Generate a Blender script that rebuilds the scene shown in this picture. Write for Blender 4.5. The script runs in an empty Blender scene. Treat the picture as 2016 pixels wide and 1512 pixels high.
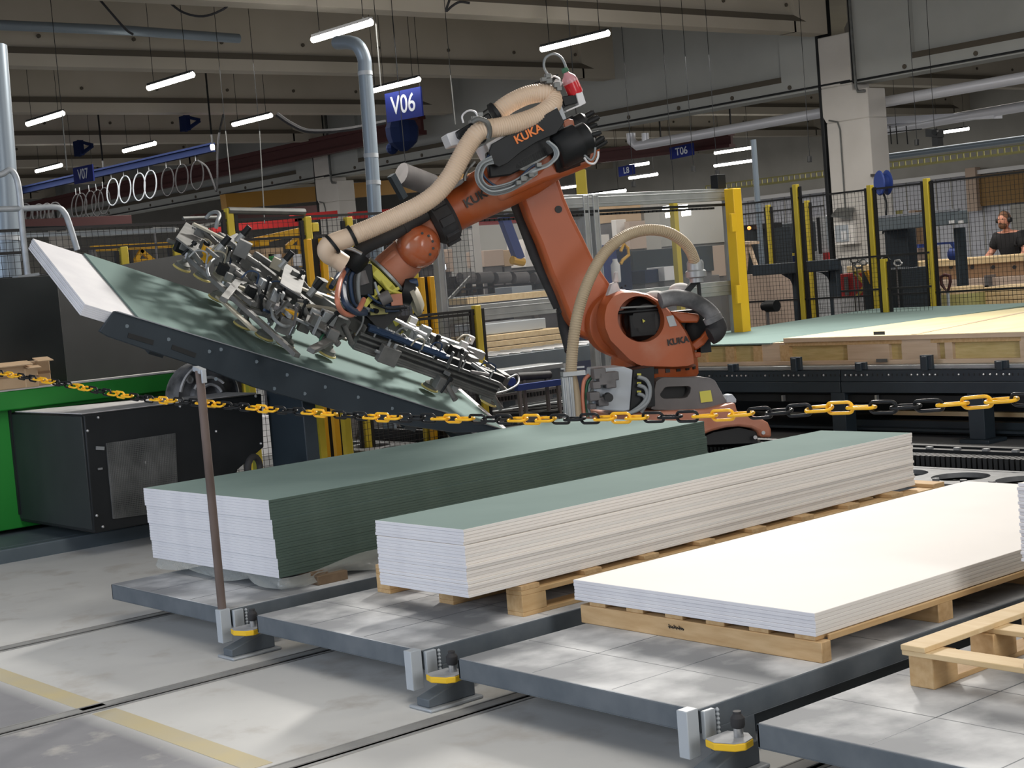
import bpy, bmesh, math, random
from mathutils import Vector, Matrix
random.seed(7)
PI = math.pi
scene = bpy.context.scene
col = scene.collection

# ------------------------------------------------------------------ camera
F = 3130.0; PIT = math.radians(3.94); ROLL = math.radians(-4.7); YAW = math.radians(50.2)
CAM = Vector((0, 0, 1.58))
cp, sp, cr, sr = math.cos(PIT), math.sin(PIT), math.cos(ROLL), math.sin(ROLL)
def _m(v):
    x, y, z = v
    return Vector((math.sin(YAW)*x + math.cos(YAW)*y, -math.cos(YAW)*x + math.sin(YAW)*y, z))
FW = _m((0, cp, -sp))
RT = _m((cr, sr*sp, sr*cp))
UP = _m((-sr, cr*sp, cr*cp))
cam_data = bpy.data.cameras.new('camera'); cam_data.sensor_width = 36.0
cam_data.lens = F/2016*36; cam_data.clip_end = 300; cam_data.clip_start = 0.05
cam = bpy.data.objects.new('camera', cam_data); col.objects.link(cam)
M = Matrix((RT, UP, -FW)).transposed().to_4x4(); M.translation = CAM
cam.matrix_world = M
scene.camera = cam
scene.view_settings.view_transform = 'Standard'; scene.view_settings.look = 'None'
scene.view_settings.gamma = 1.0; scene.view_settings.use_curve_mapping = False
scene.view_settings.exposure = 0.0

# ------------------------------------------------------------------ world and lights
w = bpy.data.worlds.new('hall_air'); scene.world = w; w.use_nodes = True
w.node_tree.nodes['Background'].inputs[0].default_value = (0.80, 0.86, 1.0, 1)
w.node_tree.nodes['Background'].inputs[1].default_value = 0.38
def area(name, loc, size, power, color=(1, 1, 1), target=None, sy=None):
    l = bpy.data.lights.new(name, 'AREA'); l.shape = 'RECTANGLE'; l.size = size; l.size_y = sy or size
    l.energy = power; l.color = color
    o = bpy.data.objects.new(name, l); col.objects.link(o); o.location = loc
    if target is not None:
        d = Vector(target) - Vector(loc); o.rotation_euler = d.to_track_quat('-Z', 'Y').to_euler()
    return o
# rows of tube lamps over the hall, and one low fill added behind the camera
WARM = (1.0, 0.955, 0.89)
area('lamp_row_or_fill', (2.6, 2.8, 6.2), 1.0, 115, WARM, (4.6, 3.6, 0), 4.0)
key = area('lamp_row_or_fill', (12.6, 11.2, 6.3), 0.75, 600, WARM, (5.4, 7.6, 0.6), 2.2); key.data.spread = math.radians(110)
area('lamp_row_or_fill', (11.0, 3.0, 6.2), 1.2, 170, WARM, (10.0, 6.5, 0), 5.0)
area('lamp_row_or_fill', (3.0, -5.5, 3.6), 2.0, 390, (1.0, 0.975, 0.94), (6.0, 5.5, 0.3), 6.0)  # added low fill that brightens the stack sides facing the camera
area('lamp_row_or_fill', (15.5, 9.0, 5.8), 1.5, 230, WARM, (16, 10, 0), 7.0)
area('lamp_row_or_fill', (13.0, 19.0, 5.2), 2.0, 260, WARM, (13, 19, 0), 6.0)
area('lamp_row_or_fill', (20.0, 16.0, 5.0), 1.5, 260, WARM, (20, 16, 0), 8.0)
area('lamp_row_or_fill', (17.0, 32.0, 5.0), 2.0, 560, WARM, (17, 32, 0), 14.0)
area('lamp_row_or_fill', (14.0, 50.0, 5.0), 8.0, 1300, WARM, (14, 50, 0), 14.0)
area('lamp_row_or_fill', (33.0, 18.0, 5.3), 6.0, 1100, WARM, (33, 18, 0), 16.0)
area('lamp_row_or_fill', (34.0, 40.0, 5.3), 6.0, 1500, WARM, (34, 40, 0), 16.0)
# daylight from the open gates: one to the left of the photographer, one behind
area('gate_daylight', (-4.5, 7.0, 3.0), 5.0, 330, (0.80, 0.88, 1.0), (5.0, 5.5, 0.6), 4.0)

# ------------------------------------------------------------------ helpers
def at(px, py, X=None, Y=None, Z=None, D=None, Q=None, N=None):
    """a point seen at a pixel of the survey photograph, on a plane of the hall"""
    d = FW*F + RT*(px-1008) - UP*(py-756)
    if D is not None: return CAM + d*(D/F)
    if X is not None: return CAM + d*((X-CAM.x)/d.x)
    if Y is not None: return CAM + d*((Y-CAM.y)/d.y)
    if Z is not None: return CAM + d*((Z-CAM.z)/d.z)
    return CAM + d*((Q-CAM).dot(N)/d.dot(N))

class MB:
    def __init__(s): s.v = []; s.f = []; s.mi = []
    def add(s, vs, fs, mi=0):
        b = len(s.v); s.v += [Vector(v) for v in vs]
        for f in fs: s.f.append([b+i for i in f]); s.mi.append(mi)
        return s
    def box(s, p0, p1, mi=0):
        x0, y0, z0 = [min(a, b) for a, b in zip(p0, p1)]; x1, y1, z1 = [max(a, b) for a, b in zip(p0, p1)]
        return s.add([(x0,y0,z0),(x1,y0,z0),(x1,y1,z0),(x0,y1,z0),(x0,y0,z1),(x1,y0,z1),(x1,y1,z1),(x0,y1,z1)],
              [(0,3,2,1),(4,5,6,7),(0,1,5,4),(1,2,6,5),(2,3,7,6),(3,0,4,7)], mi)
    def obox(s, c, ax, ay, az, mi=0):
        """box at centre c with half-axis vectors"""
        c, ax, ay, az = Vector(c), Vector(ax), Vector(ay), Vector(az)
        if ax.cross(ay).dot(az) < 0: az = -az
        vs = [c+ax*i+ay*j+az*k for k in (-1, 1) for i, j in ((-1,-1),(1,-1),(1,1),(-1,1))]
        return s.add(vs, [(0,3,2,1),(4,5,6,7),(0,1,5,4),(1,2,6,5),(2,3,7,6),(3,0,4,7)], mi)
    def bar(s, a, b, w, h, up=(0,0,1), mi=0):
        a, b = Vector(a), Vector(b); d = b-a
        if d.length < 1e-6: return s
        dn = d.normalized(); sd = dn.cross(Vector(up))
        if sd.length < 1e-4: sd = dn.cross(Vector((1,0,0)))
        sd.normalize(); u = sd.cross(dn)
        return s.obox((a+b)/2, d/2, sd*w/2, u*h/2, mi)
    def cyl(s, a, b, r, r2=None, n=16, mi=0, caps=True):
        a, b = Vector(a), Vector(b); r2 = r if r2 is None else r2
        d = (b-a).normalized(); p = d.orthogonal().normalized(); q = d.cross(p)
        vs = []
        for c, rr in ((a, r), (b, r2)):
            vs += [c+(p*math.cos(2*PI*i/n)+q*math.sin(2*PI*i/n))*rr for i in range(n)]
        fs = [(i, (i+1)%n, n+(i+1)%n, n+i) for i in range(n)]
        if caps: fs += [tuple(range(n-1,-1,-1)), tuple(range(n, 2*n))]
        return s.add(vs, fs, mi)
    def lathe(s, o, axis, prof, n=24, mi=0, cap=True):
        """prof: list of (radius, distance along axis)"""
        o, d = Vector(o), Vector(axis).normalized(); p = d.orthogonal().normalized(); q = d.cross(p)
        vs = []
        for r, h in prof: vs += [o+d*h+(p*math.cos(2*PI*i/n)+q*math.sin(2*PI*i/n))*r for i in range(n)]
        fs = []
        for k in range(len(prof)-1):
            fs += [(k*n+i, k*n+(i+1)%n, (k+1)*n+(i+1)%n, (k+1)*n+i) for i in range(n)]
        if cap: fs += [tuple(range(n-1,-1,-1)), tuple(range((len(prof)-1)*n, len(prof)*n))]
        return s.add(vs, fs, mi)
    def sphere(s, c, r, n=16, m=8, sx=1, sy=1, sz=1, mi=0):
        c = Vector(c); vs = [c+Vector((0,0,-r*sz))]
        for j in range(1, m):
            t = PI*j/m
            vs += [c+Vector((math.sin(t)*math.cos(2*PI*i/n)*r*sx, math.sin(t)*math.sin(2*PI*i/n)*r*sy, -math.cos(t)*r*sz)) for i in range(n)]
        vs.append(c+Vector((0,0,r*sz))); L = len(vs)-1
        fs = [(0, 1+(i+1)%n, 1+i) for i in range(n)]
        for j in range(m-2): fs += [(1+j*n+i, 1+j*n+(i+1)%n, 1+(j+1)*n+(i+1)%n, 1+(j+1)*n+i) for i in range(n)]
        fs += [(1+(m-2)*n+i, 1+(m-2)*n+(i+1)%n, L) for i in range(n)]
        return s.add(vs, fs, mi)
    def tube(s, pts, r, n=8, closed=False, mi=0, ribs=None):
        """sweep; ribs=(pitch, depth) makes a corrugated hose"""
        P = [Vector(p) for p in pts]; m = len(P)
        rad = [r]*m if not hasattr(r, '__len__') else list(r)
        if ribs:
            Q, R = [], []; acc = 0
            for i in range(m-1):
                L = (P[i+1]-P[i]).length; k = max(1, int(round(L/(ribs[0]/2))))
                for j in range(k): Q.append(P[i].lerp(P[i+1], j/k))
            Q.append(P[-1]); P = Q; m = len(P)
            rad = [(r if i%2 else r-ribs[1]) for i in range(m)]
        T = []
        for i in range(m):
            a = P[(i-1)%m] if (closed or i > 0) else P[i]; b = P[(i+1)%m] if (closed or i < m-1) else P[i]
            T.append((b-a).normalized())
        u = T[0].orthogonal().normalized(); vs = []
        for i in range(m):
            u = (u - T[i]*u.dot(T[i])).normalized(); v = T[i].cross(u)
            vs += [P[i]+(u*math.cos(2*PI*j/n)+v*math.sin(2*PI*j/n))*rad[i] for j in range(n)]
        fs = []
        for i in range(m if closed else m-1):
            k = (i+1)%m
            off = 0
            if closed and i == m-1:
                # match the seam
                best = min(range(n), key=lambda o: (vs[i*n]-vs[o]).length); off = best
            fs += [(i*n+j, i*n+(j+1)%n, k*n+(j+1+off)%n, k*n+(j+off)%n) for j in range(n)]
        if not closed: fs += [tuple(range(n-1,-1,-1)), tuple(range((m-1)*n, m*n))]
        return s.add(vs, fs, mi)
    def prism(s, poly, thick, mi=0, mi2=None):
        """poly: 3D points on a plane, extruded by the vector thick"""
        P = [Vector(p) for p in poly]; t = Vector(thick); n = len(P)
        nrm = Vector((0,0,0))
        for i in range(n): nrm += P[i].cross(P[(i+1)%n])
        if nrm.dot(t) > 0: P.reverse()
        vs = P+[p+t for p in P]
        # P now winds so that the face -t looks outwards
        s.add(vs, [tuple(range(n))], mi)
        b = len(s.v)-2*n
        s.f.append([b+n+i for i in range(n-1,-1,-1)]); s.mi.append(mi if mi2 is None else mi2)
        for i in range(n):
            s.f.append([b+i, b+n+i, b+n+(i+1)%n, b+(i+1)%n]); s.mi.append(mi)
        return s
    def build(s, name, mats, parent=None, bevel=0, smooth=35, seg=2, fix=False):
        me = bpy.data.meshes.new(name)
        inv = parent.matrix_world.inverted() if parent is not None else None
        vs = [inv @ v for v in s.v] if inv is not None else s.v
        me.from_pydata([tuple(v) for v in vs], [], s.f)
        if not isinstance(mats, (list, tuple)): mats = [mats]
        for m in mats: me.materials.append(m)
        me.polygons.foreach_set('material_index', s.mi)
        if fix:
            bm = bmesh.new(); bm.from_mesh(me); bmesh.ops.recalc_face_normals(bm, faces=bm.faces); bm.to_mesh(me); bm.free()
        me.polygons.foreach_set('use_smooth', [True]*len(me.polygons))
        me.set_sharp_from_angle(angle=math.radians(smooth))
        me.update()
        o = bpy.data.objects.new(name, me); col.objects.link(o)
        if parent is not None: o.parent = parent
        if bevel:
            b = o.modifiers.new('bevel', 'BEVEL'); b.width = bevel; b.segments = seg; b.limit_method = 'ANGLE'; b.angle_limit = math.radians(40)
        return o

def tag(o, label=None, cat=None, group=None, kind=None):
    if label: o['label'] = label
    if cat: o['category'] = cat
    if group: o['group'] = group
    if kind: o['kind'] = kind
    return o
def thing(name, loc, label, cat, group=None, rz=0):
    o = bpy.data.objects.new(name, None); col.objects.link(o); o.empty_display_size = 0.1
    o.location = loc; o.rotation_euler = (0, 0, rz)
    o.matrix_world = Matrix.Translation(Vector(loc)) @ Matrix.Rotation(rz, 4, 'Z')
    return tag(o, label, cat, group)
def dup(root, loc, label=None, rz=None, group=None):
    r = root.copy(); col.objects.link(r); r.location = loc
    if rz is not None: r.rotation_euler = (0, 0, rz)
    if label: r['label'] = label
    if group: r['group'] = group
    for ch in list(root.children):
        c = ch.copy(); col.objects.link(c); c.parent = r
        for g in list(ch.children):
            d = g.copy(); col.objects.link(d); d.parent = c
    return r
def smoothpath(pts, k=6):
    P = [Vector(p) for p in pts]; out = []
    for i in range(len(P)-1):
        p0 = P[i-1] if i else P[i]*2-P[i+1]; p1, p2 = P[i], P[i+1]; p3 = P[i+2] if i+2 < len(P) else P[i+1]*2-P[i]
        for j in range(k):
            t = j/k
            out.append(0.5*((2*p1)+(-p0+p2)*t+(2*p0-5*p1+4*p2-p3)*t*t+(-p0+3*p1-3*p2+p3)*t**3))
    out.append(P[-1]); return out

# ------------------------------------------------------------------ materials
def mat(name, c, rough=0.6, metal=0.0, c2=None, scale=4.0, amt=0.5, bump=0.0, bscale=60.0, spec=None, emis=None, es=0, alpha=None, stretch=None, detail=4, trans=None, dust=None, dsc=3.0, dth=0.55):
    m = bpy.data.materials.new(name); m.use_nodes = True; nt = m.node_tree; N = nt.nodes; L = nt.links
    b = N['Principled BSDF']; b.inputs['Roughness'].default_value = rough; b.inputs['Metallic'].default_value = metal
    b.inputs['Base Color'].default_value = (*c, 1)
    if spec is not None: b.inputs['Specular IOR Level'].default_value = spec
    tc = N.new('ShaderNodeTexCoord'); mp = N.new('ShaderNodeMapping'); L.new(tc.outputs['Object'], mp.inputs[0])
    if stretch: mp.inputs['Scale'].default_value = stretch
    src = None
    if c2 is not None:
        n = N.new('ShaderNodeTexNoise'); n.inputs['Scale'].default_value = scale; n.inputs['Detail'].default_value = detail
        L.new(mp.outputs[0], n.inputs['Vector'])
        r = N.new('ShaderNodeValToRGB'); r.color_ramp.elements[0].position = 0.5-0.35*amt; r.color_ramp.elements[1].position = 0.5+0.35*amt
        r.color_ramp.elements[0].color = (*c, 1); r.color_ramp.elements[1].color = (*c2, 1)
        L.new(n.outputs[0], r.inputs[0]); src = r.outputs[0]; L.new(src, b.inputs['Base Color'])
    if dust is not None:
        # dust lies on faces that look upwards and in worn patches
        n = N.new('ShaderNodeTexNoise'); n.inputs['Scale'].default_value = dsc; n.inputs['Detail'].default_value = 6
        L.new(tc.outputs['Object'], n.inputs['Vector'])
        r = N.new('ShaderNodeValToRGB'); r.color_ramp.elements[0].position = dth-0.12; r.color_ramp.elements[1].position = dth+0.15
        L.new(n.outputs[0], r.inputs[0])
        mx = N.new('ShaderNodeMix'); mx.data_type = 'RGBA'; L.new(r.outputs[0], mx.inputs[0])
        if src: L.new(src, mx.inputs[6])
        else: mx.inputs[6].default_value = (*c, 1)
        mx.inputs[7].default_value = (*dust, 1); L.new(mx.outputs[2], b.inputs['Base Color'])
    if bump:
        n = N.new('ShaderNodeTexNoise'); n.inputs['Scale'].default_value = bscale; n.inputs['Detail'].default_value = 3
        L.new(mp.outputs[0], n.inputs['Vector'])
        bp = N.new('ShaderNodeBump'); bp.inputs['Strength'].default_value = bump; bp.inputs['Distance'].default_value = 0.01
        L.new(n.outputs[0], bp.inputs['Height']); L.new(bp.outputs[0], b.inputs['Normal'])
    if emis: b.inputs['Emission Color'].default_value = (*emis, 1); b.inputs['Emission Strength'].default_value = es
    if alpha is not None: b.inputs['Alpha'].default_value = alpha
    if trans is not None: b.inputs['Transmission Weight'].default_value = trans
    return m
MT = {}
def defm(k, *a, **kw): MT[k] = mat(k, *a, **kw)
defm('board_green', (0.180, 0.258, 0.244), 0.9, spec=0.2, c2=(0.200, 0.282, 0.268), scale=2.5, bump=0.02)
defm('edge_green', (0.060, 0.095, 0.080), 0.9, c2=(0.075, 0.112, 0.095), scale=6)
defm('gypsum', (0.70, 0.70, 0.74), 0.85, c2=(0.78, 0.78, 0.81), scale=5)
defm('gypsum_cream', (0.82, 0.78, 0.735), 0.85)
defm('gypsum_grey', (0.76, 0.735, 0.70), 0.85)
defm('paper_white', (0.82, 0.785, 0.755), 0.7, c2=(0.85, 0.815, 0.785), scale=2)
defm('wood_pallet', (0.52, 0.33, 0.15), 0.75, c2=(0.63, 0.44, 0.23), scale=3, stretch=(2, 12, 12), bump=0.1)
defm('wood_pallet_y', (0.50, 0.32, 0.15), 0.75, c2=(0.62, 0.43, 0.23), scale=3, stretch=(12, 2, 12), bump=0.1)
defm('wood_light', (0.64, 0.46, 0.24), 0.7, c2=(0.72, 0.55, 0.32), scale=3, stretch=(10, 1.5, 10))
defm('wood_dark', (0.15, 0.10, 0.06), 0.85, c2=(0.24, 0.17, 0.11), scale=5)
defm('wood_pine', (0.56, 0.42, 0.29), 0.7, c2=(0.66, 0.52, 0.38), scale=2, stretch=(1, 1, 14))
defm('insulation', (0.50, 0.39, 0.16), 0.95, c2=(0.62, 0.50, 0.24), scale=6, stretch=(1, 1, 8), bump=0.3, bscale=40)
defm('sheathing', (0.74, 0.64, 0.36), 0.85, c2=(0.82, 0.73, 0.46), scale=1.2, stretch=(1, 5, 1), bump=0.15, bscale=20)
defm('platform_top', (0.24, 0.25, 0.26), 0.75, spec=0.25, c2=(0.34, 0.35, 0.37), scale=1.6, amt=0.9, dust=(0.72, 0.73, 0.74), dsc=3.4, dth=0.56, bump=0.03)
defm('platform_seam', (0.20, 0.21, 0.22), 0.8)
defm('platform_edge', (0.085, 0.105, 0.125), 0.6, c2=(0.125, 0.145, 0.165), scale=8)
defm('track_steel', (0.30, 0.30, 0.30), 0.6, metal=0.2, c2=(0.40, 0.40, 0.39), scale=5)
defm('galv', (0.36, 0.39, 0.42), 0.5, metal=0.35, c2=(0.46, 0.49, 0.52), scale=15)
defm('cover_grey', (0.13, 0.135, 0.14), 0.6, metal=0.2, c2=(0.19, 0.195, 0.20), scale=12)
defm('rust', (0.085, 0.060, 0.050), 0.8, c2=(0.17, 0.13, 0.115), scale=8, stretch=(1, 1, 0.3))
defm('yellow', (0.80, 0.50, 0.015), 0.45)
defm('yellow_post', (0.56, 0.43, 0.03), 0.5, c2=(0.64, 0.50, 0.05), scale=2)
defm('yellow_deep', (0.72, 0.38, 0.01), 0.5)
defm('chain_yellow', (0.95, 0.50, 0.01), 0.35)
defm('chain_black', (0.006, 0.007, 0.008), 0.5, spec=0.3)
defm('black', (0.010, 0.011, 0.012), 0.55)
defm('black_metal', (0.008, 0.0095, 0.011), 0.5, c2=(0.014, 0.016, 0.018), scale=3, spec=0.3)
defm('black_panel', (0.012, 0.015, 0.017), 0.5, c2=(0.026, 0.032, 0.033), scale=2.5, amt=0.8)
defm('rubber', (0.020, 0.020, 0.022), 0.75, c2=(0.035, 0.035, 0.038), scale=10)
defm('dusty_black', (0.05, 0.052, 0.055), 0.8, c2=(0.26, 0.26, 0.265), scale=5, amt=0.4)
defm('white_dust', (0.66, 0.64, 0.63), 0.95, c2=(0.50, 0.49, 0.48), scale=14)
defm('green_paint', (0.012, 0.21, 0.025), 0.4, c2=(0.02, 0.27, 0.035), scale=1.0)
defm('slate', (0.017, 0.027, 0.037), 0.5, c2=(0.025, 0.037, 0.049), scale=3)
defm('slate_dark', (0.018, 0.027, 0.035), 0.5)
defm('slate_light', (0.10, 0.13, 0.15), 0.5, c2=(0.14, 0.17, 0.19), scale=3)
defm('orange', (0.40, 0.088, 0.020), 0.42, c2=(0.35, 0.075, 0.018), scale=2, dust=(0.42, 0.17, 0.10), dsc=2.6, dth=0.64)
defm('orange_dusty', (0.38, 0.11, 0.045), 0.5, c2=(0.48, 0.22, 0.15), scale=5, amt=0.8)
defm('orange_gloss', (0.42, 0.10, 0.035), 0.18, c2=(0.36, 0.085, 0.03), scale=4, dust=(0.40, 0.20, 0.13), dsc=5, dth=0.62)
defm('orange_letter', (0.80, 0.20, 0.03), 0.5)
defm('casting_grey', (0.11, 0.105, 0.105), 0.55, c2=(0.16, 0.15, 0.15), scale=4)
defm('alu', (0.31, 0.33, 0.34), 0.45, metal=0.4, c2=(0.40, 0.42, 0.43), scale=6)
defm('alu_dark', (0.12, 0.125, 0.12), 0.45, metal=0.4, c2=(0.19, 0.195, 0.19), scale=6)
defm('grip_grey', (0.11, 0.115, 0.112), 0.55, metal=0.2, c2=(0.175, 0.175, 0.17), scale=9)
defm('beige_part', (0.32, 0.30, 0.235), 0.6)
defm('hose_beige', (0.66, 0.50, 0.36), 0.55, c2=(0.72, 0.56, 0.42), scale=4)
defm('hose_tan', (0.46, 0.37, 0.25), 0.6, c2=(0.40, 0.31, 0.20), scale=4)
defm('cable_grey', (0.24, 0.26, 0.27), 0.5)
defm('cable_light', (0.34, 0.37, 0.38), 0.45)
defm('cable_blue', (0.02, 0.045, 0.10), 0.5)
defm('cable_salmon', (0.60, 0.22, 0.14), 0.5)
defm('cup_grey', (0.17, 0.18, 0.16), 0.6)
defm('cup_lip', (0.66, 0.56, 0.20), 0.6)
defm('steel', (0.52, 0.53, 0.54), 0.3, metal=0.8)
defm('white_plastic', (0.72, 0.72, 0.73), 0.5)
defm('cabinet_grey', (0.42, 0.46, 0.50), 0.5)
defm('blue_sign', (0.016, 0.028, 0.19), 0.7, spec=0.2)
defm('blue_paint', (0.015, 0.04, 0.20), 0.6)
defm('blue_dark', (0.010, 0.018, 0.060), 0.9, spec=0.1)
defm('letter_white', (0.75, 0.78, 0.85), 0.5)
defm('letter_black', (0.015, 0.012, 0.01), 0.5)
defm('red', (0.42, 0.02, 0.02), 0.5)
defm('red_dark', (0.075, 0.018, 0.018), 0.6)
defm('amber_beam', (0.30, 0.15, 0.015), 0.6)
defm('concrete_beam', (0.44, 0.40, 0.33), 0.9, c2=(0.50, 0.455, 0.385), scale=0.8, bump=0.05, bscale=8)
defm('concrete_groove', (0.10, 0.085, 0.065), 0.9)
defm('concrete_girder', (0.40, 0.41, 0.39), 0.9, c2=(0.46, 0.47, 0.45), scale=0.7, bump=0.05, bscale=8)
defm('concrete_column', (0.60, 0.57, 0.53), 0.9, c2=(0.66, 0.63, 0.59), scale=1.2)
defm('roof', (0.35, 0.32, 0.27), 0.95, c2=(0.40, 0.365, 0.31), scale=0.6)
defm('wall_panel', (0.55, 0.56, 0.62), 0.8, c2=(0.60, 0.61, 0.66), scale=2)
defm('wall_grey', (0.38, 0.37, 0.34), 0.9, c2=(0.44, 0.43, 0.40), scale=1)
defm('shutter', (0.27, 0.16, 0.055), 0.7)
defm('cardboard', (0.50, 0.34, 0.20), 0.85, c2=(0.57, 0.41, 0.26), scale=3)
defm('cardboard_dark', (0.30, 0.19, 0.11), 0.85)
defm('pink_board', (0.52, 0.40, 0.32), 0.8)
defm('green_print', (0.03, 0.30, 0.06), 0.6)
defm('skin', (0.60, 0.27, 0.18), 0.6)
defm('hair', (0.15, 0.07, 0.035), 0.8)
defm('shirt', (0.012, 0.012, 0.014), 0.8)
defm('red_liquid', (0.60, 0.02, 0.03), 0.25)
defm('clear_pink', (0.62, 0.30, 0.33), 0.2)
defm('cap_green', (0.03, 0.13, 0.07), 0.5)
defm('duct_silver', (0.72, 0.73, 0.78), 0.35, metal=0.25)
defm('duct_blue', (0.24, 0.29, 0.34), 0.4, metal=0.4)
defm('tray_yellow', (0.38, 0.35, 0.13), 0.6)
defm('wire_black', (0.012, 0.012, 0.013), 0.5)
defm('tube_on', (1, 1, 1), 0.5, emis=(1.0, 0.97, 0.88), es=14.0)
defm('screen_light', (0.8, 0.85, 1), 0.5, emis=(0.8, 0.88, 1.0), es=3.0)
defm('red_lamp', (1, 0.2, 0.05), 0.5, emis=(1.0, 0.25, 0.05), es=4.0)
defm('plexi', (0.35, 0.38, 0.42), 0.08, alpha=0.10, spec=0.5)
defm('film', (0.55, 0.58, 0.56), 0.18, alpha=0.42, bump=0.6, bscale=25)
defm('yellow_label', (0.62, 0.58, 0.10), 0.6)
defm('brown_fabric', (0.16, 0.11, 0.07), 0.9)

def text(name, s, o, xd, up, h, m, parent, depth=0.002, bold=0.0, label=None, align='CENTER'):
    cu = bpy.data.curves.new(name, 'FONT'); cu.body = s; cu.size = h/0.70; cu.extrude = depth; cu.offset = bold
    cu.align_x = align; cu.align_y = 'CENTER'; cu.materials.append(m)
    tmp = bpy.data.objects.new('tmp', cu); me = bpy.data.meshes.new_from_object(tmp)
    bpy.data.objects.remove(tmp); bpy.data.curves.remove(cu)
    if not me.materials: me.materials.append(m)
    ob = bpy.data.objects.new(name, me); col.objects.link(ob)
    x = Vector(xd).normalized(); z = x.cross(Vector(up)).normalized(); y = z.cross(x)
    W = Matrix((x, y, z)).transposed().to_4x4(); W.translation = Vector(o)
    if parent is not None: ob.parent = parent; ob.matrix_local = parent.matrix_world.inverted() @ W
    else: ob.matrix_world = W
    if label: ob['label'] = label
    return ob

# ------------------------------------------------------------------ floor
def floor_mat():
    m = bpy.data.materials.new('concrete_floor'); m.use_nodes = True; nt = m.node_tree; N = nt.nodes; L = nt.links
    b = N['Principled BSDF']; b.inputs['Roughness'].default_value = 0.8; b.inputs['Specular IOR Level'].default_value = 0.25
    tc = N.new('ShaderNodeTexCoord'); sx = N.new('ShaderNodeSeparateXYZ'); L.new(tc.outputs['Object'], sx.inputs[0])
    def noise(sc, det=5, rgh=0.55):
        n = N.new('ShaderNodeTexNoise'); n.inputs['Scale'].default_value = sc; n.inputs['Detail'].default_value = det; n.inputs['Roughness'].default_value = rgh
        L.new(tc.outputs['Object'], n.inputs['Vector']); return n.outputs[0]
    def ramp(src, p0, p1, c0, c1):
        r = N.new('ShaderNodeValToRGB'); r.color_ramp.elements[0].position = p0; r.color_ramp.elements[1].position = p1
        r.color_ramp.elements[0].color = (*c0, 1); r.color_ramp.elements[1].color = (*c1, 1); L.new(src, r.inputs[0]); return r.outputs[0]
    def mix(f, a, c):
        x = N.new('ShaderNodeMix'); x.data_type = 'RGBA'
        if isinstance(f, float): x.inputs[0].default_value = f
        else: L.new(f, x.inputs[0])
        for k, v in ((6, a), (7, c)):
            if isinstance(v, tuple): x.inputs[k].default_value = (*v, 1)
            else: L.new(v, x.inputs[k])
        return x.outputs[2]
    base = ramp(noise(0.9), 0.3, 0.72, (0.56, 0.56, 0.55), (0.70, 0.70, 0.68))
    dark = ramp(noise(1.6), 0.35, 0.7, (0.24, 0.24, 0.255), (0.33, 0.33, 0.345))
    # the walkway side of the yellow line is older, darker concrete
    mr = N.new('ShaderNodeMapRange'); L.new(sx.outputs[0], mr.inputs[0]); mr.inputs[1].default_value = 2.50; mr.inputs[2].default_value = 2.62
    c = mix(mr.outputs[0], dark, base)
    stain = ramp(noise(2.7, 7, 0.6), 0.54, 0.68, (0, 0, 0), (1, 1, 1))
    c = mix(stain, c, (0.52, 0.50, 0.47))
    mr2 = N.new('ShaderNodeMapRange'); L.new(sx.outputs[0], mr2.inputs[0]); mr2.inputs[1].default_value = 7.15; mr2.inputs[2].default_value = 7.35
    c = mix(mr2.outputs[0], c, (0.16, 0.165, 0.17))
    L.new(c, b.inputs['Base Color'])
    bp = N.new('ShaderNodeBump'); bp.inputs['Strength'].default_value = 0.06; L.new(noise(40, 3), bp.inputs['Height']); L.new(bp.outputs[0], b.inputs['Normal'])
    return m
MT['floor'] = floor_mat()
slots = [3.14, 4.53, 5.875, 7.34]
m = MB(); ys = [-12.0]
for s_ in slots: ys += [s_-0.012, s_+0.012]
ys += [80.0]
for i in range(0, len(ys), 2):
    y0, y1 = ys[i], ys[i+1]
    m.box((-6, y0, -0.25), (60, y1, 0))
m.box((-6, -12, -0.30), (60, 80, -0.06))
tag(m.build('floor', MT['floor']), kind='structure')
for i, s_ in enumerate(slots):
    m = MB(); m.box((-6, s_+0.012, -0.03), (6.9, s_+0.022, 0.004)); m.box((-6, s_+0.075, -0.001), (6.9, s_+0.083, 0.004))
    m.box((-6, s_+0.022, -0.001), (6.9, s_+0.075, 0.0015))
    m.box((-6, s_-0.03, -0.001), (6.9, s_-0.012, 0.003))
    tag(m.build('trim_%d' % (i+1), MT['track_steel']), kind='structure')
defm('line_paint', (0.62, 0.52, 0.28), 0.7, c2=(0.52, 0.48, 0.38), scale=3, amt=0.7)
m = MB()
for y0, y1 in ((4.65, 5.83), (5.91, 7.29), (7.44, 9.4)): m.box((2.585, y0, 0), (2.685, y1, 0.0015))
tag(m.build('floor_line', MT['line_paint']), kind='structure')

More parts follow.
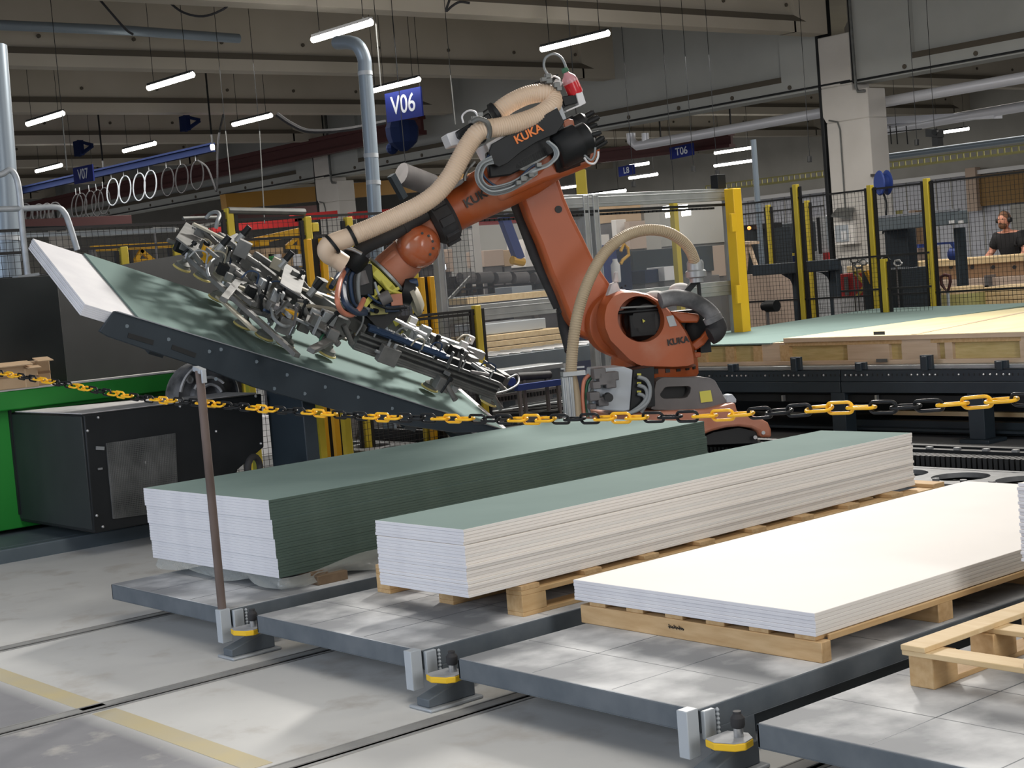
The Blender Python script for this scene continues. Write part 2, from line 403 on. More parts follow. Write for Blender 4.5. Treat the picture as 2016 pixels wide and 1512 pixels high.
# ------------------------------------------------------------------ lift platforms
def platform(y0, y1, label, x0=3.45, x1=6.95):
    t = thing('lift_platform', (x0, y0, 0), label, 'platform', 'steel lift platforms in a row')
    MB().box((x0+0.004, y0+0.004, 0.188), (x1, y1-0.004, 0.2)).build('deck', MT['platform_top'], t, bevel=0.003)
    for k in (1, 2): MB().box((x0+0.02, y0+(y1-y0)*k/3-0.002, 0.1995), (x1-0.1, y0+(y1-y0)*k/3+0.002, 0.2004)).build('deck_seam', MT['platform_edge'], t)
    for k in range(1, 7): MB().box((x0+0.33*k-0.002, y0+0.02, 0.1995), (x0+0.33*k+0.002, y1-0.02, 0.2004)).build('deck_seam', MT['platform_seam'], t)
    m = MB(); m.box((x0, y0, 0.125), (x0+0.012, y1, 0.198)); m.box((x0, y0, 0.125), (x1, y0+0.012, 0.198)); m.box((x0, y1-0.012, 0.125), (x1, y1, 0.198)); m.box((x1-0.012, y0, 0.125), (x1, y1, 0.198))
    m.box((x0, y0, 0.122), (x0+0.06, y1, 0.128)); m.box((x0, y0, 0.122), (x1, y0+0.06, 0.128))
    m.build('edge_frame', MT['platform_edge'], t, bevel=0.004)
    m = MB()
    m.bar((x0-0.022, y0+0.02, 0.055), (x0-0.022, y0+0.02, 0.205), 0.045, 0.052, up=(1, 0, 0)); m.bar((x0+0.035, y0-0.012, 0.105), (x0+0.035, y0-0.012, 0.195), 0.05, 0.018, up=(0, 1, 0))
    for k in range(6): m.sphere((x0+0.075, y0-0.014, 0.115+0.014*k), 0.008, 6, 4); m.sphere((x0-0.02, y0+0.046, 0.08+0.02*k), 0.007, 6, 4)
    m.build('corner_bracket', MT['cabinet_grey'], t, bevel=0.003)
    m = MB()
    m.box((x0+0.35, y0+0.08, 0.03), (x1-0.2, y0+0.16, 0.12)); m.box((x0+0.35, y1-0.16, 0.03), (x1-0.2, y1-0.08, 0.12))
    m.box((x0+0.9, y0+0.2, 0.0), (x1-0.3, y1-0.2, 0.1))
    m.build('scissor_base', MT['slate_dark'], t, bevel=0.004)
    m = MB(); m.box((x0+0.10, y0+0.0, 0.035), (x0+0.26, y0+0.05, 0.126)); m.build('guide_block', MT['platform_edge'], t, bevel=0.004)
    return t
platform(6.228, 7.40, 'grey lift platform under the tall stack of green-edged boards, beside the rusty post')
platform(4.807, 5.998, 'grey lift platform under the narrow stack of cream-edged boards')
platform(3.384, 4.58, 'dusty grey lift platform under the wide low stack of bright white boards')
platform(1.95, 3.144, 'grey lift platform at the bottom right, with the empty pallet on it')

def floor_stop(y, label, x=3.42):
    t = thing('floor_stop', (x, y, 0), label, 'floor bracket', 'floor stops between the lift platforms')
    MB().box((x-0.05, y-0.05, 0), (x+0.20, y+0.09, 0.014)).build('base_plate', MT['galv'], t, bevel=0.006)
    m = MB(); m.prism([(x-0.04, y-0.025, 0.014), (x+0.18, y-0.025, 0.014), (x+0.18, y-0.025, 0.088), (x+0.12, y-0.025, 0.088), (x-0.04, y-0.025, 0.045)], (0, 0.075, 0))
    m.build('wedge', MT['platform_edge'], t, bevel=0.004)
    m = MB(); pts = [(x-0.01, y+0.02, 0.118), (x-0.025, y-0.03, 0.118), (x+0.0, y-0.09, 0.118), (x+0.03, y-0.108, 0.118), (x+0.08, y-0.095, 0.118), (x+0.11, y-0.05, 0.118), (x+0.09, y+0.02, 0.118)]
    m.prism(pts, (0, 0, 0.010), 0); m.prism([(a, b, 0.104) for a, b, c in pts], (0, 0, 0.024), 1)
    m2 = MB(); m2.prism([(a, b, 0.106) for a, b, c in pts], (0, 0, 0.024)); m2.build('yellow_plate', MT['yellow'], t, bevel=0.004)
    m3 = MB(); m3.prism([(a*0.97+(x+0.04)*0.03, b*0.97+(y-0.04)*0.03, 0.130) for a, b, c in pts], (0, 0, 0.002)); m3.build('plate_top', MT['platform_top'], t)
    MB().cyl((x+0.065, y-0.05, 0.128), (x+0.065, y-0.05, 0.160), 0.015, n=16).build('pin', MT['steel'], t, bevel=0.002)
    MB().lathe((x+0.065, y-0.05, 0.160), (0, 0, 1), [(0.019, 0), (0.022, 0.008), (0.022, 0.030), (0.013, 0.042), (0.013, 0.05)], 16).build('pin_cap', MT['rubber'], t)
    return t
floor_stop(6.14, 'steel floor wedge with yellow plate beside the rusty post, farthest of the three')
floor_stop(4.71, 'steel floor wedge with yellow plate between the narrow-stack platform and the white-stack platform')
floor_stop(3.30, 'steel floor wedge with yellow plate at the bottom edge, nearest of the three')

# rusty post with welded holder at the top
t = thing('barrier_post', (3.435, 6.262, 0.2), 'thin rusty steel post standing in the corner bracket of the far platform', 'post')
MB().cyl((3.432, 6.258, 0.15), (3.432, 6.258, 1.27), 0.019, n=20).build('tube', MT['rust'], t)
m = MB(); m.bar((3.432, 6.225, 1.265), (3.432, 6.292, 1.28), 0.03, 0.022); m.bar((3.425, 6.21, 1.215), (3.425, 6.21, 1.275), 0.012, 0.022); m.build('chain_holder', MT['galv'], t, bevel=0.002)

# ------------------------------------------------------------------ pallets
def pallet(x0, y0, z0, L, W, H, nb, label, boards_dir='Y', blocks=None, wood='wood_pallet', ht=0.018):
    """deck boards across Y, stringer boards along X, blocks, bottom boards along X"""
    t = thing('pallet', (x0, y0, z0), label, 'pallet')
    zt = z0+H
    rx = random.Random(int(x0*100+y0*10))
    for i in range(nb):
        cx = x0 + (L-0.1)*i/(nb-1)
        MB().box((cx, y0, zt-ht), (cx+0.1-0.01*rx.random(), y0+W, zt-0.0005)).build('deck_board', MT['wood_pallet_y'], t, bevel=0.002, seg=1)
    for j in range(3):
        yy = y0 + (W-0.1)*j/2
        MB().box((x0, yy, zt-2*ht), (x0+L, yy+0.1, zt-ht)).build('stringer_board', MT['wood_pallet'], t, bevel=0.002, seg=1)
        MB().box((x0, yy, z0), (x0+L, yy+0.1, z0+ht*0.9)).build('bottom_board', MT['wood_pallet'], t, bevel=0.002, seg=1)
        nbk = max(2, int(round(L/0.62))+1)
        for i in range(nbk):
            cx = x0 + (L-0.13)*i/(nbk-1)
            MB().box((cx, yy, z0+ht*0.9), (cx+0.13, yy+0.1, zt-2*ht)).build('block', MT[wood], t, bevel=0.002, seg=1)
    return t
P0 = 0.2
# under stack 1: dark old wood, low
t = thing('pallet', (3.9, 6.3, P0), 'dark old pallet squeezed under the tall green-edged stack', 'pallet')
for i in range(6):
    MB().box((3.95+i*0.52, 6.33, 0.245), (4.05+i*0.52, 7.5, 0.266)).build('deck_board', MT['wood_dark'], t, bevel=0.002, seg=1)
for j in range(3):
    for i in range(4): MB().box((3.97+i*0.85, 6.30+0.52*j, P0), (4.14+i*0.85, 6.40+0.52*j, 0.245)).build('block', MT['wood_dark'], t, bevel=0.003, seg=1)
# under stack 2
pallet(4.03, 4.885, P0, 2.9, 1.02, 0.126, 9, 'raw pine pallet under the narrow cream-edged stack, sticking out on its left', ht=0.02)
# under stack 3: solid end board
t = thing('pallet', (4.09, 3.42, P0), 'raw pine pallet with a solid end plank under the wide white stack', 'pallet')
MB().box((4.085, 3.405, P0), (4.135, 4.60, 0.272)).build('end_plank', MT['wood_pallet_y'], t, bevel=0.003, seg=1)
m = MB(); m.box((4.0835, 4.04, 0.240), (4.0855, 4.12, 0.243))
for k in range(9): m.bar((4.0835, 4.043+0.0086*k, 0.236+0.002*(k % 2)), (4.0835, 4.047+0.0086*k, 0.246+0.003*(k % 3)), 0.003, 0.002)
m.build('burnt_stamp', MT['letter_black'], t)
for k in range(6): MB().box((4.09, 3.42+0.205*k+0.015, 0.272), (6.7, 3.42+0.205*k+0.105, 0.2895)).build('deck_board', MT['wood_pallet'], t, bevel=0.002, seg=1)
for x in (4.75, 5.45, 6.1, 6.62): MB().box((x, 3.41, P0), (x+0.09, 4.58, 0.272)).build('stringer_board', MT['wood_pallet_y'], t, bevel=0.002, seg=1)
MB().box((4.135, 3.408, 0.268), (6.7, 3.42, 0.289)).build('edge_board', MT['wood_pallet'], t, bevel=0.002, seg=1)

# ------------------------------------------------------------------ stacks of plasterboard
def slab(bx, by, z0, th, L, W, yaw, mats, dx=0, dy=0):
    """mats: top/bottom, long edge (Y faces), end (X faces)"""
    me_key = (round(L, 3), round(W, 3), round(th, 4), tuple(mats))
    if me_key not in slab.cache:
        me = bpy.data.meshes.new('plasterboard'); e = 0.0015
        vs = []; fs = []; mi = []
        ring = lambda z, i: [(i, i, z), (L-i, i, z), (L-i, W-i, z), (i, W-i, z)]
        vs = ring(0, e)+ring(e, 0)+ring(th-e, 0)+ring(th, e)
        fs = [(3, 2, 1, 0), (12, 13, 14, 15)]; mi = [0, 0]
        for k in range(3):
            for j in range(4):
                a, b = 4*k+j, 4*k+(j+1) % 4
                fs.append((a, b, b+4, a+4)); mi.append(1 if j % 2 == 0 else 2)
        me.from_pydata(vs, [], fs)
        for q in mats: me.materials.append(MT[q])
        me.polygons.foreach_set('material_index', mi); slab.cache[me_key] = me
    o = bpy.data.objects.new('plasterboard', slab.cache[me_key]); col.objects.link(o)
    c, s = math.cos(yaw), math.sin(yaw)
    o.location = (bx+dx*c-dy*s, by+dx*s+dy*c, z0); o.rotation_euler = (0, 0, yaw)
    return o
slab.cache = {}
rs = random.Random(3)
ORD = ['topmost', 'second from the top', 'third from the top', 'fourth from the top', 'fifth from the top', 'sixth from the top', 'seventh from the top', 'eighth from the top', 'ninth from the top', 'tenth from the top', 'eleventh from the top', 'twelfth from the top', 'thirteenth from the top', 'fourteenth from the top', 'fifteenth from the top', 'sixteenth from the top', 'seventeenth from the top', 'eighteenth from the top', 'nineteenth from the top', 'twentieth from the top', 'eighth from the bottom', 'seventh from the bottom', 'sixth from the bottom', 'fifth from the bottom', 'fourth from the bottom', 'third from the bottom', 'second from the bottom', 'bottom one']
def nth(k): return ORD[k]
def hang(o, p, z=6.78, r=0.005):
    MB().cyl(p, (p[0], p[1], z), r, n=4).build('hanger', MT['black_metal'], o)
# stack 1
n = 28; th = 0.366/n; yaw = math.radians(1.1)
for i in range(n):
    g = i//7
    dx = (0.009, 0.006, 0.003, 0.0)[g]+rs.uniform(-.0004, .0004); dy = (0.0, 0.004, 0.008, 0.016)[g]+rs.uniform(-.001, .001)
    if i < 7: dx -= 0.0
    o = slab(3.775, 6.335, 0.267+i*th, th*(0.95 if i in (6, 13, 20) else 0.988), 3.0, 1.2, yaw, ('board_green', 'edge_green', 'gypsum'), dx, dy)
    top = i == n-1
    tag(o, 'green-faced plasterboard, topmost of the tall green-edged stack' if top else 'green plasterboard with white cut end, %s in the tall green-edged stack' % nth(n-1-i), 'plasterboard', 'boards of the tall green-edged stack')
# stack 2
n = 21; th = 0.273/n; yaw = math.radians(1.05)
offs = [0, 0.002, 0.006, -0.002, 0.003, 0.012, 0.008, 0.004, 0.010, 0.0, 0.004, 0.002, 0.006, 0.003, 0.004, 0.002, 0.018, 0.004, 0.002, 0.003, 0.0]
for i in range(n):
    o = slab(3.772, 4.897, 0.327+i*th, th*(0.93 if i in (3, 8, 15) else 0.975), 3.0, 0.585, yaw, ('board_green' if i == n-1 else 'gypsum_cream', 'gypsum_cream' if i % 4 else 'gypsum_grey', 'gypsum'), 0.4*offs[i], offs[i]+rs.uniform(-.002, .002))
    top = i == n-1
    tag(o, 'narrow green-faced plasterboard, topmost of the cream-edged stack' if top else 'narrow cream-edged plasterboard, %s in the middle stack' % nth(n-1-i), 'plasterboard', 'boards of the narrow middle stack')
# stack 3
n = 6; th = 0.0805/n
for i in range(n):
    o = slab(4.082, 3.423, 0.2895+i*th, th*0.97, 2.65, 1.2, 0.0, ('paper_white', 'gypsum_grey', 'gypsum'), rs.uniform(-.001, .001), rs.uniform(-.001, .001))
    tag(o, 'bright white plasterboard, topmost of the wide low stack' if i == n-1 else 'white plasterboard, %s in the wide low stack' % nth(n-1-i), 'plasterboard', 'boards of the wide low stack')
# stack at the right border
c = at(2007, 1042, Y=3.1)
n = 22; th = 0.0125
for i in range(n):
    z = at(2007, 950, Y=3.1).z - (n-i)*th
    o = slab(c.x+0.006*(i % 2)+rs.uniform(-.003, .003), 2.0, z, th*0.93, 1.4, 1.1, 0.0, ('paper_white', 'gypsum_grey', 'gypsum'))
    tag(o, 'white plasterboard, %s in the ragged stack at the right edge' % nth(n-1-i), 'plasterboard', 'boards of the ragged stack at the right edge')
zb = at(2007, 950, Y=3.1).z-n*th
t = thing('pallet', (c.x, 2.0, P0), 'pallet under the ragged stack at the right edge', 'pallet')
for k in range(5): MB().box((c.x+0.05+0.3*k, 2.0, zb-0.02), (c.x+0.15+0.3*k, 3.08, zb-0.0005)).build('deck_board', MT['wood_pallet_y'], t)
for k in range(3):
    for j in range(3): MB().box((c.x+0.05+0.55*k, 2.0+0.48*j, P0), (c.x+0.17+0.55*k, 2.1+0.48*j, zb-0.02)).build('block', MT['wood_pallet'], t)

# plastic film hanging round the foot of stack 1
m = MB(); rows = 7; pathp = [(3.81, 7.545)]; 
cs, sn = math.cos(math.radians(1.1)), math.sin(math.radians(1.1))
base = []
for k in range(31): base.append((3.80-0.0, 7.54-1.205*k/30, -1, 0))
for k in range(1, 61): base.append((3.80+2.9*k/60, 6.334+2.9*k/60*sn, 0, -1))
vs = []; fs = []
for i, (x, y, nx, ny) in enumerate(base):
    for j in range(rows):
        q = j/(rows-1); z = 0.262 + 0.045*(0.5+0.5*math.sin(i*0.35)) * (q) - 0.055*(1-q)*(0.4+0.6*abs(math.sin(i*0.23+1)))
        off = 0.006+0.028*(1-q)**1.5*(0.5+0.5*math.sin(i*0.8+j))*(-0.6 if 0.5 < 0 else 1)-0.0
        vs.append((x+nx*off, y+ny*off, max(z, 0.212)))
for i in range(len(base)-1):
    for j in range(rows-1): a = i*rows+j; fs.append((a, a+1, a+rows+1, a+rows))
m.add(vs, fs); tag(m.build('plastic_film', MT['film'], smooth=80), 'torn clear plastic film around the foot of the tall green-edged stack', 'plastic film')

# ------------------------------------------------------------------ empty pallet at the right
A0 = at(1789, 1350, Z=P0)
t = thing('pallet', tuple(A0), 'empty open pine pallet at the right edge on the nearest platform', 'pallet')
x0, y0 = A0.x, A0.y-0.02; zt = at(1767, 1268, X=x0-0.03).z
y1 = y0-1.0
for k, (yy) in enumerate((y0-0.07, y0-0.50, y0-0.93)):
    MB().box((x0-0.03, yy-0.0, zt-0.017), (x0+0.77, yy+0.09, zt)).build('deck_board', MT['wood_light'], t, bevel=0.002, seg=1)
for xx in (x0-0.025, x0+0.34, x0+0.67):
    MB().box((xx, y0-0.93, zt-0.034), (xx+0.09, y0+0.02, zt-0.017)).build('stringer_board', MT['wood_light'], t, bevel=0.002, seg=1)
for xx in (x0, x0+0.33, x0+0.63):
    for yy in (y0-0.075, y0-0.5, y0-0.93): MB().box((xx, yy, P0+0.017 if xx > x0 else P0), (xx+0.13, yy+0.09, zt-0.034)).build('block', MT['wood_pallet'], t, bevel=0.003, seg=1)
for yy in (y0-0.07, y0-0.5, y0-0.93): MB().box((x0+0.13, yy, P0), (x0+0.77, yy+0.09, P0+0.017)).build('bottom_board', MT['wood_pallet'], t, bevel=0.002, seg=1)

# ------------------------------------------------------------------ chain along the platform fronts
CH = [(2080, 781), (1985, 785), (1926, 792), (1780, 801), (1648, 803), (1530, 811), (1412, 818), (1310, 821), (1210, 823), (1120, 825), (1030, 826), (950, 825), (875, 824), (800, 823), (735, 821), (660, 816), (595, 811), (495, 803), (393, 793), (298, 786), (213, 773), (131, 757), (58, 744), (0, 735), (-60, 728)]
cpts = [at(px, py, X=3.475) for px, py in CH]
cpts = [Vector((3.475, 0.9, 1.50)), Vector((3.475, 1.6, 1.38))]+cpts
cpts = smoothpath(cpts, 8)
# resample to even steps
step = 0.0728; acc = 0; nodes = [cpts[0]]; need = step
for i in range(len(cpts)-1):
    a, b = cpts[i], cpts[i+1]; L = (b-a).length; pos = 0
    while L-pos >= need: pos += need; nodes.append(a.lerp(b, pos/L)); need = step
    need -= (L-pos)
chain = thing('plastic_chain', tuple(nodes[0]), 'yellow and black plastic chain strung along the fronts of the platforms', 'chain')
def link_mesh(m):
    mb = MB(); hl, hw, r = 0.0440, 0.0150, 0.0048; pts = []
    for k in range(9): a = -PI/2+PI*k/8; pts.append((hl-hw+hw*math.cos(a), hw*math.sin(a), 0))
    for k in range(9): a = PI/2+PI*k/8; pts.append((-hl+hw+hw*math.cos(a), hw*math.sin(a), 0))
    mb.tube(pts, r, 8, closed=True)
    o = mb.build('link', m, smooth=80); me = o.data; bpy.data.objects.remove(o); return me
LM = (link_mesh(MT['chain_yellow']), link_mesh(MT['chain_black']))
# find the phase: a yellow trio is centred at pixel 1926
ty = at(1926, 792, X=3.475).y
idx0 = min(range(len(nodes)-1), key=lambda i: abs((nodes[i].y+nodes[i+1].y)/2-ty))
inv = chain.matrix_world.inverted()
for i in range(len(nodes)-1):
    a, b = nodes[i], nodes[i+1]; ph = (i-idx0+1) % 6; yel = ph < 3
    d = (b-a).normalized(); up0 = Vector((1, 0, 0.0)); tw = math.radians(12+random.uniform(-12, 12)+(90 if i % 2 else 0))
    s1 = d.cross(up0).normalized(); s2 = s1.cross(d)
    y = s1*math.cos(tw)+s2*math.sin(tw); z = d.cross(y)
    o = bpy.data.objects.new('link', LM[0 if yel else 1]); col.objects.link(o); o.parent = chain
    W = Matrix((d, y, z)).transposed().to_4x4(); W.translation = (a+b)/2
    o.matrix_local = inv @ W
    o['label'] = 'yellow chain link' if yel else 'black chain link'

# ------------------------------------------------------------------ hall shell
XG = 24.6                       # line of columns and girders
def beam(y, x0, x1, name='ceiling_beam'):
    m = MB(); zb = 5.58
    m.prism([(x0, y, zb), (x0, y, zb+0.20), (x0, y+0.09, zb+0.32), (x0, y+0.09, zb+1.2), (x0, y+0.29, zb+1.2), (x0, y+0.29, zb+0.32), (x0, y+0.38, zb+0.20), (x0, y+0.38, zb)], (x1-0.9-x0, 0, 0), 0)
    m.box((x1-0.95, y, zb), (x1, y+0.38, zb+1.2), 0)
    m.box((x0, y-0.004, zb+0.20), (x1-0.95, y+0.1, zb+0.305), 1)  # dark strip with the shade of the flange recess put into its colour
    m.prism([(x1-0.951, y-0.004, zb+0.20), (x1-0.6, y-0.004, zb+0.20), (x1-0.951, y-0.004, zb+0.305)], (0, 0.01, 0), 1)
    for k in range(int((x1-x0)/1.7)):
        m.cyl((x0+0.8+1.7*k, y+0.06, zb+0.5), (x0+0.8+1.7*k, y+0.087, zb+0.5), 0.035, n=8, mi=1)
    return tag(m.build(name, [MT['concrete_beam'], MT['concrete_groove']]), kind='structure')
BY = [19.05, 24.8, 30.5, 36.2, 41.9, 47.6, 53.3]
for y in BY: beam(y, 2.0, XG-0.35)
for y in [7.6, 13.3]+BY: beam(y, XG+0.65, 46)
tag(MB().box((-6, -12, 6.78), (60, 80, 6.95)).build('ceiling', MT['roof']), kind='structure')
# roof ribs between the beams
# girders along Y between columns
CY0 = 18.46
CY = [CY0-17.7, CY0, CY0+17.7, CY0+35.4]
for i, cy in enumerate(CY[:-1]):
    y0, y1 = cy+1.17, CY[i+1]+0.30
    m = MB(); zb = 4.62
    m.box((XG, y0, zb), (XG+0.5, y1, zb+0.26), 0); m.box((XG+0.10, y0+0.9, zb+0.26), (XG+0.40, y1-1.3, zb+2.16), 0)
    m.box((XG, y0, zb+0.26), (XG+0.5, y0+0.9, zb+2.16), 0); m.box((XG, y1-1.3, zb+0.26), (XG+0.5, y1, zb+2.16), 0)
    m.box((XG+0.001, y0+0.9, zb+0.26), (XG+0.099, y1-1.3, zb+0.37), 1)
    for k in range(11): m.cyl((XG-0.02, y0+0.7+k*1.5, zb+0.14), (XG+0.02, y0+0.7+k*1.5, zb+0.14), 0.045, n=8, mi=1)
    tag(m.build('ceiling_girder', [MT['concrete_girder'], MT['concrete_groove']]), kind='structure')
    tag(MB().cyl((XG-0.05, y0-0.8, zb+0.06), (XG-0.05, y1+0.3, zb+0.04), 0.02, n=6).build('ceiling_conduit', MT['black_metal']), kind='structure')
for cy in CY:
    m = MB()
    m.box((XG-0.05, cy, 0), (XG+0.5, cy+1.0, 3.95), 0)
    m.prism([(XG-0.05, cy, 3.95), (XG-0.05, cy+1.0, 3.95), (XG-0.05, cy+1.08, 4.08), (XG-0.05, cy+1.08, 4.62), (XG-0.05, cy+0.35, 4.62), (XG-0.05, cy+0.35, 4.5), (XG-0.05, cy, 4.5)], (0.55, 0, 0), 0)
    m.box((XG-0.05, cy+0.35, 4.62), (XG+0.5, cy+1.08, 5.58), 0)
    m.box((XG-0.02, cy+1.08, 0), (XG+0.4, cy+1.17, 6.6), 1)
    m.box((XG-0.03, cy+0.31, 4.62), (XG+0.4, cy+0.349, 6.6), 1)
    tag(m.build('hall_column', [MT['concrete_column'], MT['black_metal']], bevel=0.02), kind='structure')
    m = MB(); m.tube([(XG-0.09, cy+0.24, 6.5), (XG-0.09, cy+0.22, 4.55), (XG-0.09, cy+0.18, 4.45), (XG-0.09, cy+0.02, 4.44)], 0.03, 6)
    m.tube([(XG-0.07, cy+0.92, 4.0), (XG-0.07, cy+0.72, 3.95), (XG-0.07, cy+0.67, 3.8), (XG-0.07, cy+0.67, 2.2)], 0.016, 6)
    tag(m.build('wall_conduit', MT['alu_dark']), kind='structure')
# far walls
WX = 46.0
m = MB(); m.box((WX, -12, 0), (WX+0.2, 80, 3.65), 0); m.box((WX, -12, 3.65), (WX+0.25, 80, 7), 1)
for k in range(130): m.box((WX-0.02, -10+0.6*k, 0), (WX, -9.96+0.6*k, 3.65), 1)
tag(m.build('wall_far', [MT['wall_panel'], MT['wall_grey']]), kind='structure')
m = MB(); m.box((-6, 64, 0), (60, 64.3, 3.2), 0); m.box((-6, 64, 3.2), (60, 64.4, 7), 1)
for k in range(80): m.box((-4+0.5*k, 63.98, 0), (-3.97+0.5*k, 64, 3.2), 1)
tag(m.build('wall_left', [MT['wall_panel'], MT['wall_grey']]), kind='structure')

# ------------------------------------------------------------------ tube lamps hanging in rows
def lamp(px0, py0, px1, py1, z, label, group='tube lamps in view', r=0.048, wires=True):
    a = at(px0, py0, Z=z); b = at(px1, py1, Z=z); x = (a.x+b.x)/2; a.x = b.x = x
    t = thing('tube_lamp', tuple((a+b)/2), label, 'lamp', group)
    MB().cyl(a, b, r, n=10).build('tube', MT['tube_on'], t)
    m = MB(); m.bar(a+Vector((0, 0, 0.05)), b+Vector((0, 0, 0.05)), 0.07, 0.04); m.build('housing', MT['black_metal'], t)
    if wires:
        for p in (a.lerp(b, 0.12), a.lerp(b, 0.88)): MB().cyl(p+Vector((0, 0, 0.05)), (p.x, p.y, 6.78), 0.005, n=4).build('hanging_wire', MT['black_metal'], t)
    return t
ZL = 5.1
lamp(612, 78, 735, 44, ZL, 'glowing tube lamp at the top of the picture above the bent duct')
lamp(1068, 97, 1196, 65, ZL, 'glowing tube lamp above the red bottle, rightmost of the near rows')
lamp(290, 173, 382, 147, ZL, 'glowing tube lamp in the upper left, second of its row')
lamp(52, 244, 126, 223, ZL, 'glowing tube lamp near the left edge, beside the grey duct')
lamp(457, 245, 536, 227, ZL, 'glowing tube lamp above the concrete girder left of the blue sign')
lamp(242, 297, 307, 282, ZL, 'glowing tube lamp above the V07 sign, right of it')
lamp(70, 337, 122, 325, ZL, 'glowing tube lamp just left of the V07 sign, lowest on the left')
lamp(732, 180, 820, 156, ZL, 'glowing tube lamp directly over the V06 sign')
lamp(1414, 301, 1476, 290, 4.6, 'glowing tube lamp right of the T06 sign, upper of the pair')
lamp(1419, 326, 1470, 316, 4.4, 'glowing tube lamp right of the T06 sign, lower of the pair')
lamp(1838, 263, 1905, 253, 4.6, 'thin glowing tube lamp in the right background')
lamp(1246, 326, 1272, 321, 4.4, 'small glowing tube lamp beside the L8 sign')
lamp(1102, 372, 1125, 366, 4.4, 'small glowing tube lamp above the plexiglass wall')
lamp(1110, 392, 1135, 386, 3.6, 'short glowing tube lamp left of the yellow hanging post')
lamp(1152, 388, 1200, 376, 3.6, 'glowing tube lamp just right of the yellow hanging post')
lamp(1250, 350, 1283, 343, 4.2, 'faint tube lamp below the L8 sign')

# ------------------------------------------------------------------ hanging signs
def sign(s, c0, c1, h, X, label):
    a = at(*c0, X=X); b = at(*c1, X=X)           # top corners, left and right in the picture
    t = thing('hanging_sign', tuple((a+b)/2), label, 'sign', 'blue bay signs')
    hh = h; d = (b-a); d.z *= 1
    m = MB(); m.prism([a, b, b-Vector((0, 0, hh)), a-Vector((0, 0, hh))], (0.03, 0, 0)); m.build('board', MT['blue_sign'], t)
    c = (a+b)/2-Vector((0.004, 0, hh/2))
    text('lettering', s, c, (b-a), (0, 0, 1), hh*0.62, MT['letter_white'], t, 0.003, bold=0.006*hh)
    for p in (a, b): MB().cyl(p, (p.x, p.y, 6.78), 0.005, n=4).build('hanging_wire', MT['black_metal'], t)
    return t
sign('V06', (757, 185), (827, 170), 0.52, 17.3, 'large blue sign reading V06 under a tube lamp')
sign('V07', (143, 331), (181, 323), 0.36, 15.6, 'dim blue sign reading V07 beside the hanging cable loops')
sign('T06', (1318, 291), (1364, 281), 0.27, 26.5, 'bright blue sign reading T06 below the silver pipe')
sign('L8', (1217, 329), (1248, 323), 0.27, 31.0, 'small blue sign reading L8')

# black bag-like dust sock under V06
m = MB()
c = at(792, 262, X=18.2)
prof = [(0.30, 0.22), (0.34, 0.10), (0.33, -0.05), (0.30, -0.18), (0.20, -0.27), (0.08, -0.34)]
m.lathe(c, (0, 0, 1), [(r*0.9*(1+0.05*math.sin(i)), h) for i, (r, h) in enumerate(prof)][::-1], 10)
c2 = at(772, 292, X=18.2); m.sphere(c2, 0.12, 8, 6)
o = m.build('speaker_cluster', MT['blue_dark'], smooth=20); hang(o, c+Vector((0, 0, .2)))
tag(o, 'dark navy speaker cluster hanging behind the V06 sign', 'speaker')

# ------------------------------------------------------------------ ducts, pipes, crane rails
def pipe(name, pts, r, m, label, cat, n=16, joints=(), jm='galv', group=None, smooth=6):
    t = thing(name, tuple(pts[0]), label, cat, group)
    P = smoothpath(pts, smooth) if smooth > 1 else pts
    MB().tube(P, r, n).build('pipe', MT[m], t, smooth=60)
    for p, q in joints:
        d = (Vector(q)-Vector(p)).normalized()*0.02; MB().cyl(Vector(p)-d, Vector(p)+d, r*1.08, n=n).build('collar', MT[jm], t)
    return t
D = 15.0
pp = [at(664, 84, D=D+0.3), at(690, 84, D=D+0.1), at(706, 92, D=D), at(717, 116, D=D), at(719, 145, D=D), at(729, 280, D=D), at(738, 420, D=D), at(750, 640, D=D)]; pp.append(Vector((pp[-1].x, pp[-1].y, 0)))
pipe('air_duct', pp, 0.066, 'duct_blue', 'tall grey duct bent over at the top, running down behind the robot hose', 'duct', joints=[(pp[4], pp[5]), (at(730.5, 307, D=D), pp[6]), (at(735, 360, D=D), pp[6])], smooth=4)
D = 12.5
pp = [at(-16, 90, D=D), at(2, 320, D=D), at(18, 640, D=D)]; pp.append(Vector((pp[-1].x, pp[-1].y, 0)))
pipe('air_duct', pp, 0.115, 'duct_blue', 'wide pale grey duct at the left edge', 'duct', smooth=1, joints=[(at(9, 470, D=D), pp[2])])
# long silver pipe under the girder on the right
XP = 25.6
a, b, c_ = at(1258, 284, X=XP), at(1619, 222, X=XP), at(2100, 138, X=XP)
pp = [at(1242, 262, X=XP), at(1243, 278, X=XP), at(1254, 287, X=XP), at(1290, 281, X=XP), b, c_]
t = pipe('silver_pipe', pp, 0.105, 'duct_silver', 'long silver pipe running below the girder to the right edge', 'pipe', smooth=1)
MB().cyl(at(1271, 284, X=XP), at(1270, 262, X=XP), 0.08, n=12).build('stub_pipe', MT['duct_silver'], t)
XP2 = 27.5
pipe('silver_pipe', [at(1715, 262, X=XP2), at(1860, 236, X=XP2), at(2100, 195, X=XP2)], 0.10, 'duct_silver', 'second silver pipe lower in the right background', 'pipe', smooth=1)
m = MB(); m.bar(at(1740, 238, D=33), at(1965, 226, D=31), 0.3, 0.14)
tag(m.build('silver_duct', MT['duct_silver']), 'flat bright silver duct behind the right column', 'duct')
pipe('silver_pipe', [at(-80, 46, Y=23.5), at(250, 60, Y=23.5), at(470, 76, Y=23.5)], 0.08, 'duct_blue', 'thin grey pipe under the roof at the upper left', 'pipe', smooth=1)
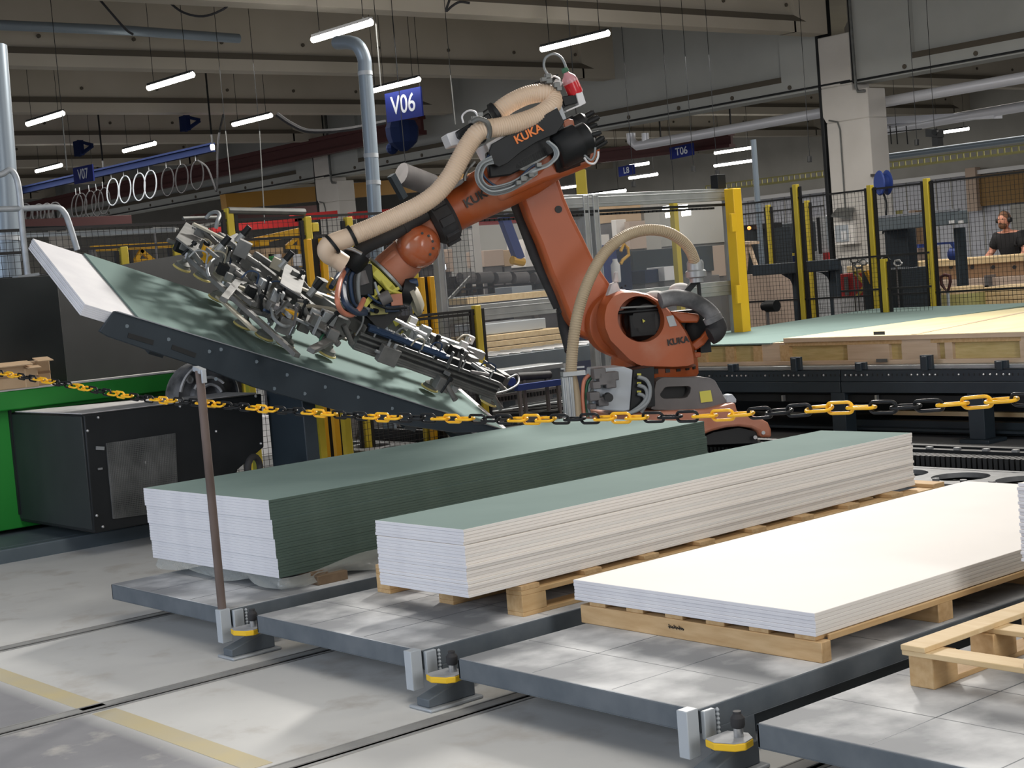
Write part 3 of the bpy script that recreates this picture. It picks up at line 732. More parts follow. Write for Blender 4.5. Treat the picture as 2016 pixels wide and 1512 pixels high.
# cable tray, yellow, in the right background
XT = 30.0
for k, (p0, p1, hh, mm, nm, lb, ct) in enumerate(((( 1400, 376), (2100, 277), 0.16, 'tray_yellow', 'cable_tray', 'yellow cable tray along the far right wall', 'cable tray'),)):
    t = thing(nm, tuple(at(*p0, X=XT)), lb, ct)
    a, b = at(*p0, X=XT), at(*p1, X=XT); b.z = a.z
    MB().bar(a, b, 0.35, 0.04).build('tray_floor', MT[mm], t)
    m = MB()
    for j in range(60):
        p = a.lerp(b, j/59); m.bar(p+Vector((-0.18, 0, 0)), p+Vector((-0.18, 0, 0.12)), 0.03, 0.02)
    m.bar(a+Vector((-0.18, 0, 0.13)), b+Vector((-0.18, 0, 0.13)), 0.02, 0.03); m.build('side_rail', MT['tray_yellow'], t)
pipe('pale_pipe', [at(1722, 312, X=29.5), at(2100, 262, X=29.5)], 0.07, 'duct_blue', 'pale blue grey pipe above the yellow cable tray', 'pipe', smooth=1)
# overhead crane rails on the left
def rail(name, p0, p1, X, wdt, hgt, m, label, cat, dx=0):
    a, b = at(*p0, X=X), at(*p1, X=X)
    mb = MB(); mb.bar(a-Vector((0, 0, 0)), b, wdt, hgt*0.25); mb.bar(a-Vector((0, 0, hgt*0.45)), b-Vector((0, 0, hgt*0.45)), wdt*0.35, hgt*0.8); mb.bar(a-Vector((0, 0, hgt*0.9)), b-Vector((0, 0, hgt*0.9)), wdt, hgt*0.25)
    o = mb.build(name, MT[m]); hang(o, a, r=0.02); hang(o, a.lerp(b, 0.5), r=0.02); hang(o, b, r=0.02)
    return tag(o, label, cat)
rail('crane_rail', (30, 408), (830, 230), 23.9, 0.24, 0.42, 'red_dark', 'dark red overhead crane rail in front of the concrete girder', 'crane rail')
rail('crane_rail', (1175, 298), (1440, 264), 27.0, 0.2, 0.28, 'red_dark', 'dark red crane rail behind the silver pipe', 'crane rail')
rail('crane_rail', (30, 372), (418, 283), 17.0, 0.12, 0.16, 'blue_dark', 'blue crane rail carrying the hanging cable loops', 'crane rail')
a = at(440, 398, Y=38.5); b = at(960, 352, Y=38.5)
tag(MB().bar(a, b, 0.3, 0.42).build('crane_beam', MT['amber_beam']), 'orange crane beam behind the left concrete column', 'crane beam')
a = at(380, 432, Y=44); b = at(640, 412, Y=44)
tag(MB().bar(a, b, 0.3, 0.3).build('crane_beam', MT['red_dark']), 'dark red beam behind the yellow post on the left', 'crane beam')
for k, (p, q) in enumerate((((415, 452), (595, 437)), ((575, 430), (660, 422)), ((690, 425), (860, 410)), ((930, 440), (1065, 428)))):
    a = at(*p, Y=30); b = at(*q, Y=30)
    tag(MB().bar(a, b, 0.2, 0.16).build('warehouse_beam', MT['red']), ['red shelf beam behind the left fence, long lower one', 'red shelf beam touching the left column', 'red shelf beam right of the tall duct', 'red shelf beam seen under the orange forearm'][k], 'shelf beam')

# festoon cable loops on the blue rail
rc = thing('festoon_cable', tuple(at(300, 330, X=17.0)), 'black hanging cable coiled in loops along the blue rail', 'cable')
def torus(c, ax1, ax2, r, m, parent, name='loop', lit=None):
    pts = [c+ax1*math.cos(2*PI*k/22)+ax2*math.sin(2*PI*k/22) for k in range(22)]
    MB().tube(pts, r, 6, closed=True).build(name, MT[m], parent, smooth=80)
loops = [(152, 408, 0), (160, 406, 0), (178, 402, 0), (192, 400, 0), (205, 396, 0), (222, 378, 1), (246, 373, 1), (274, 368, 1), (296, 363, 1), (330, 358, 0), (358, 352, 0), (388, 345, 0)]
for px, py, lit in loops:
    c = at(px, py, X=17.0)
    torus(c, Vector((0.10, -0.10, 0.02)), Vector((0.03, 0.0, 0.31)), 0.015, 'cabinet_grey' if lit else 'rubber', rc)  # lit loops drawn in pale grey, the light put into their colour
    MB().cyl(c+Vector((0, 0, 0.30)), c+Vector((0, 0, 0.45)), 0.010, n=6).build('hanger', MT['alu'], rc)
for i, (px, py) in enumerate(((50, 420), (62, 424), (76, 421), (92, 420), (108, 418))):
    torus(at(px, py, X=17.0), Vector((0.12, -0.10, 0)), Vector((0.03, 0, 0.24)), 0.024, 'rubber', rc)
t = pipe('hose_drop', [at(440, 225, X=17), at(432, 260, X=17), at(428, 300, X=17), at(428, 350, X=17), at(426, 376, X=17), at(420, 360, X=17), at(408, 330, X=17), at(390, 316, X=17)], 0.02, 'rubber', 'black cable dropping at the end of the blue rail', 'cable', n=8)
MB().lathe(at(419, 296, X=16.9), (0, 0, 1), [(0.04, 0), (0.05, 0.05), (0.05, 0.1), (0.03, 0.13)], 10).build('white_lamp_socket', MT['white_plastic'], t)
for k, pts in enumerate(([(197, 0), (245, 55), (262, 68)], [(328, 0), (360, 24), (400, 32), (440, 18), (456, 0)], [(545, 225), (575, 245), (610, 258), (680, 255), (760, 240)], [(885, 0), (878, 22), (890, 12), (905, 4), (925, 6)])):
    P = smoothpath([at(*p, D=22) for p in pts], 5)
    tag(MB().tube(P, 0.018 if k != 2 else 0.035, 6).build('roof_cable', MT['rubber']), ['thin cable hanging diagonally at the top left', 'thin cable sagging in an arc at the top', 'thick black cable sagging from the lamp towards the duct', 'knotted black cable at the top centre'][k], 'cable')
for k, (px, py) in enumerate(((364, 243), (155, 292))):
    c = at(px, py, D=34); m = MB(); m.bar(c+Vector((0, 0.15, 0)), c-Vector((0, 0.15, 0)), 0.1, 0.32); m.bar(c+Vector((0, 0, 0.15)), c+Vector((0.1, -0.45, 0.02)), 0.06, 0.06); m.bar(c-Vector((0, 0, 0.15)), c+Vector((0.1, -0.45, 0.0)), 0.06, 0.06)
    tag(m.build('roof_bracket', MT['blue_dark']), ['dark triangular bracket under the roof above the blue rail', 'small dark bracket above the V07 sign'][k], 'bracket')
for px, y0, y1, dd, lb in ((895, 148, 245, 24, 'thin steel rod hanging behind the robot hose'), (519, 258, 440, 25, 'thin steel rod hanging by the left column'), (452, 258, 360, 25, 'thin steel rod hanging by the blue rail'), (130, 225, 335, 22, 'pull cord hanging by the leftmost lamps'), (748, 47, 170, 22, 'pull cord hanging down to the V06 sign')):
    o = tag(MB().cyl(at(px-8, y0, D=dd), at(px+2, y1, D=dd), 0.009, n=5).build('hanging_rod', MT['alu_dark']), lb, 'rod'); hang(o, at(px-8, y0, D=dd))

# ------------------------------------------------------------------ fences
def fence(A, B, H, posts, label, sp=0.05, rail_z=(), r=0.0015, post_m='yellow_post', z0=0.08, zlow=None, group='machine guard fences'):
    """A, B: floor points; posts: list of (fraction, height)"""
    A, B = Vector(A), Vector(B); t = thing('mesh_fence', tuple(A), label, 'fence', group)
    d = (B-A); L = d.length; u = d/L; nrm = Vector((u.y, -u.x, 0))
    if nrm.dot(CAM-A) < 0: nrm = -nrm
    for s_, h in posts:
        p = A+u*(s_*L)
        m = MB(); m.bar(p+Vector((0, 0, 0)), p+Vector((0, 0, h)), 0.06, 0.06, up=nrm); m.box((p.x-0.08, p.y-0.08, 0), (p.x+0.08, p.y+0.08, 0.012)); m.build('post', MT[post_m], t, bevel=0.004)
        for sg in (-1, 1):
            q = p+u*sg*0.06
            MB().bar(q+Vector((0, 0, z0)), q+Vector((0, 0, h-0.03)), 0.03, 0.03, up=nrm).build('panel_frame', MT['wire_black'], t)
    m = MB(); nz = int(H/sp); nx = int(L/sp)
    q = nrm*0.0
    for k in range(nx+1):
        p = A+u*(k*L/nx)+q; m.bar(p+Vector((0, 0, z0)), p+Vector((0, 0, H)), r*2, r*2, up=nrm)
    for k in range(int((H-z0)/sp)+1):
        z = z0+k*sp; m.bar(A+q+Vector((0, 0, z)), B+q+Vector((0, 0, z)), r*2, r*2)
    o = m.build('wire_mesh', MT['wire_black'], t); o['kind'] = 'stuff'
    for z in tuple(rail_z)+(H,):
        MB().bar(A+Vector((0, 0, z)), B+Vector((0, 0, z)), 0.022, 0.022).build('top_rail', MT['wire_black'], t)
    return t
FX = 14.8
fy = lambda px, py=450: at(px, py, X=FX).y
A = (FX, fy(1440), 0); B = (FX, fy(2080), 0); L = A[1]-B[1]
fr = lambda px: (A[1]-fy(px))/L
fence(A, B, 2.2, [(fr(1572), 2.36), (fr(1718), 2.25), (fr(1830), 2.25)], 'long black wire mesh fence with yellow posts in the right background', rail_z=(1.0,))
FX2 = 18.5
A = (FX2, at(1440, 450, X=FX2).y, 0); B = (FX2, at(1625, 450, X=FX2).y, 0); L = A[1]-B[1]
fence(A, B, 2.2, [((A[1]-at(1515, 450, X=FX2).y)/L, 2.3), ((A[1]-at(1592, 450, X=FX2).y)/L, 2.3)], 'second wire mesh fence with slimmer yellow posts behind the long one')
# low gate in front
FX3 = 13.9
y0, y1 = at(1655, 560, X=FX3).y, at(1833, 560, X=FX3).y
fence((FX3, y0, 0), (FX3, y1, 0), 1.45, [((y0-at(1743, 560, X=FX3).y)/(y0-y1), 1.42)], 'low wire mesh gate with one short yellow post in the right background', rail_z=(1.1,))
# left rear fence along X
FY = 11.7
fx = lambda px, py=470: at(px, py, Y=FY).x
X0, X1 = fx(-40), fx(930)
fence((X0, FY, 0), (X1, FY, 0), 2.22, [((fx(240)-X0)/(X1-X0), 2.05), ((fx(345)-X0)/(X1-X0), 2.05), ((fx(455)-X0)/(X1-X0), 2.32), ((fx(607)-X0)/(X1-X0), 2.22), ((fx(688)-X0)/(X1-X0), 2.2)], 'long wire mesh fence with yellow posts behind the tilted board table', rail_z=(0.95, 2.05))
m = MB(); m.cyl((fx(452), FY-0.02, 2.30), (fx(602), FY-0.02, 2.26), 0.03, n=8)
tag(m.build('door_track', MT['alu_dark']), 'round door track along the top of the left fence', 'track')
# low fence panel right of the gripper
A = at(800, 700, Y=10.6); B = at(945, 700, Y=10.6)
fence((A.x-0.6, 10.6, 0), (B.x, 10.6, 0), 1.30, [(1.0, 1.34)], 'low wire mesh panel with yellow post behind the right end of the gripper', rail_z=(1.27,), post_m='yellow_post')
# heavy orange-yellow double post near the left column
def chan_post(px, ptop, pbot, Y, label, wd=0.13, m_='yellow_deep'):
    a = at(px, ptop, Y=Y); t = thing('channel_post', (a.x, a.y, 0), label, 'post')
    for sg in (-1, 1):
        mb = MB(); mb.box((a.x+sg*wd*0.55-0.025, Y-0.02, 0), (a.x+sg*wd*0.55+0.025, Y+0.03, a.z)); mb.build('channel', MT[m_], t, bevel=0.004)
    MB().box((a.x-wd*0.3, Y+0.02, 0), (a.x+wd*0.3, Y+0.06, a.z)).build('web', MT['black_metal'], t)
    return t
chan_post(620, 470, 900, 11.3, 'orange yellow channel post left of the beige hose elbow')
chan_post(660, 700, 900, 11.0, 'orange yellow channel post under the tilted table', 0.1)
chan_post(838, 545, 800, 11.35, 'orange yellow channel post behind the gripper flange', 0.1)
for k, (px, p0, p1, Y) in enumerate(((488, 705, 900, 10.9), (622, 755, 900, 10.4), (677, 790, 905, 10.4), (813, 520, 700, 11.5))):
    a = at(px, p0, Y=Y)
    tag(MB().box((a.x-0.03, Y-0.03, 0), (a.x+0.03, Y+0.03, min(a.z+0.5, 2.1))).build('yellow_post', MT['yellow_post'], bevel=0.005), ['yellow post behind the grey dusty pulley guard', 'yellow post just right of the dark table column', 'yellow post under the middle of the tilted table', 'yellow post behind the red wrist of the robot'][k], 'post', 'short yellow posts behind the table')

# ------------------------------------------------------------------ plexiglass guard wall
PY = 10.8
px_x = lambda px, py=450: at(px, py, Y=PY).x
t = thing('guard_wall', (px_x(860), PY, 0), 'aluminium framed plexiglass guard wall behind the robot', 'guard wall')
xl, xr = px_x(858), px_x(1434)
ztop = at(1430, 383, Y=PY).z; zmid = at(1437, 566, Y=PY).z
def alu(a, b, w_=0.09, h_=0.09, nm='aluminium_profile'):
    m = MB(); m.bar(a, b, w_, h_, up=(0, 1, 0) if abs((Vector(b)-Vector(a)).z) > 0.5 else (0, 0, 1))
    for o_ in (-0.028, 0.028):
        dd = Vector((0, 0, o_)) if abs((Vector(b)-Vector(a)).z) < 0.5 else Vector((o_, 0, 0))
        m.bar(Vector(a)+dd+Vector((0, -w_/2, 0)), Vector(b)+dd+Vector((0, -w_/2, 0)), 0.012, 0.012)
    return m.build(nm, MT['alu'], t, bevel=0.003)
alu((xl, PY, ztop), (xr, PY, ztop), 0.06, 0.12)
alu((xl, PY, zmid), (xr, PY, zmid), 0.06, 0.14)
alu((xl, PY, 0.35), (xr, PY, 0.35), 0.06, 0.1)
xm = px_x(1162)
for x in (xl, xm-0.06, xm+0.06, xr): alu((x, PY, 0), (x, PY, ztop+0.05), 0.07, 0.07)
m = MB(); 
for k in range(60): m.box((xl+0.2+k*(xr-xl-0.4)/60, PY-0.03, ztop-0.14), (xl+0.24+k*(xr-xl-0.4)/60, PY-0.01, ztop-0.12))
m.bar((xl, PY-0.02, ztop-0.10), (xr, PY-0.02, ztop-0.10), 0.03, 0.025); m.build('roller_track', MT['black_metal'], t)
for x0_, x1_ in ((xl+0.05, xm-0.1), (xm+0.1, xr-0.05)):
    MB().box((x0_, PY-0.004, zmid+0.07), (x1_, PY+0.002, ztop-0.08)).build('plexiglass_pane', MT['plexi'], t)
    MB().box((x0_, PY-0.004, 0.4), (x1_, PY+0.002, zmid-0.07)).build('plexiglass_pane', MT['plexi'], t)
# yellow end post with hinges
a = at(1450, 600, Y=PY-0.12)
t = thing('gate_post', (a.x, a.y, 0), 'thick orange yellow gate post at the end of the plexiglass wall', 'post')
zt = at(1436, 372, Y=PY-0.12).z
MB().box((a.x-0.02, PY-0.2, 0), (a.x+0.10, PY-0.08, zt)).build('post_tube', MT['yellow'], t, bevel=0.006)
for z in (at(1425, 440, Y=PY-0.12).z, at(1440, 580, Y=PY-0.12).z):
    MB().box((a.x-0.09, PY-0.22, z-0.09), (a.x-0.02, PY-0.19, z+0.09)).build('hinge_plate', MT['yellow'], t, bevel=0.004)
a = at(1416, 367, Y=PY)
tag(MB().box((a.x-0.07, PY-0.05, ztop+0.06), (a.x+0.05, PY+0.05, ztop+0.2)).build('interlock_box', MT['black_metal'], bevel=0.006), 'small black box on top of the plexiglass wall', 'switch box')
# hanging yellow post above the plexi wall
a = at(1143, 335, D=19); b = at(1147, 392, D=19)
o = MB().bar(a, b, 0.12, 0.1).build('hanging_post', MT['yellow_post']); hang(o, a)
tag(o, 'short yellow post above the plexiglass wall, under the robot elbow', 'post')

# ------------------------------------------------------------------ tilted board table
TN = Vector((4.479, 8.841, 1.497)); TU = Vector((0.937, 0, -0.349)).normalized(); TV0 = Vector((0.148, 0.905, 0.398))
TV = (TV0-TU*TV0.dot(TU)).normalized(); TNn = TU.cross(TV).normalized()
def onb(px, py, h=0.0): return at(px, py, Q=TN+TNn*h, N=TNn)
def tq(p): d = p-TN; return d.dot(TU), d.dot(TV)
gl, gw = 2.98, 1.14
tb = thing('tilting_table', (5.6, 9.2, 0), 'dark slate tilting table holding boards at a steep angle', 'table')
def obp(u0, u1, v0, v1, n0, n1, m=None, mb=None, mi=0):
    mb = mb or MB(); c = TN+TU*(u0+u1)/2+TV*(v0+v1)/2+TNn*(n0+n1)/2
    return mb.obox(c, TU*(u1-u0)/2, TV*(v1-v0)/2, TNn*(n1-n0)/2, mi)
# near side plate traced in its own plane
out = [(226, 612), (196, 652), (214, 663), (300, 692), (400, 724), (500, 762), (600, 790), (700, 817), (800, 838), (900, 852), (1002, 851), (985, 843), (840, 800), (640, 736), (440, 676), (330, 643)]
YT = TN.y-0.035
m = MB(); m.prism([at(*p, Y=YT) for p in out], (0, 0.025, 0))
m.build('side_plate', MT['slate'], tb, bevel=0.004)
m = MB(); line = [(228, 613), (330, 644), (440, 677), (640, 737), (840, 801), (985, 844)]
for p, q in zip(line, line[1:]): m.bar(at(*p, Y=YT), at(*q, Y=YT), 0.03, 0.006)
m.build('worn_top_edge', MT['steel'], tb)
for px, py in ((250, 642), (332, 668), (412, 692), (425, 746), (435, 688), (505, 712), (540, 765), (565, 738), (640, 762), (705, 782), (772, 804), (600, 775)):
    MB().cyl(at(px, py, Y=YT-0.004), at(px, py, Y=YT+0.004), 0.012, n=8).build('bolt', MT['slate_light'], tb)
for a_, b_ in (((252, 660), (302, 675)), ((338, 683), (385, 700))):
    MB().bar(at(*a_, Y=YT-0.002), at(*b_, Y=YT-0.002), 0.004, 0.03).build('slot', MT['black'], tb)
m = MB(); obp(-0.02, gl+0.02, 0.0, gw-0.05, -0.13, -0.09, mb=m)
for k in range(6): obp(0.15+0.5*k, 0.25+0.5*k, 0.0, gw-0.05, -0.20, -0.13, mb=m)
obp(0.0, gl, gw-0.12, gw-0.05, -0.26, -0.09, mb=m)
m.build('under_frame', MT['slate_dark'], tb)
# column under the table
c_ = at(600, 850, Y=9.0); xc = c_.x; yb_ = at(531, 850, X=xc).y; xe = at(626, 850, Y=9.0).x
z_a = at(598, 762, Y=9.0).z+0.05
m = MB(); m.prism([(xc, 9.0, 0), (xc, yb_, 0), (xc, yb_, z_a+0.22), (xc, 9.25, z_a+0.15), (xc, 9.0, z_a)], (xe-xc, 0, 0)); m.build('column', MT['slate'], tb, bevel=0.006)
MB().box((xc-0.1, 8.9, 0), (xe+0.1, yb_+0.1, 0.02)).build('foot_plate', MT['slate_dark'], tb)
# boards on the table
wl = tq(onb(75, 476))
def tboard(name, u0, u1, v0, v1, n0, n1, mats, label, group=None):
    o = obp(u0, u1, v0, v1, n0, n1).build(name, [MT[k] for k in mats], bevel=0.0015, seg=1)
    return tag(o, label, 'plasterboard', group)
for k in range(6):
    tboard('plasterboard', -0.36+0.002*(k % 2), gl+0.10, 0.0, gw, -0.088+k*0.0125, -0.0765+k*0.0125, ['gypsum'], 'white plasterboard, %s under the green sheet on the tilting table' % ('first', 'second', 'third', 'fourth', 'fifth', 'lowest')[5-k], 'white boards on the tilting table')
tboard('plasterboard', 0.0, gl, 0.0, gw, -0.012, 0.0, ['board_green'], 'single green plasterboard sheet lying on the tilted white boards')

# ------------------------------------------------------------------ green machine with black cover on the left
MY = 9.4
g = thing('shredder', (4.3, MY, 0), 'green shredder with a big black cover box and black hopper at the left', 'machine')
p = lambda px, py, Y=MY: at(px, py, Y=Y)
# black cover box: near face in plane Y=MY
f = [p(165, 817), p(515, 775), p(520, 880), p(468, 925), p(460, 1000), p(186, 1050)]
m = MB(); depth = 1.15
m.prism(f, (0, depth, 0)); m.build('cover_box', MT['black_metal'], g, bevel=0.008)
xa = f[0].x; zt = f[0].z; zb = f[5].z
MB().box((xa-0.012, MY+0.02, zb+0.02), (xa, MY+depth, zt-0.01)).build('end_panel', MT['black_panel'], g, bevel=0.003)
MB().box((xa-0.02, MY+depth-0.03, zb+0.05), (xa-0.005, MY+depth+0.05, zt+0.02)).build('corner_strip', MT['black_metal'], g)
m = MB(); m.prism([f[0]+Vector((0.01, 0.05, 0.002)), f[1]+Vector((-0.01, 0.05, 0.002)), f[1]+Vector((-0.01, 0.5, 0.004)), f[0]+Vector((0.01, depth-0.05, 0.002))], (0, 0, 0.006)); m.build('settled_dust', MT['white_dust'], g)
# vent grille
q = [p(208, 873), p(343, 853), p(349, 1003), p(222, 1021)]
m = MB()
yy = MY-0.012
def lerp4(u, v): return (q[0]*(1-u)+q[1]*u)*(1-v)+(q[3]*(1-u)+q[2]*u)*v
MB().prism([lerp4(0, 0), lerp4(1, 0), lerp4(1, 1), lerp4(0, 1)], (0, -0.003, 0)).build('vent_backing', MT['dusty_black'], g)
for k in range(41):
    a, b = lerp4(k/40, 0), lerp4(k/40, 1); a.y = b.y = yy; m.bar(a, b, 0.003, 0.003)
    a, b = lerp4(0, k/40), lerp4(1, k/40); a.y = b.y = yy; m.bar(a, b, 0.003, 0.003)
o = m.build('vent_mesh', MT['alu_dark'], g); o['kind'] = 'stuff'
for px, py in ((193, 822), (354, 800), (503, 780), (172, 848), (513, 873), (190, 1015), (300, 1018), (285, 911), (425, 849), (202, 1037)):
    a = p(px, py); MB().sphere((a.x, a.y-0.004, a.z), 0.010, 8, 5).build('screw', MT['steel'], g)
m = MB(); a = p(193, 881); m.bar(a+Vector((-0.02, -0.012, 0)), a+Vector((0.035, -0.012, -0.01)), 0.01, 0.022); a = p(194, 923); m.bar(a+Vector((-0.01, -0.012, 0)), a+Vector((0.02, -0.012, 0)), 0.01, 0.012); m.build('latch', MT['steel'], g)
# green body behind
GY = 10.55
m = MB(); zt2 = at(200, 748, Y=GY).z
gx0, gx1 = at(-80, 800, Y=GY).x, at(335, 760, Y=GY).x
m.prism([(gx0, GY, 0.12), (gx1, GY, 0.12), (gx1, GY, zt2-0.05), (gx0, GY, zt2-0.05)], (0, 0.9, 0))
m.prism([(gx0, GY-0.10, zt2-0.13), (gx0, GY+0.0, zt2-0.13), (gx0, GY+0.0, zt2), (gx0, GY-0.10, zt2)], (gx1-gx0, 0, 0))
m.build('body', MT['green_paint'], g, bevel=0.01)
MB().box((gx0, GY-0.105, zt2), (gx1, GY+0.0, zt2+0.012)).build('dusty_rim', MT['white_dust'], g)
# black hopper above
HY = 10.7
m = MB(); hz = at(110, 541, Y=HY).z
hx1, hx0 = at(335, 500, Y=HY).x, at(-80, 560, Y=HY).x; hxm = at(118, 600, Y=HY).x
m.prism([(hx0, HY, zt2-0.02), (hxm, HY, zt2-0.02), (hxm, HY, hz), (hx0, HY, hz)], (0, 0.04, 0))
m.build('hopper_side', MT['black_panel'], g, bevel=0.004)
hz2 = at(480, 480, Y=HY+1.0).z
m = MB(); m.prism([(hxm, HY+0.01, zt2-0.02), (at(345, 700, Y=HY).x, HY+0.3, zt2-0.02), (at(480, 560, Y=HY+.5).x+0.25, HY+0.9, zt2), (at(480, 480, Y=HY+1).x, HY+1.0, hz2), (hxm, HY+0.01, hz-0.01)], (0, 0.04, 0)); m.build('hopper_front', MT['black_metal'], g, fix=True)
MB().box((hx0, HY+0.9, zt2), (hx1+0.9, HY+0.95, hz2-0.15)).build('hopper_back', MT['black_metal'], g)
# dusty pulley guard
c = at(402, 782, Y=9.95); R_ = 0.255
m = MB(); m.lathe(c+Vector((0, 0.1, 0)), (0, -1, 0), [(R_*0.98, 0), (R_, 0.03), (R_, 0.15), (R_*0.93, 0.17), (R_*0.9, 0.15), (R_*0.55, 0.15), (R_*0.5, 0.19), (R_*0.3, 0.2), (R_*0.28, 0.16)], 36)
m.build('pulley_guard', MT['dusty_black'], g, smooth=40)
m = MB()
for rr, a0, a1 in ((0.24, 95, 165), (0.14, 40, 150), (0.09, 20, 120)):
    m.tube([c+Vector((rr*math.cos(math.radians(a0+(a1-a0)*k/10)), -0.1, rr*math.sin(math.radians(a0+(a1-a0)*k/10)))) for k in range(11)], 0.012, 6)
m.lathe(c+Vector((-0.14, -0.06, 0.14)), (0, -1, 0), [(0.02, 0), (0.03, 0.02), (0.02, 0.03), (0.015, 0.02)], 12)
m.build('guard_ribs', MT['white_dust'], g, smooth=60)
m = MB(); m.bar((3.2, 9.95, 0.04), (6.5, 9.95, 0.04), 0.1, 0.1); m.bar((3.4, 10.9, 0.05), (6.5, 10.9, 0.05), 0.1, 0.1); m.box((3.6, 10.0, 0), (6.2, 11.2, 0.09)); m.build('base_rail', MT['slate_light'], g, bevel=0.008)
c = at(500, 922, Y=9.0)
tag(MB().tube([(c.x+0.075*math.cos(2*PI*k/20), c.y+0.05*math.cos(2*PI*k/20), c.z+0.075*math.sin(2*PI*k/20)) for k in range(20)], 0.022, 8, closed=True).build('rubber_caster', MT['rubber'], smooth=60), 'small dark rubber wheel behind the tall green-edged stack', 'wheel')
# cardboard on the green body
hh = zt2+0.012
for k, (px0, px1, py0, yy, mm, lb) in enumerate(((-60, 62, 716, GY-0.12, 'cardboard', 'torn flat cardboard carton on the green machine, leftmost'), (52, 78, 722, GY-0.14, 'cardboard', 'short cardboard carton on the green machine beside the longest one'), (73, 103, 708, GY-0.08, 'cardboard', 'upright cardboard carton on the green machine, tallest of the three'))):
    a, b = at(px0, 765, Y=yy), at(px1, 765, Y=yy); z = at(px1, py0, Y=yy).z
    t = thing('cardboard_box', (a.x, yy, hh), lb, 'box', 'cartons on the green machine')
    MB().box((a.x, yy, hh), (b.x, yy+0.35, z)).build('carton', MT[mm], t, bevel=0.006)
    MB().box((a.x, yy-0.004, (hh+z)/2-0.004), (b.x, yy, (hh+z)/2+0.012)).build('tape_seam', MT['cardboard_dark'], t)
    MB().obox(((a.x+b.x)/2, yy-0.02, z+0.01), ((b.x-a.x)/2, 0, 0), (0, 0.05, 0.012), (0, 0, 0.003)).build('flap', MT['cardboard'], t)
# grey tube railing on the hopper
t = thing('guard_rail', tuple(at(50, 545, Y=11.2)), 'bent grey tube railing at the left edge above the black hopper', 'railing')
Y_ = 11.0
for pts in ([(-40, 342), (0, 344), (18, 335), (30, 345), (38, 378), (44, 450), (55, 545)], [(-40, 413), (60, 410), (110, 408), (126, 418), (136, 440), (152, 492)]):
    MB().tube(smoothpath([at(*q_, Y=Y_) for q_ in pts], 4), 0.022, 10).build('rail_tube', MT['galv'], t, smooth=60)
MB().bar(at(30, 547, Y=Y_), at(72, 540, Y=Y_), 0.1, 0.02).build('rail_foot', MT['galv'], t)
for a_, b_, r_, lb in (((-20, 452), (130, 449), 0.02, 'dark pipe crossing behind the grey railing, upper'), ((-20, 466), (240, 456), 0.02, 'silver pipe crossing behind the grey railing, lower'), ((160, 462), (345, 452), 0.022, 'silver pipe behind the left end of the tilted board')):
    tag(MB().cyl(at(*a_, D=13.4), at(*b_, D=13.4), r_, n=8).build('thin_pipe', MT['black_metal' if 'dark' in lb else 'alu']), lb, 'pipe')

# ------------------------------------------------------------------ linear track of the robot
tr = thing('robot_track', (7.8, 8.0, 0), 'floor track the orange robot rides on, black with a silver perforated cover', 'track')
Y0, Y1 = 2.5, 12.6
MB().box((8.02, Y0, 0), (9.15, Y1, 0.10)).build('bed', MT['black'], tr)
# perforated cover: frame with oval openings
xc0, xc1 = 7.80, 8.36; zc = 0.155
m = MB(); m.box((xc0, Y0, zc-0.05), (xc0+0.05, Y1, zc)); m.box((xc1-0.05, Y0, zc-0.05), (xc1, Y1, zc))
m.box((xc0-0.005, Y0, zc-0.10), (xc0+0.008, Y1, zc-0.015))
pitch = 0.44
for k in range(int((Y1-Y0)/pitch)+1):
    yc = Y0+k*pitch
    # plate around an oval hole
    outer = []; inner = []; n = 24
    for j in range(n):
        a = 2*PI*j/n; ix, iy = 0.17*math.cos(a), 0.175*math.sin(a)
        s_ = min(0.25/abs(math.cos(a)) if abs(math.cos(a)) > 1e-6 else 9, 0.22/abs(math.sin(a)) if abs(math.sin(a)) > 1e-6 else 9)
        outer.append((0.28*0+(xc0+xc1)/2+s_*math.cos(a), yc+s_*math.sin(a))); inner.append(((xc0+xc1)/2+ix, yc+iy))
    for z_, flip in ((zc-0.002, 0),):
        b = len(m.v); m.v += [Vector((x, y, z_)) for x, y in outer]+[Vector((x, y, z_)) for x, y in inner]+[Vector((x, y, z_-0.03)) for x, y in inner]
        for j in range(n):
            j2 = (j+1) % n
            m.f.append([b+j, b+j2, b+n+j2, b+n+j]); m.mi.append(0); m.f.append([b+n+j, b+n+j2, b+2*n+j2, b+2*n+j]); m.mi.append(0)
m.build('perforated_cover', MT['cover_grey'], tr)
m = MB(); m.box((7.86, Y0, 0.0), (8.40, Y1, 0.05)); m.box((7.02, Y0-2, 0.0), (7.80, Y1, 0.006)); m.build('cover_floor', MT['black'], tr)
for k in range(26):
    yb = 3.3+k*0.19
    MB().cyl((xc0+0.03, yb, zc), (xc0+0.03, yb, zc+0.025), 0.022, n=6).build('cover_bolt', MT['cover_grey'], tr)
m = MB()
for k in range(200): m.box((8.42, 3.0+k*0.038, 0.1), (8.56, 3.0+k*0.038+0.026, 0.215))
o = m.build('cable_chain', MT['black'], tr); o['kind'] = 'stuff'
m = MB(); m.box((8.56, Y0, 0.0), (8.62, Y1, 0.235)); m.box((8.95, Y0, 0.10), (9.02, Y1, 0.2)); m.build('guide_rail', MT['black_metal'], tr)
for k in range(24): MB().box((8.57, 3.4+k*0.21, 0.235), (8.60, 3.44+k*0.21, 0.25)).build('rail_screw', MT['steel'], tr)

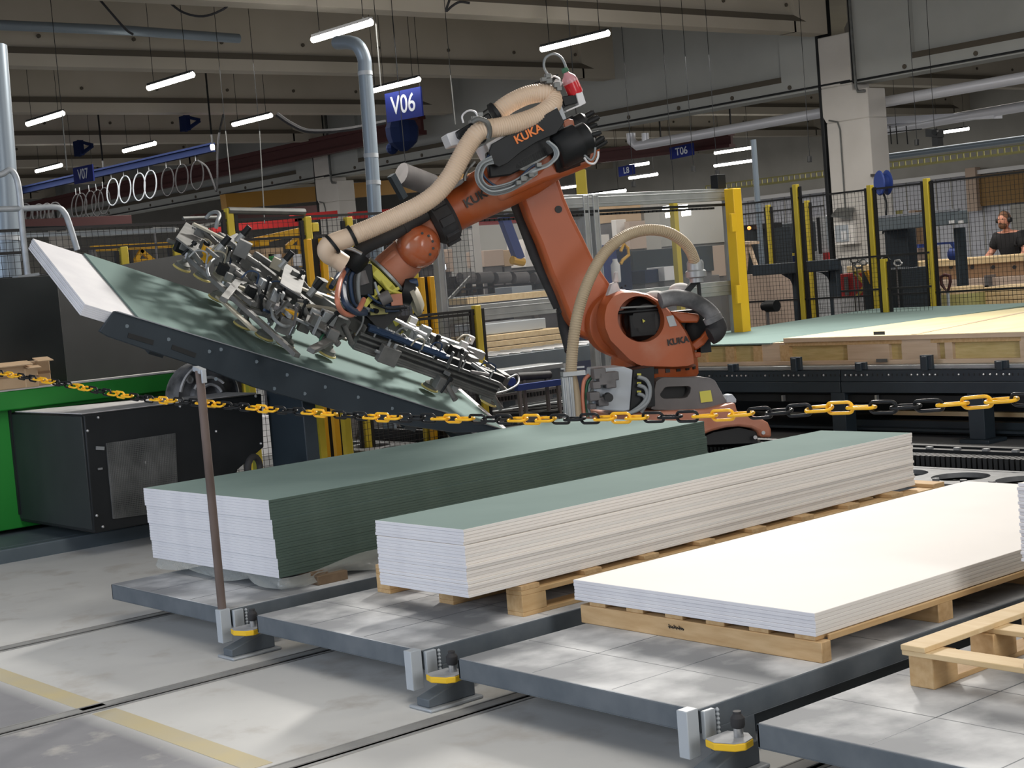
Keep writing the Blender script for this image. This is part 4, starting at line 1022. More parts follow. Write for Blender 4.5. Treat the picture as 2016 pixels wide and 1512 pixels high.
# ------------------------------------------------------------------ conveyor table with the timber element
CX = 10.45
cv = thing('conveyor_table', (CX, 7.0, 0), 'long slate grey perforated conveyor table with clamps in front of the timber element', 'conveyor')
cy1, cy0 = at(1362, 750, X=CX).y+0.9, 4.8
zt, zm, zb = 0.575, 0.475, 0.385
ysp = at(1655, 750, X=CX).y
for n_, (a_, b_) in enumerate(((cy0, ysp-0.006), (ysp+0.006, cy1))):
    m = MB(); m.box((CX, a_, zm), (CX+0.012, b_, zt)); m.box((CX-0.006, a_, zb), (CX+0.012, b_, zm-0.002)); m.box((CX, a_, zt-0.01), (CX+0.1, b_, zt)); m.build('front_rail', MT['slate'], cv, bevel=0.003)
m = MB()
k = 0; yy = cy0
while yy < cy1-0.05:
    m.box((CX-0.0015, yy, zt-0.055), (CX+0.001, yy+0.010, zt-0.036)); yy += 0.0475
o = m.build('slot_holes', MT['black'], cv); o['kind'] = 'stuff'
m = MB()
for px in (1397, 1432, 1442, 1451, 1460, 1469, 1507, 1544, 1553, 1563, 1573, 1584, 1622, 1665, 1676, 1686, 1697, 1708, 1750, 1795, 1807, 1819, 1831, 1842, 1888, 1937, 1950, 1963, 1976, 1988):
    a = at(px, 738, X=CX); m.sphere((CX-0.004, a.y, zt-0.045), 0.010, 6, 4)
o = m.build('rail_bolts', MT['steel'], cv); o['kind'] = 'stuff'
m = MB(); m.box((CX+0.02, cy0, zt), (CX+0.16, cy1, zt+0.03)); m.build('silver_strip', MT['alu'], cv, bevel=0.003)
m = MB(); m.box((CX+0.05, cy0, 0.30), (CX+0.10, cy1, 0.36)); m.build('lower_rail', MT['black_metal'], cv)
for px in (1436, 1540, 1724): 
    a = at(px, 783, X=CX); MB().box((CX, a.y-0.01, a.z-0.03), (CX+0.03, a.y+0.01, a.z+0.02)).build('clip', MT['steel'], cv)
for px, h_ in ((1443, 0), (1568, 1), (1695, 0), (1825, 1), (1972, 0), (2090, 1)):
    a = at(px, 725, X=CX); hgt = 0.11 if h_ else 0.06
    m = MB(); m.box((CX-0.01, a.y-0.055, zt), (CX+0.02, a.y+0.055, zt+hgt)); m.box((CX-0.03, a.y-0.02, zt-0.01), (CX-0.005, a.y+0.03, zt+hgt*0.9)); m.build('stop_block', MT['slate'], cv, bevel=0.003)
for px in (1925, 1655, 1420):
    a = at(px, 872, X=CX)
    m = MB(); m.box((CX, a.y-0.07, 0.03), (CX+0.14, a.y+0.07, zb)); m.box((CX-0.05, a.y-0.13, 0), (CX+0.2, a.y+0.13, 0.03)); m.build('leg', MT['slate'], cv, bevel=0.004)
m = MB(); m.box((CX+0.9, cy0, 0.1), (CX+1.0, cy1, 0.5)); m.box((CX+0.2, cy0, 0.05), (CX+3.5, cy1, 0.07)); m.build('inner_frame', MT['slate_dark'], cv)
m = MB(); m.box((CX+3.3, cy0, 0.0), (CX+3.4, cy1, 0.55)); m.box((CX+0.2, cy1-0.2, 0.45), (CX+3.4, cy1-0.1, 0.57)); m.build('cross_frame', MT['slate_dark'], cv)
a, b = at(1762, 812, X=10.9), at(2060, 814, X=10.9)
tag(MB().bar((10.9, a.y, a.z), (10.9, b.y, a.z), 0.06, 0.035).build('pale_strip', MT['wood_light']), 'pale strip lying under the conveyor table', 'strip')
a, b = at(1690, 836, X=10.8), at(2080, 840, X=10.8)
tag(MB().bar((10.8, a.y, a.z), (10.8, b.y, a.z), 0.10, 0.10).build('floor_beam', MT['slate_dark']), 'dark steel beam running behind the conveyor leg', 'beam')
# timber frame element
EX = CX+0.13
el = thing('timber_element', (EX, 7.0, zt+0.03), 'open timber floor element with yellow insulation on the conveyor table', 'timber element')
z0 = zt+0.03; z3 = at(1750, 660, X=EX).z
ye0 = cy0; ye1 = at(1545, 664, X=EX).y; yf1 = at(1385, 690, X=EX).y+0.6
dep = 3.6
H_ = z3-z0
MB().box((EX, ye0, z0), (EX+0.05, yf1, z0+0.035)).build('bottom_plate', MT['wood_pine'], el, bevel=0.002)
MB().box((EX-0.02, ye0, z3-0.038), (EX+dep, ye1, z3)).build('top_board', MT['sheathing'], el)
MB().box((EX-0.022, ye0, z3-0.038), (EX-0.0, ye1, z3-0.002)).build('top_plate', MT['wood_pine'], el, bevel=0.002)
for (p0_, p1_) in ((1500, 1552), (1668, 1750), (1775, 1845), (1860, 1875), (2008, 2050)):
    a, b = at(p1_, 700, X=EX), at(p0_, 700, X=EX)
    MB().box((EX+0.004, a.y, z0+0.035), (EX+0.06, b.y, z3-0.038)).build('stud', MT['wood_pine'], el, bevel=0.002)
MB().box((EX+0.045, ye0, z0+0.035), (EX+dep-0.1, ye1, z3-0.04)).build('insulation_core', MT['insulation'], el)
for (p0_, p1_) in ((1545, 1775), (1832, 2010)):
    a, b = at(p1_, 680, X=EX), at(p0_, 680, X=EX)
    MB().box((EX+0.002, a.y, z3-0.07), (EX+0.05, b.y, z3-0.038)).build('blocking_strip', MT['wood_pallet'], el)
# darker left part, under the green sheets
MB().box((EX+0.03, ye1+0.01, z0+0.035), (EX+dep-0.1, yf1, z3-0.06)).build('left_core', MT['insulation'], el)
for px in (1385, 1440, 1495, 1548): 
    a = at(px, 700, X=EX+0.02); MB().box((EX+0.0, a.y-0.05, z0+0.035), (EX+0.05, a.y+0.05, z3-0.06)).build('stud', MT['wood_pallet'], el)
for px, py in ((1730, 656), (1735, 710)):
    a = at(px, py, X=EX-0.03); MB().box((EX-0.026, a.y-0.055, a.z-0.014), (EX-0.022, a.y+0.055, a.z+0.014)).build('grey_stamp', MT['alu_dark'], el)
a, b = at(1800, 660, X=EX), at(2016, 615, Z=z3)
MB().bar(Vector((EX, a.y, z3+0.001)), Vector((b.x, b.y, z3+0.001)), 0.05, 0.004).build('joist_edge', MT['wood_pine'], el)
# green sheets on the left part
zs = z3-0.04
pg = [at(1378, 665, Z=zs), at(1519, 659, Z=zs), at(1760, 628, Z=zs+0.02), at(2016, 601, Z=zs+0.06), at(1900, 603, Z=zs+0.06), at(1700, 607, Z=zs+0.04), at(1425, 640, Z=zs)]
m = MB(); A_ = Vector((EX-0.02, ye1-0.06, 0)); 
m.prism([(EX-0.03, yf1+0.4, z3-0.05), (EX-0.03, at(1519, 659, X=EX).y, z3-0.048), (EX+dep+0.2, at(1519, 659, X=EX).y-0.35, z3+0.012), (EX+dep+0.4, yf1+0.5, z3+0.012)], (0, 0, 0.012))
tag(m.build('plasterboard', MT['board_green'], fix=True), 'big green plasterboard sheet lying on the left part of the timber element', 'plasterboard')

# ------------------------------------------------------------------ the orange robot
RB = Vector((8.2, 8.2, 0)); RH = Vector((-0.878, 0.479, 0)).normalized(); RA = Vector((0.479, 0.878, 0)).normalized()
UZ = Vector((0, 0, 1))
def R(px, py, off=0.0): return at(px, py, Q=RB+RA*off, N=RA)
def RP(pts, off, zo=None):
    if zo: pts = [(zo[0]+x/zo[2], zo[1]+y/zo[2]) for x, y in pts]
    return [R(x, y, off) for x, y in pts]
rb = thing('industrial_robot', (8.2, 8.2, 0.25), 'large orange industrial robot arm on its floor track', 'robot')
Z1 = (1040, 540, 4.032); Z2 = (1000, 360, 3.978); Z3 = (860, 90, 4.5825); Z4 = (600, 300, 3.6655); Z5 = (620, 430, 7.2)
# carriage
m = MB(); m.prism([R(x, y, -0.5) for x, y in [(1200, 815), (1395, 806), (1448, 792), (1453, 812), (1470, 815), (1495, 822), (1513, 832), (1519, 845), (1520, 862), (1497, 862), (1494, 850), (1480, 843), (1455, 840), (1430, 842), (1400, 850), (1382, 858), (1200, 862)]], RA*1.0)
m.build('carriage', MT['orange_dusty'], rb, bevel=0.02, seg=3)
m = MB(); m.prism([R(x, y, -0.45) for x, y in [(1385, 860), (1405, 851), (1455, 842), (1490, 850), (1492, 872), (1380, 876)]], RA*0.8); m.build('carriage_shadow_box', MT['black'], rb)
m = MB()
for px, py in ((1487, 861), (1503, 852)): m.cyl(R(px, py, -0.52), R(px, py, -0.49), 0.014, n=8)
m.build('carriage_bolt', MT['steel'], rb)
m = MB(); m.prism([R(x, y, -0.42) for x, y in [(1430, 786), (1433, 778), (1442, 776), (1450, 786), (1450, 793), (1432, 794)]], RA*0.10); m.build('foot_clamp', MT['cabinet_grey'], rb, bevel=0.006)
# grey base casting with window
c0 = RB+RA*0.0
zb0 = R(1350, 822, -0.42).z; zt0 = R(1350, 748, -0.3).z
def ring_face(mb, outer, inner, off, mi=0, n=40):
    """plate with a hole: outer polygon (px), inner polygon (px), both resampled by angle"""
    cx = sum(p[0] for p in inner)/len(inner); cy = sum(p[1] for p in inner)/len(inner)
    def rs_(poly, ang):
        dx, dy = math.cos(ang), math.sin(ang); best = None
        for i in range(len(poly)):
            x1, y1 = poly[i][0]-cx, poly[i][1]-cy; x2, y2 = poly[(i+1) % len(poly)][0]-cx, poly[(i+1) % len(poly)][1]-cy
            den = dx*(y2-y1)-dy*(x2-x1)
            if abs(den) < 1e-9: continue
            t = (x1*(y2-y1)-y1*(x2-x1))/den; s_ = (x1*dy-y1*dx)/den
            if t > 0 and -1e-6 <= s_ <= 1+1e-6: best = t if best is None else max(best, t)
        return (cx+dx*best, cy+dy*best)
    angs = [2*PI*k/n for k in range(n)]
    return [rs_(outer, a) for a in angs], [rs_(inner, a) for a in angs]
def ring_prism(outer, inner, off, thick, n=48, chamfer=0.0):
    O, I = ring_face(None, outer, inner, off, n=n); mb = MB()
    A1 = [R(x, y, off+chamfer) for x, y in O]
    icx = sum(p[0] for p in I)/n; icy = sum(p[1] for p in I)/n
    O2 = [(icx+(x-icx)*0.955, icy+(y-icy)*0.955) for x, y in O] if chamfer else O
    A0 = [R(x, y, off) for x, y in O2]; Bf = [R(x, y, off) for x, y in I]
    A1b = [p+RA*thick for p in A1]; Bb = [p+RA*thick for p in Bf]
    loops = [Bb, Bf, A0, A1, A1b]
    vs = [p for l in loops for p in l]; fs = []
    for k in range(5):
        k2 = (k+1) % 5
        for j in range(n): fs.append((k*n+j, k*n+(j+1) % n, k2*n+(j+1) % n, k2*n+j))
    return mb.add(vs, fs)
outer = [(x+Z1[0], y+Z1[1]) for x, y in [(a/4.032, b/4.032) for a, b in [(1015, 850), (1045, 830), (1070, 820), (1440, 820), (1480, 840), (1580, 1020), (1580, 1045), (1290, 1080), (1240, 1080), (975, 1075), (990, 1000)]]]
inner = [(1040+a/4.032, 540+b/4.032) for a, b in [(1085, 900), (1110, 893), (1270, 888), (1292, 897), (1285, 940), (1262, 975), (1230, 985), (1080, 990), (1050, 970), (1048, 950)]]
ring_prism(outer, inner, -0.40, 0.8, n=64, chamfer=0.0).build('base_casting', MT['casting_grey'], rb, bevel=0.012, fix=True)
m = MB(); m.prism([R(x, y, -0.30) for x, y in [(1300, 760), (1362, 760), (1362, 788), (1300, 788)]], RA*0.02); m.build('base_window', MT['black'], rb)
m = MB(); m.prism([R(x, y, -0.43) for x, y in [(1225, 822), (1300, 822), (1432, 803), (1448, 793), (1448, 798), (1435, 812), (1300, 829), (1225, 829)]], RA*0.9); m.build('base_flange', MT['black_metal'], rb)
m = MB(); m.prism([R(x, y, -0.405) for x, y in [(1377, 771), (1399, 768), (1403, 790), (1380, 793)]], -RA*0.002); m.build('yellow_sticker', MT['yellow_label'], rb)
# turret foot with cooling slots
ct = RB+RA*0.02; zf0, zf1 = R(1350, 747, -0.3).z, R(1300, 705, -0.3).z
m = MB(); m.lathe((ct.x, ct.y, zf0), UZ, [(0.30, 0), (0.315, 0.02), (0.315, 0.16), (0.30, 0.22), (0.27, 0.28)], 40); m.build('turret_foot', MT['orange'], rb, smooth=50)
for k in range(7):
    a = math.radians(-145+14*k); d = -(RA*math.cos(a+math.radians(100))+(-RH)*math.sin(a+math.radians(100))) if False else (-RA*math.cos(math.radians(-45+15*k))-RH*math.sin(math.radians(-45+15*k)))
    p_ = ct+d*0.312; p_.z = zf0+0.085
    MB().obox(p_, d*0.012, UZ.cross(d)*0.016, UZ*0.024).build('cooling_slot', MT['letter_black'], rb)
m = MB(); m.prism(RP([(1310, 622), (1372, 618), (1372, 655), (1320, 668)], -0.30, Z1), RA*0.10); m.build('lug', MT['orange'], rb, bevel=0.006)
# rotating column: window ring
outer = [(1040+a/4.032, 540+b/4.032) for a, b in [(600, 430), (592, 340), (612, 240), (660, 170), (740, 135), (840, 132), (950, 155), (1045, 210), (1120, 285), (1200, 370), (1262, 460), (1300, 540), (1322, 610), (1335, 700), (1335, 740), (1180, 752), (1000, 748), (880, 740), (800, 690), (720, 610), (640, 530)]]
inner = [(1040+(895+186*math.cos(2*PI*k/40)-10*math.sin(2*PI*k/40))/4.032, 540+(356+182*math.sin(2*PI*k/40)+22*math.cos(2*PI*k/40))/4.032) for k in range(40)]
ring_prism(outer, inner, -0.36, 0.24, n=72, chamfer=0.045).build('shoulder_housing', MT['orange'], rb, smooth=40, fix=True)
m = MB(); m.prism(RP([(600, 420), (620, 240), (740, 150), (900, 150), (1100, 280), (1240, 460), (1300, 600), (1310, 700), (1000, 730), (820, 680), (700, 590)], -0.02, Z1), RA*0.05); m.build('shoulder_back', MT['orange'], rb)
# motor inside the window
cM = R(1262, 628, -0.10)
m = MB(); m.lathe(cM, -RA, [(0.13, -0.08), (0.155, 0.0), (0.155, 0.1), (0.12, 0.14), (0.11, 0.16)], 28)
m.box((0, 0, 0), (0, 0, 0)) if False else None
m.build('shoulder_motor', MT['black'], rb, smooth=40)
m = MB(); m.obox(R(1262, 640, -0.2), RH*0.10, RA*0.06, UZ*0.08); m.obox(R(1255, 612, -0.25), RH*0.15, RA*0.03, UZ*0.012); m.build('motor_box', MT['black_metal'], rb, bevel=0.008)
MB().bar(R(1222, 606, -0.30), R(1292, 602, -0.30), 0.02, 0.012).build('motor_rail', MT['alu_dark'], rb)
MB().prism(RP([(905, 355), (930, 370), (910, 385)], -0.28, Z1), -RA*0.003).build('warning_triangle', MT['yellow_label'], rb)
MB().prism(RP([(1095, 335), (1150, 325), (1180, 408), (1122, 416)], -0.365, Z1), -RA*0.002).build('rating_plate', MT['alu'], rb)
text('shoulder_lettering', 'KUKA', R(1335, 671.5, -0.366), R(1352, 668, -0.366)-R(1318, 674, -0.366), R(1333, 662, -0.366)-R(1335, 682, -0.366), 0.042, MT['letter_black'], rb, 0.002, 0.002)
# bolts along the joint between arm and shoulder
m = MB()
for k in range(22):
    a = math.radians(112+6.6*k*0.95); pxx = 1259+74*math.cos(a); pyy = 631-76*math.sin(a)+2
    m.cyl(R(pxx, pyy, -0.13), R(pxx, pyy, -0.10), 0.008, n=6)
m.build('joint_bolts', MT['black_metal'], rb)
# link arm
arm = [(95, 95), (150, 60), (230, -60), (330, -120), (400, -40), (450, 120), (520, 280), (600, 440), (668, 585), (740, 700), (830, 830), (870, 950), (880, 1100), (840, 1250), (760, 1290), (690, 1240), (560, 1185), (485, 1075), (400, 860), (330, 700), (250, 480), (160, 280)]
m = MB(); m.prism(RP(arm, -0.03, Z2), RA*0.26); m.build('link_arm', MT['orange'], rb, bevel=0.03, seg=4)
cH = R(1222, 637, -0.10)
MB().lathe(cH, -RA, [(0.235, -0.15), (0.245, -0.02), (0.235, 0.02), (0.22, 0.03)], 40).build('shoulder_flange', MT['orange'], rb, smooth=40)
c_ = R(1099.5, 412, -0.035); m = MB(); m.lathe(c_, -RA, [(0.026, -0.01), (0.026, 0.003)], 20); m.build('arm_hole', MT['black'], rb)
m = MB(); m.prism(RP([(700, 1228), (745, 1212), (748, 1238), (710, 1256)], -0.05, Z2), -RA*0.01); m.build('white_wear_pad', MT['white_plastic'], rb)
# counterbalance / black gas tube behind the arm
m = MB(); m.tube([R(1012, 392, 0.16), R(1054, 505, 0.16), R(1100, 604, 0.16)], 0.042, 14); m.lathe(R(1108, 604, 0.16), R(1108, 604, .16)-R(1060, 505, .16), [(0.045, -0.03), (0.05, 0), (0.05, 0.03)], 14); m.tube([R(1108, 608, 0.2), R(1112, 640, 0.2), R(1125, 690, 0.1)], 0.05, 12)
m.build('dress_tube', MT['rubber'], rb, smooth=60)
# forearm
fp0, fp1 = R(1035, 335, -0.16), R(871, 425, -0.16)
ax = (fp1-fp0).normalized(); Lf = (fp1-fp0).length
m = MB(); m.lathe(fp0, ax, [(0.165, -0.25), (0.185, 0.0), (0.175, Lf*0.35), (0.155, Lf*0.75), (0.150, Lf)], 36); m.build('forearm', MT['orange'], rb, smooth=50)
body = [(1186, 292), (1166, 326), (1120, 345), (1075, 358), (1030, 378), (985, 398), (950, 352), (965, 330), (1005, 312), (1050, 300), (1075, 262), (1120, 245), (1160, 262)]
m = MB(); m.prism([R(x, y, -0.33) for x, y in body], RA*0.34); m.build('elbow_housing', MT['orange'], rb, bevel=0.035, seg=4)
m = MB(); m.prism([R(x, y, -0.36) for x, y in [(856, 385), (880, 368), (925, 345), (910, 362), (862, 392)]], RA*0.2); m.build('forearm_top_guard', MT['dusty_black'], rb, bevel=0.01)
text('forearm_lettering', 'KUK', R(936, 391, -0.33), R(960, 378, -0.33)-R(918, 402, -0.33), R(930, 380, -0.33)-R(940, 400, -0.33), 0.06, MT['letter_black'], rb, 0.002, 0.002)
cc = R(868, 428, -0.16)
m = MB(); m.lathe(cc, ax, [(0.155, -0.08), (0.185, -0.05), (0.19, 0.0), (0.18, 0.06), (0.15, 0.09)], 28)
for k in range(9):
    a = 2*PI*k/9; p_ = ax.orthogonal().normalized(); q_ = ax.cross(p_); d = p_*math.cos(a)+q_*math.sin(a); m.obox(cc+d*0.185, d*0.02, ax*0.05, ax.cross(d)*0.03)
m.build('forearm_collar', MT['rubber'], rb, bevel=0.004)
c1, c2 = R(862, 436, -0.16), R(822, 462, -0.16)
MB().lathe(c1, c2-c1, [(0.13, -0.03), (0.128, 0.05), (0.12, 0.16), (0.09, 0.22)], 28).build('wrist_tube', MT['orange_dusty'], rb, smooth=50)
cw = R(820, 486, -0.16)
m = MB(); m.lathe(cw+RA*0.20, -RA, [(0.10, 0), (0.14, 0.03), (0.152, 0.08), (0.152, 0.28), (0.145, 0.35), (0.118, 0.405), (0.06, 0.43), (0.0, 0.435)], 36, cap=False); m.build('wrist_housing', MT['orange_gloss'], rb, smooth=60)
m = MB()
for k in range(5): a = math.radians(100+32*k); m.cyl(cw-RA*0.205+RH*0.085*math.cos(a)+UZ*0.085*math.sin(a), cw-RA*0.225+RH*0.085*math.cos(a)+UZ*0.085*math.sin(a), 0.01, n=6)
m.build('wrist_bolts', MT['letter_black'], rb)
c2 = R(765, 540, -0.16)
d = (c2-cw).normalized()
m = MB(); m.lathe(cw, d, [(0.11, 0.0), (0.135, 0.10), (0.14, 0.18), (0.145, (c2-cw).length-0.03), (0.14, (c2-cw).length)], 32); m.build('wrist_hand', MT['orange_dusty'], rb, smooth=50)
m = MB(); m.obox(cw+d*0.13+RH*0.10, d*0.08, d.cross(RA)*0.045, RA*0.12); m.build('wrist_cheek', MT['orange_dusty'], rb, bevel=0.03, seg=3)
FL = c2; FD = d      # flange point and direction
m = MB(); m.lathe(FL, FD, [(0.13, 0), (0.17, 0.008), (0.17, 0.025), (0.16, 0.03)], 32); m.build('flange_plate', MT['alu'], rb, smooth=40)
# dark tube and beige hose guide ring at the wrist
m = MB(); m.tube(smoothpath([R(838, 420, -0.30), R(800, 443, -0.32), R(760, 466, -0.34), R(728, 480, -0.35), (R(710, 492, -0.35)), R(700, 508, -0.35)], 6), 0.052, 16)
for p_, q_ in (((800, 443), (760, 466)), ((764, 464), (740, 475))):
    a, b = R(*p_, -0.32), R(*q_, -0.34); dd = (b-a).normalized(); m.cyl(a, a+dd*0.03, 0.058, n=16)
m.build('black_hose', MT['rubber'], rb, smooth=60)
m = MB(); a, b = R(706, 500, -0.34), R(690, 522, -0.34); m.lathe(a, b-a, [(0.085, -0.01), (0.09, 0.02), (0.085, 0.09), (0.07, 0.12)], 20); m.build('hose_guide', MT['black_metal'], rb, smooth=40)
m = MB(); m.tube(smoothpath([R(672, 492, -0.42), R(680, 488, -0.43), R(696, 492, -0.43), R(712, 500, -0.43)], 4), 0.014, 8); m.build('guide_clamp', MT['steel'], rb)
# energy supply box on the forearm
bo = -0.52
side = [(498, 885), (1088, 560), (1152, 690), (1080, 790), (900, 870), (760, 960), (640, 1060), (560, 1095), (500, 1060), (470, 960)]
m = MB(); m.prism(RP(side, bo, Z3), RA*0.03); m.build('box_side_panel', MT['black_metal'], rb, bevel=0.004)
m = MB(); m.prism(RP([(440, 885), (1080, 548), (1150, 690), (640, 960), (500, 1000)], bo+0.03, Z3), RA*0.42); m.build('supply_box', MT['white_plastic'], rb, bevel=0.006)
m = MB(); m.prism(RP([(85, 795), (300, 720), (360, 860), (130, 905)], bo+0.2, Z3), RA*0.25); m.build('box_nose', MT['white_plastic'], rb, bevel=0.008)
m = MB(); m.prism(RP([(180, 770), (470, 600), (500, 650), (440, 880), (330, 880), (200, 830)], bo+0.12, Z3), RA*0.3); m.build('hose_saddle', MT['black_metal'], rb, bevel=0.01)
m = MB(); m.prism(RP([(1060, 520), (1110, 490), (1170, 660), (1120, 680)], bo+0.1, Z3), RA*0.3); m.build('rear_plate', MT['cabinet_grey'], rb, bevel=0.005)
m = MB(); m.prism(RP([(860, 360), (1100, 250), (1080, 300), (880, 380)], bo+0.4, Z3), RA*0.02); m.build('top_bracket', MT['black_metal'], rb)
text('box_lettering', 'KUKA', R(1040.5, 264, bo-0.006), R(1058, 255, bo)-R(1022, 273, bo), R(1036, 250, bo)-R(1046, 272, bo), 0.055, MT['orange_letter'], rb, 0.003, 0.002)
m = MB(); m.prism(RP([(720, 1060), (990, 900), (1000, 1000), (800, 1130), (700, 1110)], bo+0.08, Z3), RA*0.04); m.build('lower_bracket', MT['alu_dark'], rb, bevel=0.004)
# motors at the rear of the elbow
def motor(p0, p1, o0, r, nm='elbow_motor'):
    a, b = R(*p0, o0), R(*p1, o0); L_ = (b-a).length
    m = MB(); m.lathe(a, b-a, [(r*0.9, 0), (r, 0.02), (r, L_*0.7), (r*0.85, L_*0.72), (r*0.85, L_), (r*0.6, L_+0.02)], 18); return m.build(nm, MT['black_metal'], rb, smooth=40)
motor((1095, 300), (1158, 270), -0.42, 0.13)
motor((1100, 268), (1150, 240), -0.20, 0.085)
motor((1085, 315), (1150, 292), -0.30, 0.11)
m = MB()
for (x0_, y0_), (x1_, y1_), o_, r_ in (((1130, 242), (1166, 222), -0.2, 0.022), ((1140, 250), (1176, 232), -0.24, 0.022), ((1146, 258), (1172, 246), -0.3, 0.018), ((1158, 290), (1186, 272), -0.46, 0.022), ((1160, 298), (1192, 280), -0.44, 0.018), ((1150, 270), (1180, 262), -0.5, 0.02)):
    m.cyl(R(x0_, y0_, o_), R(x1_, y1_, o_), r_, n=10); m.cyl(R(x1_, y1_, o_), R(x1_+3, y1_-1.5, o_), r_*0.7, n=10)
o = m.build('motor_plugs', MT['black_metal'], rb, smooth=40); o['kind'] = 'stuff'
m = MB(); m.prism([R(x, y, -0.30) for x, y in [(1108, 240), (1120, 233), (1130, 236), (1132, 250), (1112, 258)]], RA*0.1); m.build('orange_lug', MT['orange_dusty'], rb, bevel=0.01)
# cable loops
def cab(pts, off, r, mname, name='cable', n=6, k=6):
    P = smoothpath([R(x, y, off+(o[0] if o else 0)) for x, y, *o in pts], k)
    return MB().tube(P, r, n).build(name, MT[mname], rb, smooth=60)
m = MB(); m.prism([R(x, y, -0.44) for x, y in [(958, 300), (1108, 240), (1122, 285), (1060, 318), (1005, 345), (965, 350)]], RA*0.08); m.build('dark_elbow_cover', MT['black_metal'], rb, bevel=0.01)
for j in range(6):
    q = j*2.6
    cab([(968+q*0.3, 308+q), (944+q, 322+q*0.3), (936+q, 345), (945+q*0.7, 368-q*0.6), (970, 383-q*1.2), (1005, 376-q*1.3), (1035, 358-q*1.2), (1058, 342-q)], -0.54-0.022*(j % 3), 0.0075, 'cable_grey' if j % 2 else 'cable_light')
cab([(968, 300), (950, 325), (955, 350), (985, 368), (1020, 352), (1045, 330), (1060, 322)], -0.5, 0.009, 'cable_blue')
for j in range(3):
    cab([(1076+2*j, 278), (1090+3*j, 292), (1092+3*j, 308), (1080, 322+2*j), (1060, 330+2*j), (1040, 340+2*j)], -0.57-0.015*j, 0.009, 'cable_light')
cab([(935, 318), (925, 330), (916, 345), (915, 356)], -0.5, 0.012, 'alu_dark')
cab([(1150, 310), (1158, 320), (1170, 322), (1177, 310), (1178, 298)], -0.5, 0.008, 'white_plastic')
cab([(1150, 305), (1163, 315), (1170, 306), (1172, 290)], -0.5, 0.008, 'cable_grey')
cab([(912, 242), (910, 228), (922, 218), (935, 220), (942, 232)], -0.45, 0.007, 'white_plastic')
cab([(935, 235), (960, 215), (1000, 190), (1040, 170), (1070, 158)], -0.15, 0.007, 'black_metal')
m = MB()
for px, py, s_ in ((935, 234, 0.035), (945, 226, 0.03), (928, 240, 0.025), (1078, 150, 0.03), (1080, 160, 0.035), (1095, 168, 0.035), (1100, 175, 0.03), (1070, 157, 0.03), (1030, 352, 0.035), (1045, 345, 0.03), (1020, 360, 0.03), (1060, 325, 0.03)):
    m.obox(R(px, py, -0.42 if py < 260 else -0.6), RH*s_*0.6, UZ*s_*0.5, RA*0.03)
m.build('cable_connectors', MT['alu_dark'], rb, bevel=0.003)['kind'] = 'stuff'
m = MB(); m.cyl(R(1078, 155, -0.3), R(1082, 146, -0.3), 0.022, n=10); m.cyl(R(1094, 172, -0.32), R(1101, 160, -0.32), 0.03, n=10); m.build('valve', MT['white_plastic'], rb)
cab([(1080, 150), (1071, 132), (1074, 114), (1090, 106), (1104, 112), (1112, 126), (1116, 140)], -0.3, 0.009, 'cable_grey', 'bottle_hose')
cab([(1082, 158), (1090, 150), (1102, 156), (1100, 166)], -0.3, 0.006, 'white_plastic')
# beige hoses
hose = [(975, 226), (990, 213, 0.0), (1010, 200), (1040, 187), (1068, 183), (1085, 188), (1089, 202), (1078, 216), (1055, 230), (1020, 242), (985, 250), (958, 254), (940, 262), (922, 285), (905, 315), (885, 350), (860, 380), (830, 402), (795, 420), (765, 434), (735, 447), (706, 459)]
P = smoothpath([R(x, y, -0.38 - (0.0 if i < 6 else min(0.16, 0.03*(i-5)))) for i, (x, y, *_) in enumerate(hose)], 8)
MB().tube(P, 0.066, 16, ribs=(0.017, 0.004)).build('beige_hose', MT['hose_beige'], rb, smooth=25)
P = smoothpath([R(x, y, -0.54+o) for x, y, o in [(708, 458, 0), (685, 468, 0), (662, 476, 0), (648, 483, 0), (643, 492, .01), (647, 501, .03), (660, 508, .05), (678, 520, .06)]], 8)
MB().tube(P, 0.064, 16).build('hose_elbow', MT['hose_beige'], rb, smooth=60)
for (x0_, y0_), (x1_, y1_), o_ in (((690, 466), (696, 463), -0.54), ((652, 483), (657, 479), -0.54), ((942, 258), (950, 256), -0.50), ((978, 222), (972, 226), -0.38)):
    a, b = R(x0_, y0_, o_), R(x1_, y1_, o_); MB().cyl(a, b, 0.075 if y0_ > 300 else 0.082, n=18).build('hose_clamp', MT['black_metal'], rb)
m = MB(); m.tube(smoothpath([R(930, 240, -0.6), R(942, 234, -0.62), (R(958, 240, -0.62)), R(964, 256, -0.6), R(962, 272, -0.58)], 5), 0.018, 8); m.build('saddle_clamp', MT['alu_dark'], rb)
hz = [(1124, 735), (1126, 700), (1130, 660), (1137, 620), (1150, 575), (1170, 530), (1195, 493), (1230, 465), (1270, 453), (1310, 456), (1340, 472), (1358, 492), (1368, 516)]
P = smoothpath([R(x, y, -0.62+0.05*max(0, i-4)) for i, (x, y) in enumerate(hz)], 8)
MB().tube(P, 0.041, 14, ribs=(0.016, 0.003)).build('tan_hose', MT['hose_tan'], rb, smooth=25)
a = R(1368, 512, -0.2)
MB().lathe(a, (0, 0, -1), [(0.05, 0), (0.06, 0.02), (0.06, 0.07), (0.075, 0.08), (0.075, 0.12), (0.05, 0.13), (0.05, 0.16)], 20).build('filter_cup', MT['alu'], rb, smooth=40)
m = MB(); m.bar(R(1374, 545, -0.15), R(1378, 590, -0.15), 0.03, 0.02); m.bar(R(1350, 575, -0.15), R(1370, 552, -0.15), 0.05, 0.04); m.build('cup_bracket', MT['black_metal'], rb)
